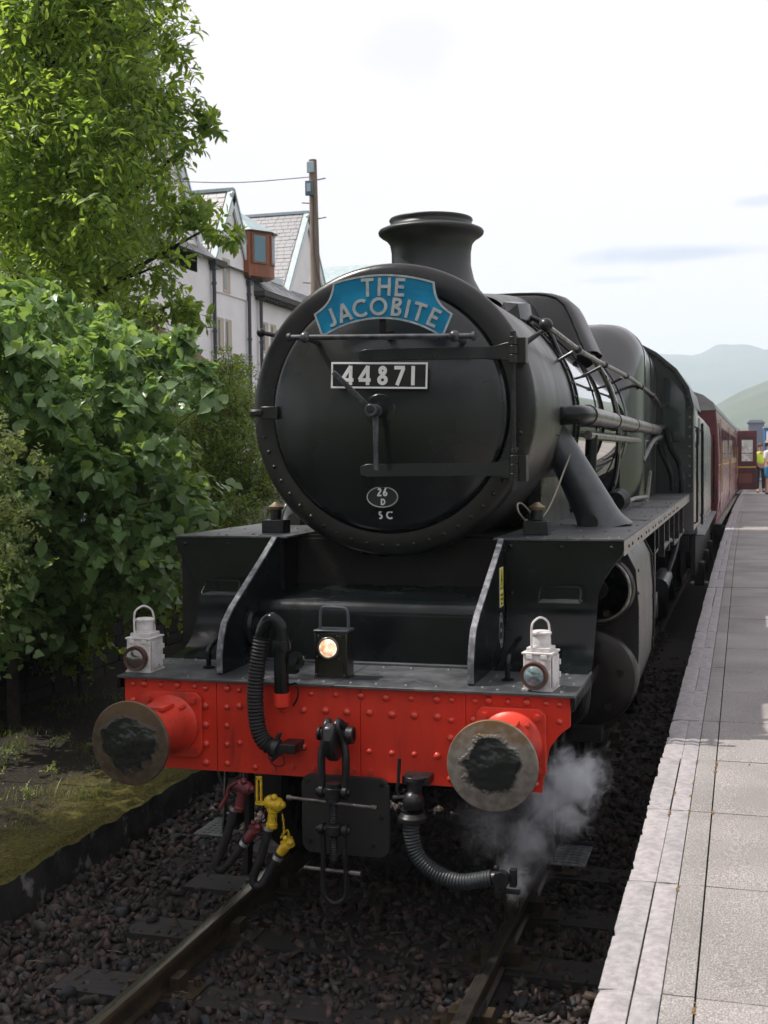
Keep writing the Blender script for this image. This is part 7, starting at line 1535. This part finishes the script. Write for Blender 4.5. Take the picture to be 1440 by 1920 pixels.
def person(loc, rz, label, top, legs, hair, shorts=False, arms=((.22, -.05, 1.15), (.18, -.25, 1.2)), hat=None, hgt=1.0):
    t = thing('person', loc, label, 'person', rz=0)
    def skinned(name, pts, edges, rad, m, sub=2):
        me = bpy.data.meshes.new(name); me.from_pydata([(a*hgt, b*hgt, c*hgt) for a, b, c in pts], edges, []); o = bpy.data.objects.new(name, me); o.parent = t; C.objects.link(o)
        k = o.modifiers.new('skin', 'SKIN'); k.use_smooth_shade = True
        for v, r_ in zip(me.skin_vertices[0].data, rad): v.radius = ((r_ if not hasattr(r_, '__len__') else r_[0])*hgt, (r_ if not hasattr(r_, '__len__') else r_[1])*hgt)
        me.skin_vertices[0].data[0].use_root = True
        s = o.modifiers.new('sub', 'SUBSURF'); s.levels = sub; s.render_levels = sub; me.materials.append(m); return o
    # body: continuous figure
    P = [(0, 0, .98), (0, 0, 1.15), (0, .01, 1.38), (0, .01, 1.48), (0, -.005, 1.58), (0, -.01, 1.66), (0, 0, 1.74)]; E_ = [(0, 1), (1, 2), (2, 3), (3, 4), (4, 5), (5, 6)]; Rd = [(.14, .10), (.125, .09), (.155, .10), .055, .072, .088, .06]
    for s in (-1, 1):
        n = len(P); P += [(s*.10, 0, .90), (s*.11, -.01, .50), (s*.11, .02, .09), (s*.12, -.12, .04)]; E_ += [(0, n), (n, n+1), (n+1, n+2), (n+2, n+3)]; Rd += [.082, .056, .040, .034]
        n = len(P); a = arms[0] if s < 0 else arms[1]; P += [(s*.19, 0, 1.42), (s*a[0], a[1]*.3+.03, 1.16), (s*(a[0]-.02), a[1]-.08, a[2]-.08), (s*(a[0]-.03), a[1]-.16, a[2]-.06)]; E_ += [(2, n), (n, n+1), (n+1, n+2), (n+2, n+3)]; Rd += [.052, .040, .031, .026]
    skinned('body', P, E_, Rd, SKIN)
    T = [(0, 0, 1.0), (0, 0, 1.16), (0, .01, 1.37), (0, .01, 1.45)]; Te = [(0, 1), (1, 2), (2, 3)]; Tr = [(.165, .125), (.15, .112), (.175, .12), .085]
    for s in (-1, 1):
        n = len(T); a = arms[0] if s < 0 else arms[1]; T += [(s*.195, 0, 1.42), (s*a[0], a[1]*.3+.03, 1.17)]; Te += [(2, n), (n, n+1)]; Tr += [.066, .052]
        if not shorts: T.append((s*(a[0]-.02), a[1]-.06, a[2]-.08)); Te.append((n+1, n+2)); Tr.append(.042)
    skinned('shirt', T, Te, Tr, top)
    G = [(0, 0, .98)]; Ge = []; Gr = [(.155, .118)]
    for s in (-1, 1):
        n = len(G); G += [(s*.10, 0, .88), (s*.112, -.01, .52)]; Ge += [(0, n), (n, n+1)]; Gr += [.100, .078]
        if not shorts: G.append((s*.115, .015, .13)); Ge.append((n+1, n+2)); Gr.append(.062)
    skinned('shorts' if shorts else 'trousers', G, Ge, Gr, legs)
    hm_ = MB().ball((0, .02, 1.69), .108, 14, (.9, 1.05, 1.0)); hr = obj_local('hair', hm_, hair, t, hgt)
    if hat: obj_local('hat', MB().lathe([(0, .15), (.012, .15), (.02, .105), (.09, .095), (.10, 0)], (0, 0, 1.73), (0, 0, 1), 18), hat, t, hgt)
    fc = MB().ball((0, -.098, 1.645), .014, 8, (1, 1.3, 1.3)).ball((-.032, -.088, 1.67), .010, 6).ball((.032, -.088, 1.67), .010, 6); obj_local('face', fc, SKIN, t, hgt)
    for s in (-1, 1): obj_local('shoe', MB().ball((s*.115, -.05, .035), .05, 10, (.9, 2.3, .75)), BLKP, t, hgt)
    t.rotation_euler.z = rz; return t
def obj_local(name, mb, m, par, k=1):
    mb.v = [(a*k, b*k, c*k) for a, b, c in mb.v]; me = mesh_of(name, mb, m); o = bpy.data.objects.new(name, me); o.parent = par; C.objects.link(o); return o
HIVIS = mat('hi_vis_yellow', (.62, .80, .06), .7); BTR = mat('dark_trousers', (.012, .012, .016), .8); WSH = mat('white_shirt', (.74, .70, .72), .8); BSH = mat('blue_shorts', (.02, .16, .30), .8); HAIR = mat('brown_hair', (.06, .035, .02), .7); STRAW = mat('straw_hat', (.42, .34, .24), .8)
person((2.50, 40.3, pz(40.3)), R(20), 'person in a bright yellow jacket and dark trousers behind the open coach door', HIVIS, BTR, HAIR)
person((2.74, 38.6, pz(38.6)), R(60), 'person in a white top and blue shorts standing on the platform at the right edge', WSH, BSH, HAIR, shorts=True, hat=STRAW, hgt=1.03)
person((3.05, 41.0, pz(41)), R(-40), 'person in a pale shirt further back beyond the blue shorts', mat('pale_shirt', (.55, .55, .5), .8), BTR, HAIR)

# ---------------------------------------------------------------- hills
def hill_h(az, r_):
    """az in degrees from the line of the track, clockwise; r_ distance"""
    side = 1.0 if -35 < az < 150 else .55
    far_ = (246+9*math.sin(az*.55+1)+6*math.sin(az*1.7+2.2)+3*math.sin(az*4.1))*side
    k = np.interp(az, [-180, -30, -8, -4, -2.2, -1.2, 0, 1.3, 5, 14, 40, 90, 150, 180], [30, 10, 12, 22, 35, 41, 52, 61, 88, 120, 150, 130, 60, 30])
    h = 0
    if r_ > 420: h = max(h, k*min(1, max(0, (r_-420)/560))**.8*(1 if r_ < 1000 else max(.25, 1-(r_-1000)/900)))
    if r_ > 1500: h = max(h, far_*min(1, max(0, (r_-1500)/1450))**1.1*(1 if r_ < 3000 else max(0, 1-(r_-3000)/900)))
    return h
azs = np.concatenate([np.arange(-180, -12, 3.0), np.arange(-12, 30, .35), np.arange(30, 180.1, 3.0)]); rs_ = [380, 420, 480, 560, 650, 750, 850, 930, 1000, 1080, 1200, 1350, 1500, 1700, 1900, 2100, 2300, 2500, 2700, 2850, 2950, 3000, 3060, 3200, 3400, 3650, 3900]
V = []; n = len(rs_)
for az in azs:
    for r_ in rs_:
        x, y = r_*math.sin(R(az)), r_*math.cos(R(az))
        h = hill_h(az, r_); h += (mnoise.fractal(Vector((x/260, y/260, 0)), 1, 2, 5)*.10*h+mnoise.fractal(Vector((x/900, y/900, 3)), 1, 2, 4)*.06*h) if h > 1 else 0
        V.append((x, y, h-.33))
F = [(j*n+i, j*n+i+1, (j+1)*n+i+1, (j+1)*n+i) for j in range(len(azs)-1) for i in range(n-1)]
me = bpy.data.meshes.new('hills'); me.from_pydata(V, [], F); me.shade_smooth()
HM = mat('hill_grass_haze', (.040, .070, .060), .95, col2=(.11, .125, .075), scale=.006, ramp=(.35, .65), detail=9, col3=(.055, .065, .045), scale3=.012, ramp3=(.54, .66)); me.materials.append(HM)  # grass colour with blue haze mixed in, besides the haze box
o = bpy.data.objects.new('hills', me); o['kind'] = 'structure'; C.objects.link(o)
# woods at the foot of the hills
tl_ = MB(); r = random.Random(2)
for k in range(700):
    az = r.uniform(-10, 120); d_ = r.uniform(200, 420); x, y = d_*math.sin(R(az)), d_*math.cos(R(az)); s = r.uniform(2.5, 5)
    tl_.ball((x, y, s*.6-.3), s, 6, (1, 1, 1.2))
tag(obj('distant_woods', tl_, mat('far_tree_green', (.045, .065, .03), .95, col2=(.07, .085, .035), scale=.2), kind='stuff', sm=False), 'distant belt of trees at the foot of the hills', 'trees')

# ---------------------------------------------------------------- air: haze box and the steam leak
def vol(name, x0, x1, y0, y1, z0, z1, dens, col, shape=None, aniso=0.):
    me = mesh_of(name, MB().box(x0, x1, y0, y1, z0, z1), None, sm=False); o = bpy.data.objects.new(name, me); C.objects.link(o); o['kind'] = 'stuff'
    m = bpy.data.materials.new(name); m.use_nodes = True; nt = m.node_tree; nt.nodes.clear(); N = nt.nodes.new; L = nt.links.new
    out = N('ShaderNodeOutputMaterial'); v = N('ShaderNodeVolumePrincipled'); v.inputs['Color'].default_value = (*col, 1); v.inputs['Density'].default_value = dens; v.inputs['Anisotropy'].default_value = aniso
    L(v.outputs[0], out.inputs['Volume'])
    if shape: shape(N, L, v)
    me.materials.append(m); return o
vol('haze', -4500, 4500, -950, 4450, -1.33, 300, .00038, (.74, .85, .97))
def plume(N, L, v):
    tc = N('ShaderNodeTexCoord'); nz = N('ShaderNodeTexNoise'); nz.inputs['Scale'].default_value = 8.5; nz.inputs['Detail'].default_value = 8; nz.inputs['Roughness'].default_value = .66; nz.inputs['Distortion'].default_value = 1.4
    L(tc.outputs['Object'], nz.inputs['Vector']); last = None
    for (c, rx, k) in (((1.10, .42, .78), (.19, .2, .17), 1.5), ((1.01, .36, .68), (.22, .22, .19), .9), ((.92, .24, .53), (.16, .2, .19), .50), ((.86, .10, .40), (.12, .16, .14), .42), ((.74, .15, .62), (.24, .2, .2), .10)):
        s = N('ShaderNodeVectorMath'); s.operation = 'SUBTRACT'; s.inputs[1].default_value = c; L(tc.outputs['Object'], s.inputs[0])
        q = N('ShaderNodeVectorMath'); q.operation = 'DIVIDE'; q.inputs[1].default_value = rx; L(s.outputs[0], q.inputs[0])
        ln = N('ShaderNodeVectorMath'); ln.operation = 'LENGTH'; L(q.outputs[0], ln.inputs[0])
        ad = N('ShaderNodeMath'); ad.operation = 'MULTIPLY_ADD'; L(nz.outputs['Fac'], ad.inputs[0]); ad.inputs[1].default_value = 2.6; L(ln.outputs['Value'], ad.inputs[2])
        mr = N('ShaderNodeMapRange'); mr.interpolation_type = 'SMOOTHERSTEP'; L(ad.outputs[0], mr.inputs[0]); mr.inputs[1].default_value = 1.05; mr.inputs[2].default_value = 2.35; mr.inputs[3].default_value = k; mr.inputs[4].default_value = 0
        if last is None: last = mr.outputs[0]
        else:
            a = N('ShaderNodeMath'); a.operation = 'MAXIMUM'; L(last, a.inputs[0]); L(mr.outputs[0], a.inputs[1]); last = a.outputs[0]
    m = N('ShaderNodeMath'); m.operation = 'MULTIPLY'; L(last, m.inputs[0]); m.inputs[1].default_value = 17; L(m.outputs[0], v.inputs['Density'])
sv = vol('steam', .45, 1.36, -.12, .75, .20, 1.02, 1, (.93, .95, 1.0), plume)
sv['label'] = 'wisp of white steam drifting up beside the right buffer'; sv['category'] = 'steam'
SC.cycles.volume_step_rate = 1.0; SC.cycles.volume_max_steps = 128
